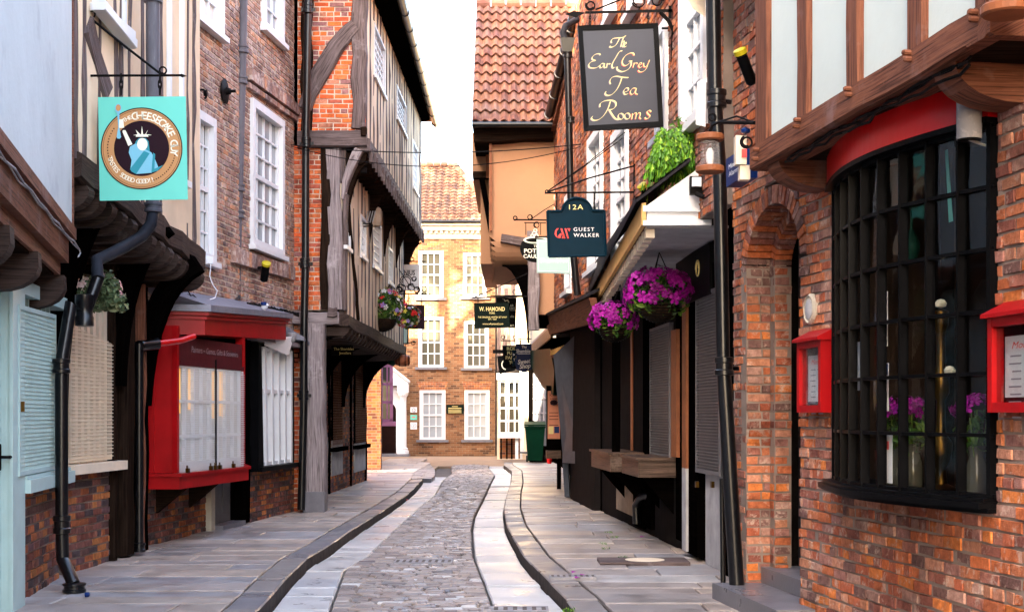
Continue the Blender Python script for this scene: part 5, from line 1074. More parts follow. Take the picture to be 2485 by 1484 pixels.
# jetty
j1=PL(3.1-.139*6.43,6.43,3.1-.139*9.92,9.92,-1); bzz=3.33
MB().box(j1,.02,j1.L-.02,-.9,-.02,bzz+.16,5.4).build('plaster_wall','plaster_white',R1)
for px0,px1,lean in ((1835,1866,0),(1937,1963,1),(2058,2088,1),(2205,2244,1),(2372,2402,0)):
    u0,u1=j1.u(px1),j1.u(px0); uc=(u0+u1)/2; uc=max(.05,min(uc,j1.L-.06)); MB().beam(j1.P(uc,.015,bzz+.155),j1.P(uc-.02*lean,.015,5.4),u1-u0,.1,j1.N,wob=.004).build('stud','timber_brown',R1)
m=MB().beam(j1.P(-.03,.03,bzz+.083),j1.P(j1.L+.03,.03,bzz+.083),.168,.25,j1.N,wob=.006,seg=9); m.build('jetty_beam','timber_brown',R1)
m=MB().beam(j1.P(0.0,.03,bzz+.083),j1.P(0.0,-.95,bzz+.083),.166,.2,-j1.D,wob=.003,seg=3); m.build('jetty_beam','timber_brown',R1)
MB().box(j1,0.05,j1.L-.05,-.9,-.06,bzz-.0,bzz+.1).build('soffit','timber_dark',R1)
for px in (1850,1952,2078,2225,2385):
    for dz in (.105,.14) if px!=1850 else (.05,.11):
        c=j1.P(min(max(j1.u(px)+R(-.02,.02),.06),j1.L-.05),.03,bzz+dz); MB().lathe(c,[(.016,0),(.016,.035),(.01,.045)],8,0,j1.N).build('peg','timber_brown',R1)
for uu in (j1.u(1935,-.2),j1.u(2372,-.2)):
    prof=[(-.5,0),(-.03,0)]+[(-.03-.34*(1-math.cos(t*PI/14)),-.19*math.sin(t*PI/14)) for t in range(1,8)]+[(-.5,-.19)]
    MB().prism([j1.P(uu-.11,n,bzz+z_) for n,z_ in prof],j1.D*.24).build('bracket','timber_brown',R1)
MB().box(w1,-6,-.002,-.3,-.0,0,5.4).build('wall','brick_dim',R1); MB().prism([w1.P(-6,.5,5.42),w1.P(-6,-4,5.42),w1.P(-6,-4,7.4)],w1.D*(w1.L+5.98)).build('roof','pantile_dark',R1)
cbm=MB()
for k in range(3):
    pts=[j1.P(2.95-i*.14,-.02-R(0,.03),bzz-.02+R(-.02,.012)-.03*(k==1)) for i in range(20)]; cbm.tube(pts,.009,5)
tag(cbm.build('cable_bundle','iron',base=(2,8,3.3)),'black cables strung under the brown jetty beam above the red fascia','cables')
# menu boxes
def menubox(label,px0,px1,yt,yb,ref):
    u0,u1=w1.u(px1,.08),w1.u(px0,.08); z1_,z0_=w1.z(ref,yt,.08),w1.z(ref,yb,.08); t=thing('menu_box',label,'menu box',w1.P((u0+u1)/2,0,z0_),'red menu boxes on the brick wall')
    m=MB(); f=.045; zt=z1_-.07; m.box(w1,u0,u0+f,.0,.10,z0_,zt); m.box(w1,u1-f,u1,.0,.10,z0_,zt); m.box(w1,u0+f,u1-f,0,.098,z0_,z0_+f*1.1); m.box(w1,u0+f,u1-f,0,.098,zt-f,zt); m.box(w1,u0+f,u1-f,.0,.03,z0_+f,zt-f); m.build('frame','red_paint',t)
    m=MB(); m.prism([w1.P(u0-.02,0,zt),w1.P(u0-.02,.13,zt),w1.P(u0-.02,.13,zt+.02),w1.P(u0-.02,0,zt+.085)],w1.D*(u1-u0+.04)); m.build('lid','red_paint',t)
    MB().box(w1,u0+f,u1-f,.03,.034,z0_+f,zt-f).build('backing','choc',t)
    a,b=u0+f+.03,u1-f-.02; p=MB().box(w1,a,b,.035,.038,z0_+f+.03,zt-f-.05).build('menu','paper',t); m=MB(); uc=(a+b)/2; zt2=zt-f-.05
    text(m,w1,'Monty',uc,zt2-.045,.035,.040,bold=0,shear=.3,flipu=-1,width=(b-a)*.6); m.build('heading','letter_red',p); m=MB()
    for i in range(9):
        zz=zt2-.1-i*.038
        for s in (-1,1): m.box(w1,uc+s*(b-a)*.22-(b-a)*.17,uc+s*(b-a)*.22+(b-a)*R(.05,.17),.039,.040,zz-.004,zz+.004)
    m.build('print','grey_print',p); MB().box(w1,u0+f,u1-f,.07,.074,z0_+f,zt-f).build('pane','glass_clear',t)
menubox('narrow red menu box on the brick between arch and bow window',1940,1998,803,1000,1969); menubox('red menu box at the right edge of the photo beside the bow window',2405,2530,738,1000,2415)
t=thing('wall_plaque','small oval stone plaque above the narrow red menu box','plaque',w1.P(w1.u(1972),0,w1.z(1972,750))); c=V(t['root']); MB().lathe(c,[(.11,0),(.11,.02),(.095,.035),(.09,.025),(0,.025)],24,0,w1.N).build('disc','stone_pale',t); m=MB(); m.lathe(c,[(.07,.025),(.07,.032),(.04,.04),(0,.045)],16,0,w1.N); m.build('relief','whitewash',t)
# bell canister
t=thing('wall_canister','pale weathered cylinder lamp on a metal bracket beside the red fascia','lamp',at(2352,340,7.25)); c=at(2352,338,7.25)
MB().lathe(c,[(.064,0),(.064,.19),(.058,.215),(.035,.228),(0,.23)],24).build('casing','plastic_grey',t,smooth=True); MB().lathe(c-V((0,0,.006)),[(.03,0),(.06,0),(.06,.006)],16).build('rim','iron',t)
m=MB(); wp_=w1.P(w1.u(2400),.0,w1.z(2400,370)); m.tube([c+V((0,0,.0)),c+(wp_-c)*.7+V((0,0,.02)),wp_+V((0,0,.03)),wp_-V((0,0,.06))],.009,6); m.build('bracket','galv',t)
# lanterns
def lantern(label,c,r=.105,sc=1):
    t=thing('lantern',label,'lantern',c,'round wooden-ended lanterns'); c=V(c)
    for z_,nm in ((0,'base'),(.235,'cap')): MB().lathe(c+V((0,0,z_)),[(r*.9,0),(r,.008),(r,.04),(r*.93,.048)],24).build(nm,'orange_wood',t,smooth=False)
    pr=[(r*.62,.048)]
    for i in range(7): z_=.06+i*.025; pr+=[(r*.66,z_-.008),(r*.74,z_),(r*.66,z_+.008)]
    pr+=[(r*.62,.235)]; MB().lathe(c,pr,24).build('glass','glass_lamp',t,smooth=True)
    MB().lathe(c,[(.02,.05),(.03,.1),(.03,.15),(.015,.18)],12).build('bulb','letter_white',t,smooth=True)
    return t
m_,nt_,b_=nodes('glass_lamp'); b_.inputs['Base Color'].default_value=(.35,.32,.31,1); b_.inputs['Roughness'].default_value=.08; b_.inputs['Alpha'].default_value=.3
lc=at(1723,419,10.35); L1=lantern('round lantern hanging before the big black downpipe',lc)
m=MB(); wj=at(1832,298,9.9); m.tube([at(1745,297,10.3),wj],.014,8); m.tube([at(1722,342,10.35),at(1722,322,10.35),at(1728,305,10.33),at(1745,296,10.3)],.011,8); scroll(m,at(1728,285,10.3),(1,0,0),(0,0,1),.03,1.3,.007,start=-1); scroll(m,at(1812,345,9.95),(1,0,0),(0,0,1),.045,1.5,.008,start=2); m.tube([at(1745,296,10.3),at(1788,282,10.1),wj],.007,6); m.build('bracket','iron',L1)
lantern('round lantern at the top right corner by the jetty end',at(2444,38,6.2),.115)
# alarm boxes
t=thing('alarm_box','dark blue alarm box with white lettering beside the big downpipe','alarm box',at(1780,445,10.9)); pl=PL(*at(1800,0,10.4).xy,*at(1762,0,10.85).xy,-1)
m=MB().box(pl,0,pl.L,-.12,.0,Z(447,10.7),Z(378,10.7)); m.build('casing','signblue',t); m=MB(); text(m,pl,'Minster',pl.L*.45,Z(402,10.7),.04,.003,bold=0,flipu=-1,width=pl.L*.7); text(m,pl,'Alarms',pl.L*.45,Z(420,10.7),.04,.003,bold=0,flipu=-1,width=pl.L*.7); m.build('lettering','letter_white',t)
t=thing('alarm_box','cream alarm sounder box left of the brown jetty beam end','alarm box',at(1800,430,10.2)); m=MB(); q=cp(10.1); m.box(q,X(1786,10.1),X(1812,10.1),-.1,0,Z(398,10.1),Z(328,10.1)); m.box(q,X(1797,10.1),X(1822,10.1),-.12,-.02,Z(434,10.1),Z(399,10.1)); m.build('casing','cream_paint',t); MB().box(q,X(1800,10.1),X(1812,10.1),.0,.01,Z(382,10.1),Z(362,10.1)).build('strobe','letter_red',t)
MB().lathe(at(1809,325,10.05),[(0,-.0),(.03,.01),(.035,.03),(0,.055)],12).build('camera','signblue',t,smooth=True)
floodlight('black floodlight with yellow rim high on the orange brick wall',at(1826,205,10.3),(-.13,-.12,.26),.24,.042,True,at(1832,190,10.6))
# big downpipe + thin pipes
P5=thing('downpipe','big black downpipe leaning at its foot between orange brick wall and shopfront','drainpipe',at(1790,1438,11.35)); Yp=11.3
ps=[at(1729,-200,Yp),at(1735,230,Yp),at(1747,430,Yp),at(1755,880,Yp),at(1760,960,Yp),at(1789,1438,Yp)]
MB().tube(ps,[.056,.056,.056,.056,.06,.062],16).build('pipe','pipe_black',P5,smooth=True)
for px,y in ((1739,245),(1757,893)): c=at(px,y,Yp); collar(P5,c-V((0,0,.06)),.062,.15); MB().tube([c,c+V((.12,.04,0))],.02,8).build('lug','pipe_black',P5)
MB().box(cp(Yp-.06),X(1775,Yp),X(1803,Yp),-.12,.0,.1,.2).build('foot','kerbstone',P5)
t=thing('downpipe','thin black pipe rising beside the whitewashed shop panel','drainpipe',at(1752,1440,11.55)); MB().tube([at(1755,1442,11.5),at(1752,1160,11.5)],.022,10).build('pipe','pipe_black',t,smooth=True); MB().lathe(at(1755,1446,11.5),[(.035,0),(.03,.04)],10).build('foot','iron',t)
t=thing('cable_conduit','thin black conduit beside the big downpipe at the top','conduit',at(1716,0,11.6)); MB().tube([at(1714,-100,11.6),at(1722,300,11.6)],.012,8).build('pipe','pipe_black',t)
# ================= RIGHT 2: brick shop with canopy
R2=thing('brick_shop','tall brown and orange brick building with white sash windows over a black shopfront','house',(1.8,16,0))
u2=PL(1.78,11.85,.985,21.75,-1)   # upper wall
wins=[(1655,1716,-260,300,1655),(1596,1622,60,330,1596),(1488,1526,306,640,1488),(1430,1464,318,650,1430),(1470,1496,-300,45,1470),(1528,1556,-300,20,1528),(1596,1625,-400,-30,1596)]
rs=[]
for a,b,yt,yb,ref in wins:
    q=u2.r(a,b,yt,yb,0,(a+b)/2); rs.append(q)
m=MB(); bricks(m,u2,0,u2.L,3.38,9.5,[r_ for r_ in rs],n=0,rough=1.3,depth=.12); m.build('wall',['brick_orange','mortar'],R2)
for r_ in rs: window(R2,u2,r_[0],r_[1],r_[2],r_[3],3,6,n=-.0,fw=.11,bw=.03,mats=('white_paint','glass_pale'),proud=.04)
MB().prism([u2.P(0,-.4,0),u2.P(u2.L,-.4,0),(6,21.75,0),(6,11.9,0)],(0,0,9.5)).build('inner_wall','dark_room',R2)
MB().prism([u2.P(-.3,.25,9.5),(6.5,11.6,9.5),(6.5,11.6,9.51),u2.P(-.3,-2.5,10.6)],u2.D*10.2).build('roof','pantile_dark',R2)
g2=PL(2.075,11.95,1.15,25.0,-1); ft=3.3
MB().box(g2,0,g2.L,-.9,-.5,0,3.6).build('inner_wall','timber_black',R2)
MB().box(g2,0,g2.u(1400),-.45,-.42,1.0,3.1).build('shop_glass','glass_dark',R2)
def vbox(px0,px1,yt,yb,n0,n1,mt,name,par=None,ref=None,pl=None):
    pl=pl or g2; a,b=sorted((pl.u(px0,n1),pl.u(px1,n1))); ref=(px0+px1)/2 if ref is None else ref; return MB().box(pl,a,b,n0,n1,max(.1,pl.z(ref,yb,n1)),pl.z(ref,yt,n1)).build(name,mt,par or R2)
vbox(1755,1778,560,1445,-.4,-.0,'timber_black','post'); vbox(1664,1692,640,1345,-.45,.02,'timber_black','post'); vbox(1655,1664,700,1135,-.1,.05,'orange_wood','post'); vbox(1655,1664,1135,1335,-.1,.05,'whitewash','post')  # orange upper stretch paints light onto the whitish post
vbox(1712,1757,1150,1400,-.2,-.03,'whitewash','panel')
sh=vbox(1693,1757,640,700,-.05,.02,'timber_black','lintel')
def shutter(px0,px1,yt,yb,n,label=None,ys=.03):
    a,b=g2.u(px1,n),g2.u(px0,n); r_=(px0+px1)/2; z0_,z1_=g2.z(r_,yb,n),g2.z(r_,yt,n); p=MB().box(g2,a,b,n-.03,n-.012,z0_,z1_).build('shutter','screen_grey',R2); meshguard(p,g2,a,b,z0_,z1_,n=n,mt='screen_grey',step=ys,vs=.03,th=.002,hth=.005); return p
s2=shutter(1692,1750,705,1150,.02); s1=shutter(1580,1628,790,1108,.02)
vbox(1628,1641,800,1108,-.02,.04,'orange_wood','board')
for px in (1702,1740): 
    c=g2.P(g2.u(px),.05,g2.z(px,1172)); MB().box(g2,g2.u(px)-.03,g2.u(px)+.03,.03,.06,c.z-.04,c.z+.02).build('padlock','brass',s2)
vbox(1560,1580,760,1280,-.3,.0,'timber_black','post'); vbox(1536,1560,1150,1277,-.3,.0,'timber_black','post'); vbox(1640,1656,700,1310,-.3,.0,'timber_black','post')
vbox(1508,1530,820,1100,-.35,-.12,'glass_dark','shop_glass'); vbox(1531,1560,820,1100,-.35,-.08,'glass_dark','shop_glass'); [vbox(1508,1560,y_,y_+5,-.1,-.06,'timber_black','glazing_bar') for y_ in (900,985)]; vbox(1542,1545,820,1100,-.09,-.055,'timber_black','glazing_bar'); vbox(1484,1536,1150,1240,-.3,-.02,'render_beige','wall'); vbox(1560,1655,1160,1310,-.35,-.2,'brick_sooty','wall'); vbox(1462,1486,800,1110,-.4,-.15,'glass_dark','shop_glass'); vbox(1462,1486,1110,1225,-.4,-.1,'timber_black','panel'); vbox(1462,1486,930,936,-.16,-.12,'timber_black','glazing_bar')
for q_ in ((1404,1407,850,1095),(1486,1489,830,1098),(1530,1533,800,1095)): vbox(*q_,-.02,.0,'orange_wood','post')  # thin orange strips paint lit edges onto the posts
sp=vbox(1436,1451,908,962,.0,.003,'paper','notice')
vbox(1413,1460,765,1228,-.3,.0,'timber_black','post'); vbox(1412,1447,1160,1229,-.3,.03,'timber_black','plinth')
def counter(Y0,Y1,X0,pr,z1_,z0_):
    m=MB(); a=V((X0,Y0,0)); b=V((X0-.0712*(Y1-Y0),Y1,0)); wr=lambda p: V((p.x+pr,p.y,0))
    m.prism([a+V((0,0,z0_)),b+V((0,0,z0_)),wr(b)+V((0,0,z0_)),wr(a)+V((0,0,z0_))],(0,0,z1_-z0_-.03)); o=m.build('counter','counter_wood',R2)
    m=MB(); o2=.03; m.prism([a+V((-o2,-o2,z1_-.029)),b+V((-o2,o2,z1_-.029)),wr(b)+V((0,0,z1_-.029)),wr(a)+V((0,-o2,z1_-.029))],(0,0,.03)); m.build('counter_top','counter_wood',o)
    m=MB(); 
    for t in (.12,.85): m=MB(); c=a.lerp(b,t); m.prism([c+V((.06,0,z0_)),c+V((pr,0,z0_)),c+V((pr,0,z0_-.42))],(0,.08,0)); m.build('bracket','timber_black',o)
counter(15.6,16.85,1.41,.42,1.12,.9); counter(17.6,19.5,1.24,.42,1.12,.88)
MB().beam(V((X(1496,17.9),17.9,1.12)),V((X(1496,17.9),17.9,3.2)),.1,.12,(0,-1,0),wob=.003).build('post','timber_black',R2)
m=MB(); m.tube([at(1545,1270,17.9),at(1543,1225,17.9),at(1555,1205,17.7),at(1580,1200,17.5),at(1585,1165,17.3)],.05,10); m.build('waste_pipe','pipe_black',R2,smooth=True)
# canopy
Yn,Yf2=12.75,20.2; en=V((X(1557,Yn),Yn,0)); ef=V((X(1437,Yf2),Yf2,0)); cpn=PL(en.x,en.y,ef.x,ef.y,-1); zn,zf_=Z(492,Yn),Z(712,Yf2)-.02
wn=V((X(1728,12.75),12.75,0)); wf=V((1.5,20.2,0))
def P3_(p,z_): return V((p.x,p.y,z_))
m=MB(); hb=.2; m.hexa([P3_(en,zn-hb),P3_(ef,zf_-hb+.03),P3_(ef,zf_-hb+.03)+V((.04,0,0)),P3_(en,zn-hb)+V((.04,0,0)),P3_(en,zn),P3_(ef,zf_),P3_(ef,zf_)+V((.04,0,0)),P3_(en,zn)+V((.04,0,0))]); cf=m.build('canopy_fascia','sunlit_gold_board',R2)  # the fascia's gold is painted sunlight
for i in range(26):
    t=(i+.4)/26; p=P3_(en,zn-hb).lerp(P3_(ef,zf_-hb+.03),t)+V((.05,0,-.0)); MB().box(PL(p.x,p.y,p.x,p.y+1,-1),0,.16,-.08,0,p.z-.1,p.z-.0).build('dentil','cream_paint',cf)
m=MB(); ztop_n=Z(398,12.75); m.prism([P3_(en,zn-hb+.02)+V((.05,.03,0)),P3_(wn,zn-hb+.02)+V((0,.03,0)),P3_(wn,ztop_n),P3_(V((X(1700,12.78),12.78,0)),ztop_n-.02),P3_(en,zn-.02)+V((.05,.03,0))],(0,.05,0)); m.build('canopy_end','white_paint',R2)
m=MB(); q=cp(12.77); 
for y0,y1,pr in ((500,514,.03),(536,548,.05)): m.box(q,X(1560,12.77),X(1725,12.77),-.03,pr,Z(y1,12.77),Z(y0,12.77))
m.build('moulding','white_paint',R2)
m=MB(); a=P3_(en,zn+.02)+V((-.06,-.05,0)); b=P3_(ef,zf_+.02)+V((-.06,0,0)); c=V((1.62,12.7,ztop_n+.05)); d_=V((1.15,20.2,zf_+.4)); nv=9; 
for j in range(nv):
    for i in range(26):
        t0,t1=i/26,(i+1)/26-.002; s0,s1=j/nv,(j+1.25)/nv; q=lambda t,s_,h: (a.lerp(b,t)).lerp(c.lerp(d_,t),min(s_,1))+V((0,0,h)); h=.012+R(0,.006)
        m.add([q(t0,s0,h+.01),q(t1,s0,h+.01),q(t1,s1,.0),q(t0,s1,.0),q(t0,s0,0),q(t1,s0,0)],[(0,1,2,3),(0,1,5,4)])
m.hexa([a-V((0,0,.03)),b-V((0,0,.03)),d_-V((0,0,.03)),c-V((0,0,.03)),a,b,d_,c]); m.build('canopy_roof','slate',R2)
m=MB(); z0_=zn-.22; m.prism([P3_(en,z0_)+V((.06,.05,0)),P3_(ef,zf_-.2)+V((.06,0,0)),P3_(V((1.7,20.2,0)),zf_-.2),P3_(V((1.98,12.8,0)),z0_)],(0,0,.02)); m.build('canopy_soffit','whitewash',R2)
nb=MB(); a_,b_=g2.u(1722,.05),g2.u(1640,.05); nb.box(g2,a_,b_,.0,.05,g2.z(1700,722,.05),g2.z(1700,600,.05)); nbo=nb.build('name_board','signblack',R2)
t=MB(); text(t,g2,'12A',(a_+b_)/2-.3,g2.z(1700,655,.05),.16,.053,bold=0,shear=.3,flipu=-1) if 0 else scroll(t,g2.P(a_+.55,.055,g2.z(1700,655)),g2.D,(0,0,1),.09,1.5,.008,start=0)
t.build('ornament','gold',nbo)
# window box fern
t=thing('fern_basket','bright green trailing ferns in a box above the slate canopy','plant',at(1640,450,13.3)); c=at(1638,372,13.1)
MB().box(cp(13.3),c.x-.22,c.x+.2,-.1,.14,c.z-.22,c.z-.02).build('planter','timber_black',t)
m=MB()
for i in range(260):
    a=R(-.25,.95)*PI; L_=R(.15,.42); st=c+V((R(-.16,.16),R(-.1,.05),R(-.02,.22))); dr=V((math.cos(R(0,6.28)),-abs(R(.2,1)),R(.1,.8))).normalized(); prev=st
    for k in range(9):
        tt=(k+1)/9; p=st+dr*L_*.55*tt+V((0,0,-L_*1.5*tt*tt)); dd=(p-prev); s_=dd.cross(V((0,1,0))); s_=s_.normalized() if s_.length>1e-4 else V((1,0,0)); w_=.024*math.sin(PI*min(.95,tt*.8+.15)); up=V((0,-.01,0))
        for sg2 in (-1,1): m.add([prev,prev.lerp(p,.5)+s_*sg2*w_-V((0,0,.012))+up,p],[(0,1,2)])
        prev=p
m.build('fronds','fern',t); m=MB(); foliage(m,c+V((.05,0,.23)),.12,.08,.1,26,.05); m.build('foliage','petal_mixed' if 0 else 'fern',t); m=MB(); blossoms(m,c+V((.03,-.02,.24)),.08,.06,.06,5,.03); m.build('blossoms','letter_pink',t)
t=thing('security_light','grey bulkhead security light on the white canopy end','light',at(1695,480,12.6)); q=cp(12.6); m=MB(); m.box(q,X(1676,12.6),X(1706,12.6),-.1,-.03,Z(470,12.6),Z(426,12.6)); m.build('frame','iron',t); MB().box(q,X(1680,12.6),X(1702,12.6),-.03,.01,Z(452,12.6),Z(430,12.6)).build('lens','plastic_white',t); m=MB(); m.tube([at(1690,470,12.6),at(1706,478,12.55),at(1722,470,12.5),at(1730,460,12.6)],.022,8); m.build('arm','iron',t)
t=thing('alarm_box','tall white alarm box next to the big downpipe above the ferns','alarm box',at(1702,308,12.1)); m=MB(); q=cp(12.1); m.hexa([at(1688,302,12.1),at(1712,308,12.1),at(1712,308,12.3),at(1688,302,12.3),at(1692,198,12.1),at(1714,190,12.1),at(1714,190,12.3),at(1692,198,12.3)]); m.build('casing','plastic_white',t)
MB().hexa([at(1712,300,12.05),at(1718,300,12.05),at(1718,300,12.3),at(1712,300,12.3),at(1713,200,12.05),at(1719,200,12.05),at(1719,200,12.3),at(1713,200,12.3)]).build('back_plate','plastic_grey',t)
floodlight('short black floodlight with yellow rim on the slate canopy edge',at(1580,482,15.6),(-.12,-.1,.14),.17,.05,True,at(1585,478,15.8))
t=thing('alarm_box','cream box at the top edge beside the big downpipe','alarm box',at(1690,22,11.9)); MB().hexa([at(1682,22,11.9),at(1712,42,11.9),at(1712,42,12.2),at(1682,22,12.2),at(1660,-14,11.9),at(1712,-14,11.9),at(1712,-14,12.2),at(1660,-14,12.2)]).build('casing','cream_paint',t)
# R2b: lower brick range beyond
R3b=thing('brick_range','narrow brick range with a sloping black gutter behind the tall sign','house',(1.1,23,0))
ub=PL(.985,21.78,.74,25.0,-1); za_,zb_=Z(50,21.7),Z(300,25)
m=MB(); k=40; 
bricks(m,ub,0,ub.L,3.42,6.55,[(.6,1.5,3.6,5.2)],n=-.01,rough=1.2); m.build('wall',['brick_orange','mortar'],R3b); m=MB()
def iv2(z_): 
    e=(z_-zb_+.2)/(za_-zb_); return [(0,max(.0,ub.L*(1-e)))] if e>0 else [(0,ub.L)]
bricks(m,ub,0,ub.L,6.55,za_,iv=iv2,n=-.01); m.build('wall',['brick_orange','mortar'],R3b)
window(R3b,ub,.6,1.5,3.6,5.2,3,4,n=-.02,fw=.1,mats=('white_paint','glass_pale'))
MB().prism([ub.P(0,-.3,0),ub.P(ub.L,-.3,0),(6,25,0),(6,21.8,0)],(0,0,6.5)).build('inner_wall','dark_room',R3b)
ga,gb=at(1393,40,21.75),at(1328,302,24.9)
MB().tube([ga,ga.lerp(gb,.5),gb],.085,12).build('gutter','pipe_black',R3b,smooth=True)
for i in range(5): p=ga.lerp(gb,.1+.2*i); MB().lathe(p,[(.085,-.03),(.1,-.025),(.1,.025),(.085,.03)],12,0,gb-ga).build('gutter_joint','pipe_black',R3b)
MB().prism([ga+V((.05,0,0)),gb+V((.05,0,0)),gb+V((2.5,0,1.6)),ga+V((2.5,0,1.8))],(0,0,.12)).build('roof','pantile_dark',R3b)
MB().prism([ga+V((.05,0,-.25)),gb+V((.05,0,-.2)),gb+V((.14,0,-.2)),ga+V((.14,0,-.25))],(0,0,.24)).build('eave_board','timber_brown',R3b)
P6=thing('downpipe','black downpipe with a hopper head running behind the navy sign','drainpipe',at(1400,710,21))
MB().tube([at(1377,125,21),at(1381,300,21),at(1384,460,21),at(1392,620,21),at(1401,716,21)],.052,12).build('pipe','pipe_black',P6,smooth=True); m=MB(); a=at(1376,128,21); m.hexa([a+V((-.07,-.08,0)),a+V((.07,-.08,0)),a+V((.07,.08,0)),a+V((-.07,.08,0)),a+V((-.1,-.1,.2)),a+V((.12,-.1,.2)),a+V((.12,.1,.2)),a+V((-.1,.1,.2))]); m.build('hopper','pipe_black',P6)
MB().tube([at(1372,98,21),at(1366,80,21),at(1372,64,21),at(1400,48,21.3)],.05,12).build('elbow','pipe_blue',P6,smooth=True)
for px,y in ((1378,132),(1384,290)): collar(P6,at(px,y+10,21),.055,.1)
# second and third canopy
Ya,Yb_=18.6,26.2; a,b=at(1447,722,Ya),at(1333,770,Yb_)
m=MB(); m.hexa([a-V((0,0,.32)),b-V((0,0,.32)),b+V((.05,0,-.32)),a+V((.05,0,-.32)),a+V((-.1,0,0)),b+V((-.1,0,0)),b,a]); m.build('canopy_fascia','timber_brown',R3b)
m=MB(); m.prism([a+V((-.14,-.02,.0)),b+V((-.14,0,.0)),b+V((.6,0,.35)),a+V((.45,-.02,.3))],(0,0,.04)); m.build('canopy_roof','slate',R3b)
MB().prism([a-V((0,0,.3)),b-V((0,0,.3)),b+V((.7,0,-.3)),a+V((.6,0,-.3))],(0,0,.02)).build('canopy_soffit','timber_dark',R3b)
# splayed slate-blue shop board
m=MB(); m.hexa([at(1366,1108,25.2),at(1413,1106,24.2),at(1413,1106,24.3),at(1366,1108,25.3),at(1343,862,25.2),at(1409,800,24.2),at(1409,800,24.3),at(1343,862,25.3)]); m.build('shop_board','slate_blue',R3b)
m=MB(); m.hexa([at(1365,1122,24.9),at(1413,1125,24),at(1440,1125,24),at(1440,1122,24.9),at(1365,1094,24.9),at(1413,1094,24),at(1440,1094,24),at(1440,1094,24.9)]); m.build('counter','slate_blue',R3b)
m=MB(); m.hexa([at(1370,1204,25.2),at(1382,1206,25.2),at(1384,1206,25.6),at(1372,1204,25.6),at(1365,1123,25),at(1379,1123,25),at(1381,1123,25.4),at(1367,1123,25.4)]); m.build('leg','slate_blue',R3b)
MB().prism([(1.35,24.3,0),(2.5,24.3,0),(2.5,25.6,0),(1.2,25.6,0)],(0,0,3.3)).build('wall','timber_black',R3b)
m=MB()
for i in range(14): p=at(1336,862,26).lerp(at(1398,838,24.4),i/14); MB().hexa([p,p+V((.035,0,0)),p+V((.035,.02,0)),p+V((0,.02,0)),p+V((0,0,.1)),p+V((.035,0,.1)),p+V((.035,.02,.1)),p+V((0,.02,.1))]).build('awning_slat','sunlit_gold_board',R3b)  # slats coloured gold to look sunlit
MB().hexa([at(1336,864,26),at(1400,842,24.4),at(1409,880,24.4),at(1380,900,26),at(1336,862,26),at(1400,840,24.4),at(1409,878,24.4),at(1380,898,26)]).build('awning','timber_brown',R3b)
# ================= RIGHT 3: orange rendered jettied house with pantiles
R3=thing('orange_house','orange rendered house with a steep pantile roof hanging over the street','house',(.3,25,0))
Y3=25.0; q3=cp(Y3); X3=lambda px:X(px,Y3); Z3=lambda y:Z(y,Y3)
MB().box(q3,X3(1187),X3(1345),-4,0,Z3(572),6.6).build('wall','plaster_orange',R3); 
# coved underside
m=MB(); pts=[]; 
for i in range(9): a=PI/2*i/8; pts.append(V((0,Y3+.0+.55*(1-math.cos(a)),Z3(572)-.5*math.sin(a))))
for a,b in zip(pts,pts[1:]): m.quad(a+V((X3(1187),0,0)),a+V((X3(1345),0,0)),b+V((X3(1345),0,0)),b+V((X3(1196)+.05,0,0)))
zc=Z3(572)-.5; m.quad(V((X3(1196),Y3+.55,zc)),V((1,Y3+.55,zc)),V((1,Y3+4,zc)),V((X3(1196),Y3+4,zc))); m.prism([(X3(1187),Y3,Z3(572)),(X3(1196)+.04,Y3+.55,zc),(X3(1187),Y3+4,zc),(X3(1187),Y3+4,Z3(572))],(.02,0,0)); m.build('coving','plaster_orange',R3)
MB().box(q3,X3(1300),X3(1420),-.5,-.2,Z3(760),Z3(560)).build('wall','plaster_orange',R3)
MB().box(q3,X3(1285),1.6,-2,-.5,3.25,Z3(600)).build('wall','timber_black',R3); MB().box(q3,1.12,2.6,-2.2,-.5,.0,3.25).build('wall','timber_black',R3)
MB().beam(V((X3(1296),Y3-.02,Z3(800))),V((X3(1293),Y3-.02,Z3(560))),.2,.25,(0,-1,0),wob=.02).build('post','timber_pale',R3)
MB().beam(V((X3(1216),Y3-.08,Z3(578))),V((X3(1312),Y3-.08,Z3(588))),.16,.25,(0,-1,0),wob=.02).build('beam','timber_grey',R3)
pr=[]; 
for i in range(10): a=PI/2*i/9; pr.append((X3(1218)+(X3(1280)-X3(1218))*math.sin(a)*1.0,zc-(zc-Z3(830))*(1-math.cos(a))))
m=MB(); m.prism([V((x_,Y3+.15,z_)) for x_,z_ in pr]+[V((X3(1285),Y3+.15,Z3(830))),V((X3(1285),Y3+.15,zc))],(0,.25,0)); m.build('bracket','timber_black',R3)
# block to the street side (further projecting)
MB().box(cp(26.6),X(1166,26.6),X(1200,26.6),-5,0,Z(640,26.6),Z(425,26.6)).build('wall','plaster_orange',R3); MB().box(cp(26.4),X(1146,26.4),X(1200,26.4),-5,0,Z(425,26.4),6.9).build('wall','plaster_orange',R3)
MB().box(cp(26.35),X(1148,26.35),X(1192,26.35),-.2,.02,Z(432,26.35),Z(416,26.35)).build('beam','timber_dark',R3)
m=MB(); m.hexa([at(1200,640,26.3),at(1214,640,26.3),at(1214,640,26.5),at(1200,640,26.5),at(1162,432,26.3),at(1176,432,26.3),at(1176,432,26.5),at(1162,432,26.5)]); m.build('corner_board','timber_black',R3)
MB().hexa([at(1180,432,26.2),at(1187,432,26.2),at(1187,432,26.3),at(1180,432,26.3),at(1178,352,26.2),at(1186,352,26.2),at(1186,352,26.3),at(1178,352,26.3)]).build('corner_board','orange_wood',R3)
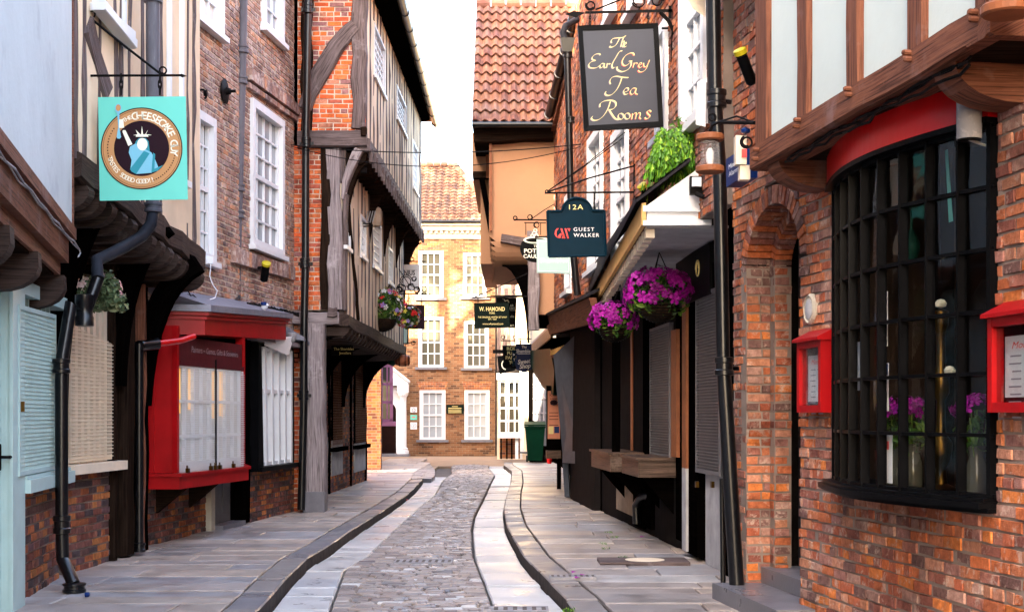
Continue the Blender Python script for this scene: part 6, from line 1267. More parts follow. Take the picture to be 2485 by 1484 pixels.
# roof facing the camera
er=V((X(1146,24.6),24.5,Z(296,24.5))); rdg=V((X(1143,27.4),27.4,Z(14,27.4))); wdt=2.35; nu,nv=14,13
tiles(er,(wdt/nu,0,0),V((0,(rdg.y-er.y)/nv,(rdg.z-er.z)/nv)),nu,nv,R3,'pantile','roof',.045,V((0,-1,1)),seg=7,lift=.03)
MB().prism([er-V((0,0,.05)),V((er.x,rdg.y,rdg.z-.05)),V((er.x,rdg.y+2.9,er.z))],(wdt,0,0)).build('roof','pantile',R3)
m=MB(); k=8
for i in range(k): m.tube([V((er.x+wdt*i/k,rdg.y,rdg.z+.02)),V((er.x+wdt*(i+1)/k-.02,rdg.y,rdg.z+.02))],.11,10)
m.build('ridge_tiles','pantile',R3)
m=MB(); m.tube([V((er.x,er.y-.05,er.z-.05)),V((X3(1338),er.y-.05,er.z-.05))],.05,10); m.build('gutter','pipe_black',R3,smooth=True)
MB().beam(V((X3(1152),24.75,Z(328,24.75))),V((X3(1342),24.75,Z(318,24.75))),.26,.3,(0,-1,0),wob=.008).build('beam','timber_dark',R3)
MB().box(cp(24.9),X3(1150),X3(1343),-1.6,0,Z(345,24.9)+.02,er.z-.06).build('soffit','timber_dark',R3)
MB().box(cp(24.9),X3(1188),X3(1194),-.1,.03,Z(560,24.9),Z(348,24.9)).build('corner_board','orange_wood',R3)
t=thing('chimney','pale chimney just above the pantile roof ridge','chimney',V((X(1312,29),29,9))); MB().box(cp(29),X(1297,29),X(1328,29),-.4,0,8.2,Z(-30,29)).build('stack','stone_pale',t); MB().box(cp(28.98),X(1295,29),X(1330,29),-.44,0,Z(-12,29),Z(-22,29)).build('band','stone_pale',t)
# beyond: shops on the right, Y 26..48
R4=thing('dark_shop_row','row of dark shopfronts under the orange house running to the green bin','shop',(1.2,35,0))
s4=PL(1.15,27.0,1.1,44.6,-1); s5b=PL(1.2,44.4,.30,47.0,-1)
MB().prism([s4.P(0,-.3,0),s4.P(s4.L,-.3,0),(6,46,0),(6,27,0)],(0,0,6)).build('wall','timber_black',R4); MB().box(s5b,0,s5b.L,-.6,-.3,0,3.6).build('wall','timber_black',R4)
def v4(px0,px1,yt,yb,n0,n1,mt,name,par=None): return vbox(px0,px1,yt,yb,n0,n1,mt,name,par or R4,None,s5b)
v4(1290,1326,905,1080,-.25,-.1,'slate_blue','shop_window')
for px in (1293,1301,1309,1318): v4(px,px+2,905,1020,-.1,-.06,'lead','glazing_bar')
for y in (930,965,1000): v4(1291,1322,y,y+3,-.1,-.05,'lead','glazing_bar')
v4(1262,1266,880,1095,-.1,.05,'white_paint','post'); v4(1272,1276,880,1095,-.1,.05,'cream_paint','post'); v4(1282,1288,880,1095,-.1,.02,'timber_black','post')
v4(1258,1290,868,884,-.1,.25,'sunlit_gold_board','fascia')
v4(1262,1290,1030,1100,-.2,-.05,'slate_blue','stall_riser')
m=MB(); a,b=at(1290,835,34),at(1336,792,27.2); m.hexa([a-V((0,0,.25)),b-V((0,0,.25)),b+V((.05,0,-.25)),a+V((.05,0,-.25)),a,b,b+V((.05,0,0)),a+V((.05,0,0))]); m.build('canopy_fascia','counter_wood',R4); MB().prism([a,b,b+V((.8,0,.3)),a+V((.8,0,.3))],(0,0,.05)).build('canopy_roof','lead',R4)
MB().prism([a-V((0,0,.26)),b-V((0,0,.26)),b+V((.8,0,-.2)),a+V((.8,0,-.2))],(0,0,.04)).build('canopy_soffit','timber_black',R4)
t=thing('awning','folded dark green awning hanging under the lead-edged canopy','awning',at(1310,900,30)); m=MB(); pts=[(1287,850),(1335,845),(1345,900),(1342,958),(1318,940),(1296,905),(1286,880)]; m.prism([at(x_,y_,31-(x_-1287)*.06) for x_,y_ in pts],(.1,.25,0)); m.build('cloth','tarp',t)
t=thing('poster_stand','tall black poster panel with an orange sheet under the green awning','poster board',at(1345,1115,28)); m=MB(); q=cp(28); m.box(q,X(1326,28),X(1362,28),-.08,0,Z(1092,28),Z(935,28)); m.build('panel','timber_black',t); MB().box(q,X(1329,28),X(1359,28),.001,.006,Z(1064,28),Z(948,28)).build('poster','poster',t)
m=MB(); text(m,q,'POTIONS',X(1344,28),Z(958,28),.05,.009,bold=0,width=.16); text(m,q,'& MORE',X(1344,28),Z(967,28),.04,.009,bold=0,width=.14)
for y in (1000,1008,1016,1030): m.box(q,X(1333,28),X(1355,28),.007,.009,Z(y+1.5,28),Z(y,28))
m.build('lettering','choc',t); m=MB(); m.lathe(at(1344,983,27.98),[(.0,0),(.07,.02),(.08,.07),(.05,.1),(0,.11)],12); m.build('picture','choc',t); m=MB(); m.box(q,X(1331,28),X(1343,28),.007,.010,Z(1052,28),Z(1034,28)); m.build('picture','letter_yellow',t); m=MB(); m.box(q,X(1345,28),X(1357,28),.007,.010,Z(1050,28),Z(1034,28)); m.build('picture','signblue',t)
m=MB(); m.box(cp(27.6),X(1326,27.6),X(1362,27.6),-.5,0,Z(1112,27.6),Z(1093,27.6)); m.build('ledge','counter_wood',t); MB().box(cp(27.8),X(1352,27.8),X(1362,27.8),-.2,0,.12,Z(1112,27.8)).build('leg','timber_black',t)
t=thing('fire_bucket','small red bucket on the pavement behind the green bin','bucket',at(1333,1123,33)); MB().lathe(at(1333,1124,40),[(.06,0),(.09,.2),(.1,.22)],12).build('bucket','red_paint',t)
# white bay shop at the far right
R5=thing('white_bay_shop','small white bay-windowed shop on black posts at the far right end of the street','shop',(-.1,48,0))
MB().prism([(X(1206,50),50,0),(3,50,0),(3,53.6,0),(X(1206,53.6),53.6,0)],(0,0,10)).build('wall','plaster_cream',R5) 
MB().prism([at(1207,600,49.9)*1,at(1285,600,47),at(1285,1000,47),at(1207,1000,49.9)],(.1,.3,0)).build('wall','render_beige',R5)
for x0,y0,x1,y1 in ((1212,600,1210,900),(1228,700,1226,880),(1245,640,1244,900),(1212,690,1262,640),(1212,760,1262,720)): MB().beam(at(x0,y0,48.2),at(x1,y1,48.2),.12,.05,(0,-1,0)).build('stud','timber_grey',R5)
Yb5=47.3; q=cp(Yb5)
m=MB(); xs=[X(p,Yb5) for p in (1211,1228,1262)]
def v5(px0,px1,y0,y1,n=0,d=.08): m.box(q,X(px0,Yb5),X(px1,Yb5),n-d,n,Z(y1,Yb5),Z(y0,Yb5))
for px in (1210,1226,1232,1247,1258): v5(px,px+4,925,1050)
for y in (922,955,987,1018,1048): v5(1214,1258,y,y+5,-.01,.06)
v5(1206,1264,905,921,.1,.5); v5(1208,1264,1053,1062,.08,.5); bwn=m.build('bay_window','white_paint',R5)
MB().box(q,X(1212,Yb5),X(1258,Yb5),-.12,-.09,Z(1052,Yb5),Z(920,Yb5)).build('pane','glass_dark',bwn)
MB().hexa([at(1202,905,47.2),at(1266,900,47.2),at(1266,900,48.4),at(1206,905,48.4),at(1210,897,47.3),at(1262,890,47.3),at(1262,890,48.4),at(1212,897,48.4)]).build('lead_roof','iron',R5)
for px in (1214,1228,1240): MB().box(q,X(px,Yb5),X(px+4,Yb5),-.1,0,.1,Z(1063,Yb5)).build('leg','timber_black',R5)
MB().box(q,X(1250,Yb5),X(1258,Yb5),-.15,-.05,.1,Z(1062,Yb5)).build('panel','white_paint',R5); MB().box(q,X(1212,Yb5),X(1262,Yb5),-.9,-.6,.1,Z(1055,Yb5)).build('wall','brick_dim',R5)
MB().box(q,X(1262,Yb5),X(1268,Yb5),-.1,0,.1,Z(900,Yb5)).build('corner_post','white_paint',R5)
t=thing('downpipe','thin black drainpipe at the right corner of the far brick house','drainpipe',at(1206,1100,53)); MB().tube([at(1205,1104,53),at(1205,560,53)],.05,8).build('pipe','pipe_black',t)
# wheelie bin
t=thing('wheelie_bin','dark green wheelie bin standing on the right pavement','bin',at(1297,1120,43.7)); c=at(1298,1119,43.6); c.z=.12
m=MB(); m.hexa([c+V((-.22,-.26,.05)),c+V((.22,-.26,.05)),c+V((.22,.24,.05)),c+V((-.22,.24,.05)),c+V((-.31,-.33,1.1)),c+V((.31,-.33,1.1)),c+V((.31,.33,1.1)),c+V((-.31,.33,1.1))]); m.box(PL(c.x-.33,c.y-.35,c.x+.33,c.y-.35),0,.66,-.7,.0,1.18,1.24); m.build('body','bin_green',t)
m=MB(); m.prism([c+V((-.33,-.38,1.13)),c+V((-.33,-.38,1.17)),c+V((-.33,0,1.26)),c+V((-.33,.36,1.24)),c+V((-.33,.36,1.13))],(.66,0,0)); m.build('lid','bin_green',t)
for s in (-1,1): MB().lathe(c+V((s*.24-.03,.28,.1)),[(.03,0),(.1,0),(.1,.06),(.03,.06)],16,0,(1,0,0)).build('wheel','rubber',t)
MB().lathe(c+V((.3,.1,.1)),[(.03,0),(.11,0),(.11,.06),(.03,.06)],16,0,(1,0,0)).build('wheel','rubber',t)
# ================= unseen sunlight blockers added beyond the left houses
T=thing('far_blocker_house','unseen brick house added behind the corner house to block low sun','house',(-8,44,0)); MB().prism([(-14,41.5,0),(-4.9,41.5,0),(-5.1,48,0),(-14,48,0)],(0,0,8.2)).build('wall','brick_dim',T); MB().prism([(-14,41.3,8.2),(-14,48.2,8.2),(-14,44.8,10.0)],(9,0,0)).build('roof','pantile_dark',T)
TR=thing('blocker_tree','unseen tall leafy crown, added to dapple the sunlight','blocker_tree',(-14,38.5,0)); MB().tube([(-14,38.5,0),(-13.9,38.5,6),(-14.1,38.3,13),(-13.7,38.6,22)],[.4,.33,.25,.1],10).build('blocker_trunk','timber_grey',TR); m=MB()
for k in range(7): a=k*.9; m.tube([(-14,38.4,14+k),(-14+2*math.cos(a),38.4+1.6*math.sin(a),16.5+k),(-14+3.6*math.cos(a),38.4+2.2*math.sin(a),18+k*1.2)],[.14,.09,.04],6)
m.build('blocker_limbs','timber_grey',TR); m=MB()
random.seed(3)
for k in range(90):
    xx=R(-18.5,-8.6); u_=min(1,max(0,(xx+16.2)/4.4)); zl=19.4-4.4*u_-(3.5 if xx>-11.8 else 0); zz=R(zl,27) if k%2 else R(zl,zl+3); foliage(m,(xx,38.6+R(-1.6,1.6),zz),1.15,1.1,.85,75,.26)  # lower edge of the crown slopes to shape the far sun patch
m.build('blocker_crown','leaf',TR)
random.seed(11)
# ================= signs
def chain(m,a,b,r=.006,n=4):
    a,b=V(a),V(b)
    for i in range(n): p=a.lerp(b,(i+.5)/n); L_=(b-a).length/n*.62; ax=V((1,0,0)) if i%2 else V((0,1,0)); m.tube([p+ax*L_*.5*math.cos(t)+V((0,0,L_*math.sin(t))) for t in [j*2*PI/8 for j in range(9)]],r,5)
def board(t,c4,Y,d,mt,name='board'): # c4 TL,TR,BR,BL in photo px
    a,b,c,e=[at(x_,y_,Y) for x_,y_ in c4]; D=V((0,d,0)); return MB().hexa([e,c,c+D,e+D,a,b,b+D,a+D]).build(name,mt,t)
def fr(t,c4,Y,wd,mt,d=.05,name='frame',proud=.012):
    m=MB(); P=[V(at(x_,y_,Y)) for x_,y_ in c4]; ce=sum(P,V((0,0,0)))/4; D=V((0,-proud,0)); B=V((0,d,0))
    Q=[p+ (V(((1 if p.x<ce.x else -1)*wd,0,(1 if p.z<ce.z else -1)*wd))) for p in P]
    for i in range(4):
        j=(i+1)%4; m.hexa([P[i]+B,P[j]+B,Q[j]+B,Q[i]+B,P[i]+D,P[j]+D,Q[j]+D*.6,Q[i]+D*.6])
    return m.build(name,mt,t)
def tx(t,s,px,py,hp,Y,mt,width=None,bold=.01,shear=0,par=None,sp=1,rot=0):
    m=MB(); text(m,cp(Y),s,X(px,Y),Z(py,Y),hp*Y/F,0,width*Y/F if width else None,bold,shear,sp=sp,rot=rot); return m.build('lettering',mt,par or t)
# tall slate-grey tea room sign
Ys=14.0; t=thing('hanging_sign','large slate grey hanging sign with yellow calligraphy in a black frame','sign',at(1506,312,Ys))
c4=[(1402,63),(1597,57),(1610,307),(1417,317)]; bd=board(t,c4,Ys,.04,'signgrey'); fr(t,c4,Ys,.05,'black_paint',.05); 
def cat(pts,n=6):
    out=[]; P=[pts[0]]+pts+[pts[-1]]
    for i in range(1,len(P)-2):
        p0,p1,p2,p3=P[i-1],P[i],P[i+1],P[i+2]
        for k in range(n):
            u=k/n; out.append(tuple(.5*((2*p1[j])+(-p0[j]+p2[j])*u+(2*p0[j]-5*p1[j]+4*p2[j]-p3[j])*u*u+(-p0[j]+3*p1[j]-3*p2[j]+p3[j])*u**3) for j in (0,1)))
    return out+[pts[-1]]
def ell(cx,cy,rx,ry): return [(cx+rx*math.cos(a),cy-ry*math.sin(a)) for a in [PI*.5+i*2*PI/10 for i in range(11)]]
ST=[[(1078,342),(1084,349),(1100,347),(1122,334),(1140,306),(1151,282)],[(1092,318),(1088,305),(1100,287),(1130,281),(1165,279),(1192,272)],[(1198,264),(1184,272),(1170,305),(1160,347)],[(1162,330),(1174,308),(1184,306),(1182,320),(1174,342),(1182,347)],[(1184,334),(1198,325),(1197,314),(1187,318),(1182,336),(1190,347),(1201,341)],
[(1008,408),(1000,398),(972,402),(949,422),(950,440),(974,448)],[(974,448),(940,458),(922,480),(930,500),(960,504),(985,498),(1003,484)],[(1038,472),(1020,470),(1005,486),(1010,502),(1026,494),(1040,470)],[(1040,470),(1036,494),(1046,502)],[(1060,468),(1054,502)],[(1056,488),(1068,472),(1082,474)],[(1170,376),(1150,382),(1126,420),(1098,470),(1096,496),(1106,503),(1118,496)],
[(1258,410),(1250,394),(1225,394),(1192,414),(1170,452),(1176,480),(1200,484),(1228,462),(1236,450)],[(1220,452),(1244,450)],[(1238,452),(1234,486),(1210,516),(1168,530),(1136,516),(1132,494)],[(1258,464),(1250,500)],[(1254,484),(1268,466),(1284,470)],[(1294,484),(1312,474),(1310,464),(1298,468),(1290,488),(1300,500),(1316,492)],[(1328,466),(1330,490),(1344,494),(1360,474),(1372,444)],[(1360,474),(1348,506),(1326,528),(1300,532),(1288,520)],
[(1084,622),(1078,600),(1096,572),(1130,564),(1170,571),(1216,574)],[(1168,572),(1152,620),(1128,664),(1094,698),(1062,706),(1044,694),(1050,676)],[(1186,682),(1214,670),(1214,652),(1196,652),(1180,676),(1190,698),(1214,692)],[(1272,654),(1250,652),(1230,676),(1236,698),(1256,690),(1276,652)],[(1276,652),(1268,688),(1284,698)],
[(1004,792),(1008,766),(1040,746),(1090,742),(1120,756),(1122,784),(1100,806),(1068,812)],[(1082,750),(1066,800),(1036,850),(1000,882),(962,890),(942,876),(952,858)],[(1074,812),(1092,842),(1118,876),(1146,884)],ell(1160,860,20,22),ell(1208,858,20,22),[(1246,838),(1240,882)],[(1243,858),(1262,836),(1274,840),(1268,880)],[(1271,856),(1292,834),(1304,840),(1298,870),(1310,878)],[(1384,826),(1370,816),(1354,826),(1360,842),(1374,856),(1366,872),(1346,878),(1338,868)]]
def calli(dx,dy,Y,w_,flt=None,thin=1.2):
    m=MB(); nx,ny=math.cos(math.radians(38)),-math.sin(math.radians(38))
    for s in ST:
        if flt and not flt(s[0]): continue
        big=max(abs(a[1]-b[1]) for a in s for b in s)>60; pts=cat(s); k=w_*(1.25 if big else .95); L_=[];R_=[]
        for i,p in enumerate(pts):
            a=pts[max(i-1,0)];b=pts[min(i+1,len(pts)-1)]; tx_,ty_=b[0]-a[0],b[1]-a[1]; l_=math.hypot(tx_,ty_) or 1; px_,py_=-ty_/l_,tx_/l_
            dt=nx*px_+ny*py_; hw=max(thin,abs(dt)*k/2); L_.append((p[0]+px_*hw,p[1]+py_*hw)); R_.append((p[0]-px_*hw,p[1]-py_*hw))
        q=lambda p:at(1126.3+(p[0]+dx)*.3282,(p[1]+dy)*.3282,Y); vs=[q(p) for p in L_]+[q(p) for p in R_]; n=len(pts); m.add(vs,[(i,i+1,n+i+1,n+i) for i in range(n-1)])
    return m
lt=calli(0,0,Ys-.004,8.5).build('lettering','letter_yellow',t); MATS['letter_yellow']
calli(-5,4,Ys-.002,8.5,lambda p:p[0]<1240).build('letter_shadow','letter_pink',lt); calli(-4,4,Ys-.0025,8.5,lambda p:p[0]>=1240).build('letter_shadow','letter_red',lt)
m=MB(); a_=at(1385,40,Ys+.0); m.hexa([at(1420,34,Ys),at(1632,30,Ys),at(1632,30,Ys+.04),at(1420,34,Ys+.04),at(1420,28,Ys),at(1632,22,Ys),at(1632,22,Ys+.04),at(1420,28,Ys+.04)]); m.prism([at(1372,34,Ys),at(1392,27,Ys),at(1420,31,Ys),at(1398,42,Ys)],(0,.02,0)); m.hexa([at(1622,45,Ys),at(1630,45,Ys),at(1630,45,Ys+.04),at(1622,45,Ys+.04),at(1622,14,Ys),at(1630,14,Ys),at(1630,14,Ys+.04),at(1622,14,Ys+.04)]); m.tube([at(1602,30,Ys),at(1622,50,Ys),at(1634,75,Ys),at(1632,150,Ys+.1)],.02,8); m.tube([at(1640,70,Ys+.1),at(1641,290,Ys+.1)],.012,8); m.tube([at(1606,69,Ys),at(1622,69,Ys)],.012,6)
scroll(m,at(1433,14,Ys),(1,0,0),(0,0,1),.05,1.5,.008,start=2.6); m.tube([at(1445,24,Ys),at(1470,14,Ys),at(1520,-6,Ys)],.009,6); scroll(m,at(1550,2,Ys),(1,0,0),(0,0,1),.07,1.2,.008,start=3.5); scroll(m,at(1595,2,Ys),(1,0,0),(0,0,1),.06,1.2,.008,start=0); m.build('bracket','iron',t)
for q_ in (1432,1573): m=MB(); chain(m,at(q_,32,Ys),at(q_,60,Ys)); m.build('chain','iron',t)
# navy arched sign
Yn2=16.2; t=thing('hanging_sign','navy hanging sign with arched top, gold 12A and a red and white name','sign',at(1400,620,Yn2))
arc=[(1400-36*math.cos(a),514-34*math.sin(a)) for a in [PI*i/12 for i in range(13)]]
pts=[(1332,622),(1328,512),(1362,512)]+[p for p in arc[1:-1]]+[(1437,511),(1467,511),(1470,620)]
MB().prism([at(x_,y_,Yn2) for x_,y_ in pts],(0,.05,0)).build('board','navy',t)
m=MB(); k=Yn2/F
for i in range(len(pts)): 
    a,b=pts[i],pts[(i+1)%len(pts)]; m.tube([at(*a,Yn2-.005),at(*b,Yn2-.005)],.016,6)
m.build('frame','navy',t)
tx(t,'12A',1398,502,12,Yn2-.004,'gold',34,bold=0,sp=1.2); tx(t,'GUEST',1417,556,9,Yn2-.004,'letter_white',50,bold=0,sp=1.3); tx(t,'WALKER',1423,570,9,Yn2-.004,'letter_white',62,bold=0,sp=1.2)
m=MB(); ql=lambda pp:[at(x_,y_,Yn2-.006) for x_,y_ in pp]
for pp in ([(1352,554),(1347,560),(1346,568),(1350,575),(1358,578),(1352,574),(1350,567),(1351,560),(1356,554)],[(1354,572),(1360,566),(1363,566),(1360,577),(1357,578)],[(1360,554),(1364,554),(1372,578),(1368,578)],[(1368,566),(1371,572),(1366,578),(1363,578)],[(1370,554),(1374,554),(1381,578),(1377,578)],[(1376,554),(1384,554),(1382,562)],[(1381,578),(1377,572),(1378,568)]): m.prism(ql(pp),(0,.001,0))
m.build('emblem','letter_red',t)
m=MB(); m.tube([at(1322,468,Yn2),at(1540,466,Yn2+.1)],.011,8); m.tube([at(1540,390,Yn2+.1),at(1540,496,Yn2+.1)],.014,8); m.tube([at(1328,466,Yn2),at(1430,432,Yn2),at(1540,402,Yn2+.1)],.010,8); m.tube([at(1328,464,Yn2),at(1420,400,Yn2),at(1518,320,Yn2+.2)],.006,6); m.tube([at(1332,462,Yn2),at(1410,410,Yn2),at(1510,336,Yn2+.2)],.006,6); scroll(m,at(1327,465,Yn2),(1,0,0),(0,0,1),.02,1.2,.007)
for px in (1351,1442): m.hexa([at(px-2,512,Yn2),at(px+2,512,Yn2),at(px+2,512,Yn2+.01),at(px-2,512,Yn2+.01),at(px-2,467,Yn2),at(px+2,467,Yn2),at(px+2,467,Yn2+.01),at(px-2,467,Yn2+.01)])
m.build('bracket','iron',t)
# pale sage sign
Yq=19.5; t=thing('hanging_sign','pale sage green hanging sign reading Shambles behind the navy sign','sign',at(1343,663,Yq)); board(t,[(1302,580),(1385,583),(1384,664),(1303,661)],Yq,.04,'sage'); tx(t,'Shambles',1344,631,11,Yq-.004,'letter_white',68,bold=0)
m=MB(); m.tube([at(1306,585,Yq-.003),at(1381,587,Yq-.003),at(1380,659,Yq-.003),at(1307,657,Yq-.003),at(1306,585,Yq-.003)],.004,4); m.build('border','letter_white',t); m=MB(); m.tube([at(1298,575,Yq),at(1410,572,Yq)],.012,6); m.build('bracket','iron',t)
# cauldron sign
Yq=22; t=thing('hanging_sign','black cauldron-shaped sign with cream lettering half hidden by the sage sign','sign',at(1298,640,Yq))
pts=[(1300+38*math.cos(a),602+34*math.sin(a)) for a in [PI*2*i/28 for i in range(28)]]; pts=[(x_,max(y_,584)) for x_,y_ in pts]; MB().prism([at(x_,y_,Yq) for x_,y_ in pts],(0,.05,0)).build('board','signblack',t)
m=MB(); m.prism([at(1300+30*math.cos(a),582+9*math.sin(a),Yq-.01) for a in [2*PI*i/20 for i in range(20)]],(0,.05,0)); m.build('rim','cream_flat',t); m=MB(); m.prism([at(1300+24*math.cos(a),582+5*math.sin(a),Yq-.02) for a in [2*PI*i/20 for i in range(20)]],(0,.01,0)); m.build('brew','signblack',t)
tx(t,'THE',1303,597,6,Yq-.03,'cream_flat',16); tx(t,'POTIONS',1305,608,10,Yq-.03,'cream_flat',66,bold=.02); tx(t,'CAULDRON',1307,621,9,Yq-.03,'cream_flat',74,bold=.02)
m=MB(); 
for x_,y_,r_ in ((1297,566,5),(1292,572,4),(1301,572,5),(1299,559,4)): m.tube([at(x_+r_*math.cos(a),y_+r_*math.sin(a),Yq) for a in [2*PI*i/12 for i in range(13)]],.007,5)
m.build('bubble','cream_flat',t); m=MB(); m.tube([at(1247,533,Yq),at(1340,534,Yq)],.012,6); m.tube([at(1272,540,Yq),at(1325,541,Yq)],.008,6); scroll(m,at(1250,529,Yq),(1,0,0),(0,0,1),.035,1.3,.009,start=4); scroll(m,at(1286,527,Yq),(1,0,0),(0,0,1),.045,1.5,.008,start=4); scroll(m,at(1302,546,Yq),(1,0,0),(0,0,1),.05,1.6,.007,start=1); m.tube([at(1290,531,Yq),at(1320,510,Yq),at(1345,495,Yq)],.007,6)
for px in (1276,1312): m.tube([at(px,540,Yq),at(px,570,Yq)],.006,5)
m.build('bracket','iron',t)
# Whitby jet sign
Yq=24.6; t=thing('hanging_sign','dark green hanging sign in gold capitals with a web address','sign',at(1194,797,Yq)); c4=[(1150,735),(1234,733),(1238,794),(1152,797)]; board(t,c4,Yq,.04,'signgreen'); fr(t,c4,Yq,.02,'signgreen',.045)
tx(t,'W. HAMOND',1194,749,10,Yq-.006,'gold',62,bold=.015); tx(t,'YORK',1194,759,4.5,Yq-.006,'gold',15); tx(t,'THE ORIGINAL WHITBY JET SHOP',1195,769,4,Yq-.006,'gold',70,bold=0); tx(t,'EST. 1860',1195,774,3.6,Yq-.006,'gold',20,bold=0); tx(t,'www.whamond.com',1196,785,5,Yq-.006,'gold',50,bold=0)
m=MB(); m.tube([at(1146,722,Yq),at(1279,719,Yq)],.014,6); m.tube([at(1148,722,Yq),at(1200,700,Yq),at(1282,662,Yq)],.009,6); m.tube([at(1160,722,Yq),at(1160,734,Yq)],.008,5); m.tube([at(1222,721,Yq),at(1222,733,Yq)],.008,5); scroll(m,at(1178,712,Yq),(1,0,0),(0,0,1),.03,1.3,.006); scroll(m,at(1250,708,Yq),(1,0,0),(0,0,1),.045,1.3,.006,start=2); m.build('bracket','iron',t)
Yq=27.5; t=thing('hanging_sign','black hanging sign mostly hidden behind the gold-lettered green one','sign',at(1228,795,Yq)); board(t,[(1204,722),(1254,722),(1251,795),(1206,793)],Yq,.04,'signblack')
for s,py,px,w_ in (('AR',741,1242,9),('ERS',748,1243,13),('de',767,1243,9),('es',788,1243,9)): tx(t,s,px,py,6,Yq-.004,'cream_flat',w_,bold=0)
m=MB(); m.tube([at(1238,753,Yq-.004),at(1251,753,Yq-.004)],.003,4); m.tube([at(1221,724,Yq-.004),at(1226,730,Yq-.004),at(1232,728,Yq-.004),at(1235,734,Yq-.004)],.01,5); m.build('emblem','cream_flat',t); m=MB(); m.tube([at(1190,717,Yq),at(1278,717,Yq)],.013,6); m.tube([at(1215,717,Yq),at(1215,723,Yq)],.006,5); m.tube([at(1243,717,Yq),at(1243,723,Yq)],.006,5); m.build('bracket','iron',t)
Yq=33; t=thing('hanging_sign','black square sign with bold yellow lettering at the far right of the street','sign',at(1236,893,Yq)); board(t,[(1219,838),(1272,838),(1272,896),(1222,893)],Yq,.04,'signblack')
for s,py,w_ in (("ROLY'S",845,36),('FUDGE',856,34),('PANTRY',867,42),('YORK',878,26)): tx(t,s,1248,py,8,Yq-.006,'letter_yellow',w_,bold=.03)
m=MB(); m.tube([at(1215,826,Yq),at(1278,826,Yq)],.014,6); scroll(m,at(1221,818,Yq),(1,0,0),(0,0,1),.05,1.2,.009); scroll(m,at(1250,818,Yq),(1,0,0),(0,0,1),.05,1.2,.009,start=2); m.tube([at(1228,826,Yq),at(1228,838,Yq)],.008,5); m.tube([at(1264,826,Yq),at(1264,838,Yq)],.008,5); m.build('bracket','iron',t)
Yq=31; t=thing('hanging_sign','royal blue hanging sign with white script cut by the dark post','sign',at(1268,900,Yq)); 
MB().prism([at(x_,y_,Yq) for x_,y_ in ((1251,834),(1290,834),(1290,868),(1292,874),(1290,896),(1272,904),(1253,896),(1250,876),(1253,868))],(0,.04,0)).build('board','signblue',t); tx(t,'The',1272,841,7,Yq-.006,'letter_white',12,bold=.02); tx(t,'Shambles',1272,851,9,Yq-.006,'letter_white',38,bold=.02); tx(t,'Sweet',1272,876,11,Yq-.006,'letter_white',32,bold=.03,shear=.3,rot=.12); tx(t,'Shop',1274,887,11,Yq-.006,'letter_white',28,bold=.03,shear=.3,rot=.12); m=MB(); m.tube([at(1256,858,Yq-.004),at(1288,858,Yq-.004)],.008,4); m.build('underline','letter_white',t); m=MB(); m.tube([at(1255,822,Yq),at(1290,822,Yq)],.012,6); m.tube([at(1262,800,Yq),at(1262,834,Yq)],.012,6); m.build('bracket','iron',t)
Yq=36; t=thing('hanging_sign','small teal and white sign between the yellow-lettered and blue signs','sign',at(1247,880,Yq)); Yq2=31.6; board(t,[(1242,850),(1252,848),(1252,886),(1243,888)],Yq2,.03,'navy'); tx(t,'>',1247,860,8,Yq2-.004,'letter_white',5,bold=.03); tx(t,'T',1248,872,6,Yq2-.004,'letter_white',4)
Yq=38; t=thing('hanging_sign','tilted black square sign with a pale ring in front of the white far shop','sign',at(1228,905,Yq)); board(t,[(1206,864),(1248,858),(1250,898),(1212,908)],Yq,.04,'signblack'); m=MB(); m.tube([at(1229+11*math.cos(a),884+12*math.sin(a),Yq-.01) for a in [PI*(.55+1.2*i/16) for i in range(17)]],.015,5); m.build('emblem','cream_flat',t); m=MB(); m.box(cp(Yq),X(1196,Yq),X(1222,Yq),-.05,0,Z(857,Yq),Z(848,Yq)); m.build('bracket','iron',t)
# left-hand signs
Yq=31.8; t=thing('hanging_sign','pale grey square sign reading GENIUS beside the timber house corner','sign',at(990,705,Yq)); c4=[(962,642),(1018,641),(1019,706),(962,704)]; board(t,c4,Yq,.04,'paper'); tx(t,'GENIUS',986,661,12,Yq-.006,'signgrey',42,bold=.03); tx(t,'GALLERY',986,679,7,Yq-.006,'grey_print',40,bold=0) if 0 else None
m=MB(); m.tube([at(966,654,Yq-.003),at(1012,654,Yq-.003),at(1012,690,Yq-.003),at(966,690,Yq-.003)],.003,4); m.tube([at(968,675,Yq-.003),at(1010,675,Yq-.003)],.003,4); m.build('border','grey_print',t); m=MB(); m.tube([at(958,634,Yq),at(1030,634,Yq)],.013,6); m.prism([at(1026,632,Yq),at(1036,634,Yq),at(1026,637,Yq)],(0,.02,0)); scroll(m,at(1000,629,Yq),(1,0,0),(0,0,1),.05,1.3,.008); m.tube([at(962,622,Yq),at(985,630,Yq),at(1000,634,Yq)],.008,5)
for px in (970,1010): m.tube([at(px,634,Yq),at(px,642,Yq)],.006,5)
m.build('bracket','iron',t)
Yq=27.8; t=thing('hanging_sign','dark brown square sign hanging from scrolled ironwork by the bright flower basket','sign',at(1015,798,Yq)); board(t,[(985,738),(1030,740),(1030,798),(985,797)],Yq,.04,'choc'); m=MB()
m.tube([at(952,712,Yq),at(1045,714,Yq)],.012,6); m.tube([at(968,652,Yq),at(992,690,Yq),at(1030,708,Yq)],.009,6)
for x_,y_,r_,s in ((985,682,.13,0),(975,698,.09,2),(998,697,.08,1),(1012,703,.07,4),(1026,703,.1,2.5),(1005,676,.05,3),(968,702,.07,5)): scroll(m,at(x_,y_,Yq),(1,0,0),(0,0,1),r_,1.6,.010,start=s)
m.build("bracket","iron",t)
for q_ in (992,1023): m=MB(); chain(m,at(q_,714,Yq),at(q_,739,Yq),.007,5); m.build('chain','iron',t)
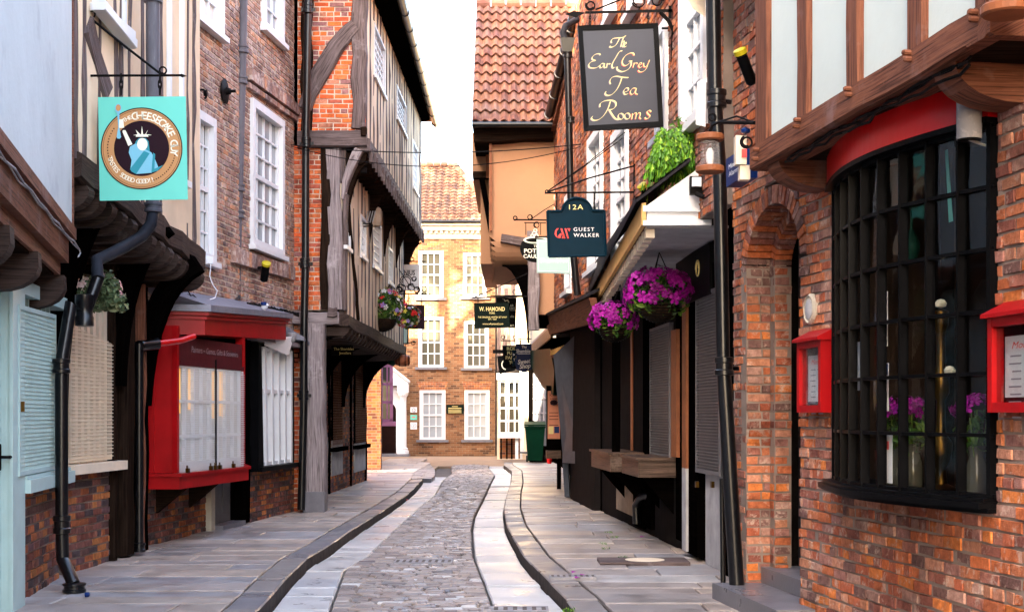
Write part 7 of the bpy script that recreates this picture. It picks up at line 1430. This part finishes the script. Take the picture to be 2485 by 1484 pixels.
Yq=31.6; t=thing('hanging_sign','framed pale picture sign low beside the far end of the timber jetty','sign',at(978,835,Yq)); c4=[(958,790),(992,792),(991,835),(958,833)]; board(t,c4,Yq,.03,'sage'); fr(t,c4,Yq,.03,'iron'); m=MB(); m.tube([at(955,838,Yq),at(1010,829,Yq)],.01,6); scroll(m,at(1003,832,Yq),(1,0,0),(0,0,1),.05,1.3,.008); m.build('bracket','iron',t)
Yq=30.5; t=thing('barrel_lantern','small copper barrel hanging under the far end of the timber jetty','barrel',at(975,888,Yq)); c=at(959,874,Yq); Lb=X(995,Yq)-c.x; m=MB(); m.lathe(c,[(.075,0),(.1,.02*1),(.125,Lb*.3),(.13,Lb*.5),(.125,Lb*.7),(.1,Lb-.02),(.075,Lb)],18,0,(1,0,0)); m.build('barrel','barrel',t,smooth=True)
for f in (.08,.3,.7,.92): MB().lathe(c+V((Lb*f,0,0)),[(.09 if f in(.08,.92) else .123,-.008),(.112 if f in(.08,.92) else .131,-.008),(.112 if f in(.08,.92) else .131,.008)],18,0,(1,0,0)).build('hoop','iron',t)
m=MB(); m.tube([at(970,862,Yq),at(970,835,Yq)],.006,5); m.tube([at(984,862,Yq),at(984,835,Yq)],.006,5); m.build('chain','iron',t)
t=thing('glass_lantern','dark glass globe lantern beside the copper barrel','lantern',at(950,885,30.9)); MB().lathe(at(952,888,30.9),[(0,0),(.09,.04),(.12,.14),(.09,.25),(.05,.3),(.06,.36),(0,.38)],14).build('globe','tarp',t,smooth=True)
# baskets
b1_=at(930,748,26.5); basket('full hanging basket of red, yellow and white flowers on the timber house',b1_,.41,'leaf','petal_mixed',760,85,.05,.045,at(945,690,26.5),stretch=(1.0,.95),bz=-.45,petlo=-.3)
b2_=at(988,768,27.2); basket('trailing basket of white and lilac blossoms right of the red flower basket',b2_,.24,'leaf','petal_mixed',380,90,.045,.034,at(992,716,27.2),stretch=(1.1,1),petlo=-.9,bowl=0)
b3_=at(1598,715,14.4); basket('larger hanging basket of magenta petunias under the white canopy soffit',b3_,.33,'leaf','petal_purple',330,150,.045,.05,at(1600,612,14.4),stretch=(1.05,.85),bz=-.25,petlo=-.25)
b4_=at(1490,780,16.6); basket('smaller hanging basket of magenta petunias farther along the canopy',b4_,.28,'leaf','petal_purple',280,110,.042,.045,at(1505,690,16.6),stretch=(1.05,.85),bz=-.25,petlo=-.3)
# overhead wires
def wire(label,a,b,sag,r=.008):
    a,b=V(a),V(b); m=MB(); m.tube([a.lerp(b,i/24)-V((0,0,sag*4*(i/24)*(1-i/24))) for i in range(25)],r,6); o=m.build('overhead_wire','iron',base=a); return tag(o,label,'wire')
wire('upper thin wire strung across the street between the timber house and the brick shop',at(705,352,21.2),at(1410,350,20.8),.0+.12); wire('lower sagging wire strung across the street below the straighter one',at(706,355,21.2),at(1408,356,20.8),.3,.007)
# ground details
def cover(label,px,py,w_,d_,z_,mt,cat='cover',slots=0):
    c=G(px,py,z_); t=thing('drain_cover',label,cat,(c.x,c.y,z_)); MB().box(cp(c.y),c.x-w_/2,c.x+w_/2,-d_/2,d_/2,z_-.03,z_+.004).build('plate',mt,t); m=MB()
    for i in range(slots): x_=c.x-w_/2+w_*(i+.5)/slots; m.box(cp(c.y),x_-w_/slots*.22,x_+w_/slots*.22,-d_*.3,d_*.3,z_+.0042,z_+.0065)
    if slots: m.build('grate','mortar_dark',t)
    return t,c
cover('iron grating set in the setts in the middle of the street',1028,1361,.62,.42,.035,'plastic_grey',slots=9)
cover('long iron grating in the bright right gutter at the bottom',1250,1476,.55,.3,.0,'plastic_grey',slots=7)
cover('small ribbed iron cover on the right pavement near the petals',1390,1397,.42,.22,.126,'plastic_grey',slots=8)
t,c=cover('brown metal hatch with a pale disc on the right pavement by the shopfront',1560,1358,.9,.5,.126,'timber_grey'); MB().lathe((c.x+.02,c.y,.131),[(0,0),(.2,0),(.2,.002),(0,.002)],24).build('disc','cream_paint',t)
for i,(px,py,z_) in enumerate(((1403,1401,.127),(1416,1395,.127),(1395,1388,.127),(1560,1302,.127),(990,1212,.035))):
    c=G(px,py,z_); o=MB().add([c+V((-.03,-.02,0)),c+V((.03,-.01,.012)),c+V((.02,.03,.004)),c+V((-.03,.025,.014))],[(0,1,2,3)]).build('petal','petal_purple' if i<4 else 'letter_red',base=c); tag(o,('magenta petal fallen on the right pavement near the iron cover','magenta petal fallen on the right pavement near the iron cover','magenta petal fallen on the right pavement near the iron cover','magenta petal on the right pavement below the counters','red petal lying in the left gutter')[i],'petal','fallen petals on the paving')
c=G(207,1442,.127); tag(MB().lathe(c,[(.02,0),(.02,.025),(.014,.035)],10,0,(1,0,.1)).build('bottle_cap','signblue',base=c),'small blue bottle cap on the left pavement','bottle cap')
c=G(545,1388,.127); 

m=MB(); random.seed(5)
for px,py in ((1476,1291),(1492,1303),(1462,1318),(1470,1330),(1380,1478),(1376,1484),(1510,1352),(985,1137),(903,1141),(910,1143)):
    c=G(px,py,.104)
    for k in range(26): q=c+V((R(-.05,.05),R(-.12,.12),0)); m.add([q,q+V((R(-.01,.01),R(-.01,.01),R(.005,.018))),q+V((.008,.004,0))],[(0,1,2)])
tag(m.build('moss','fern'),'green moss and weeds in the pavement joints','moss',kind='stuff')
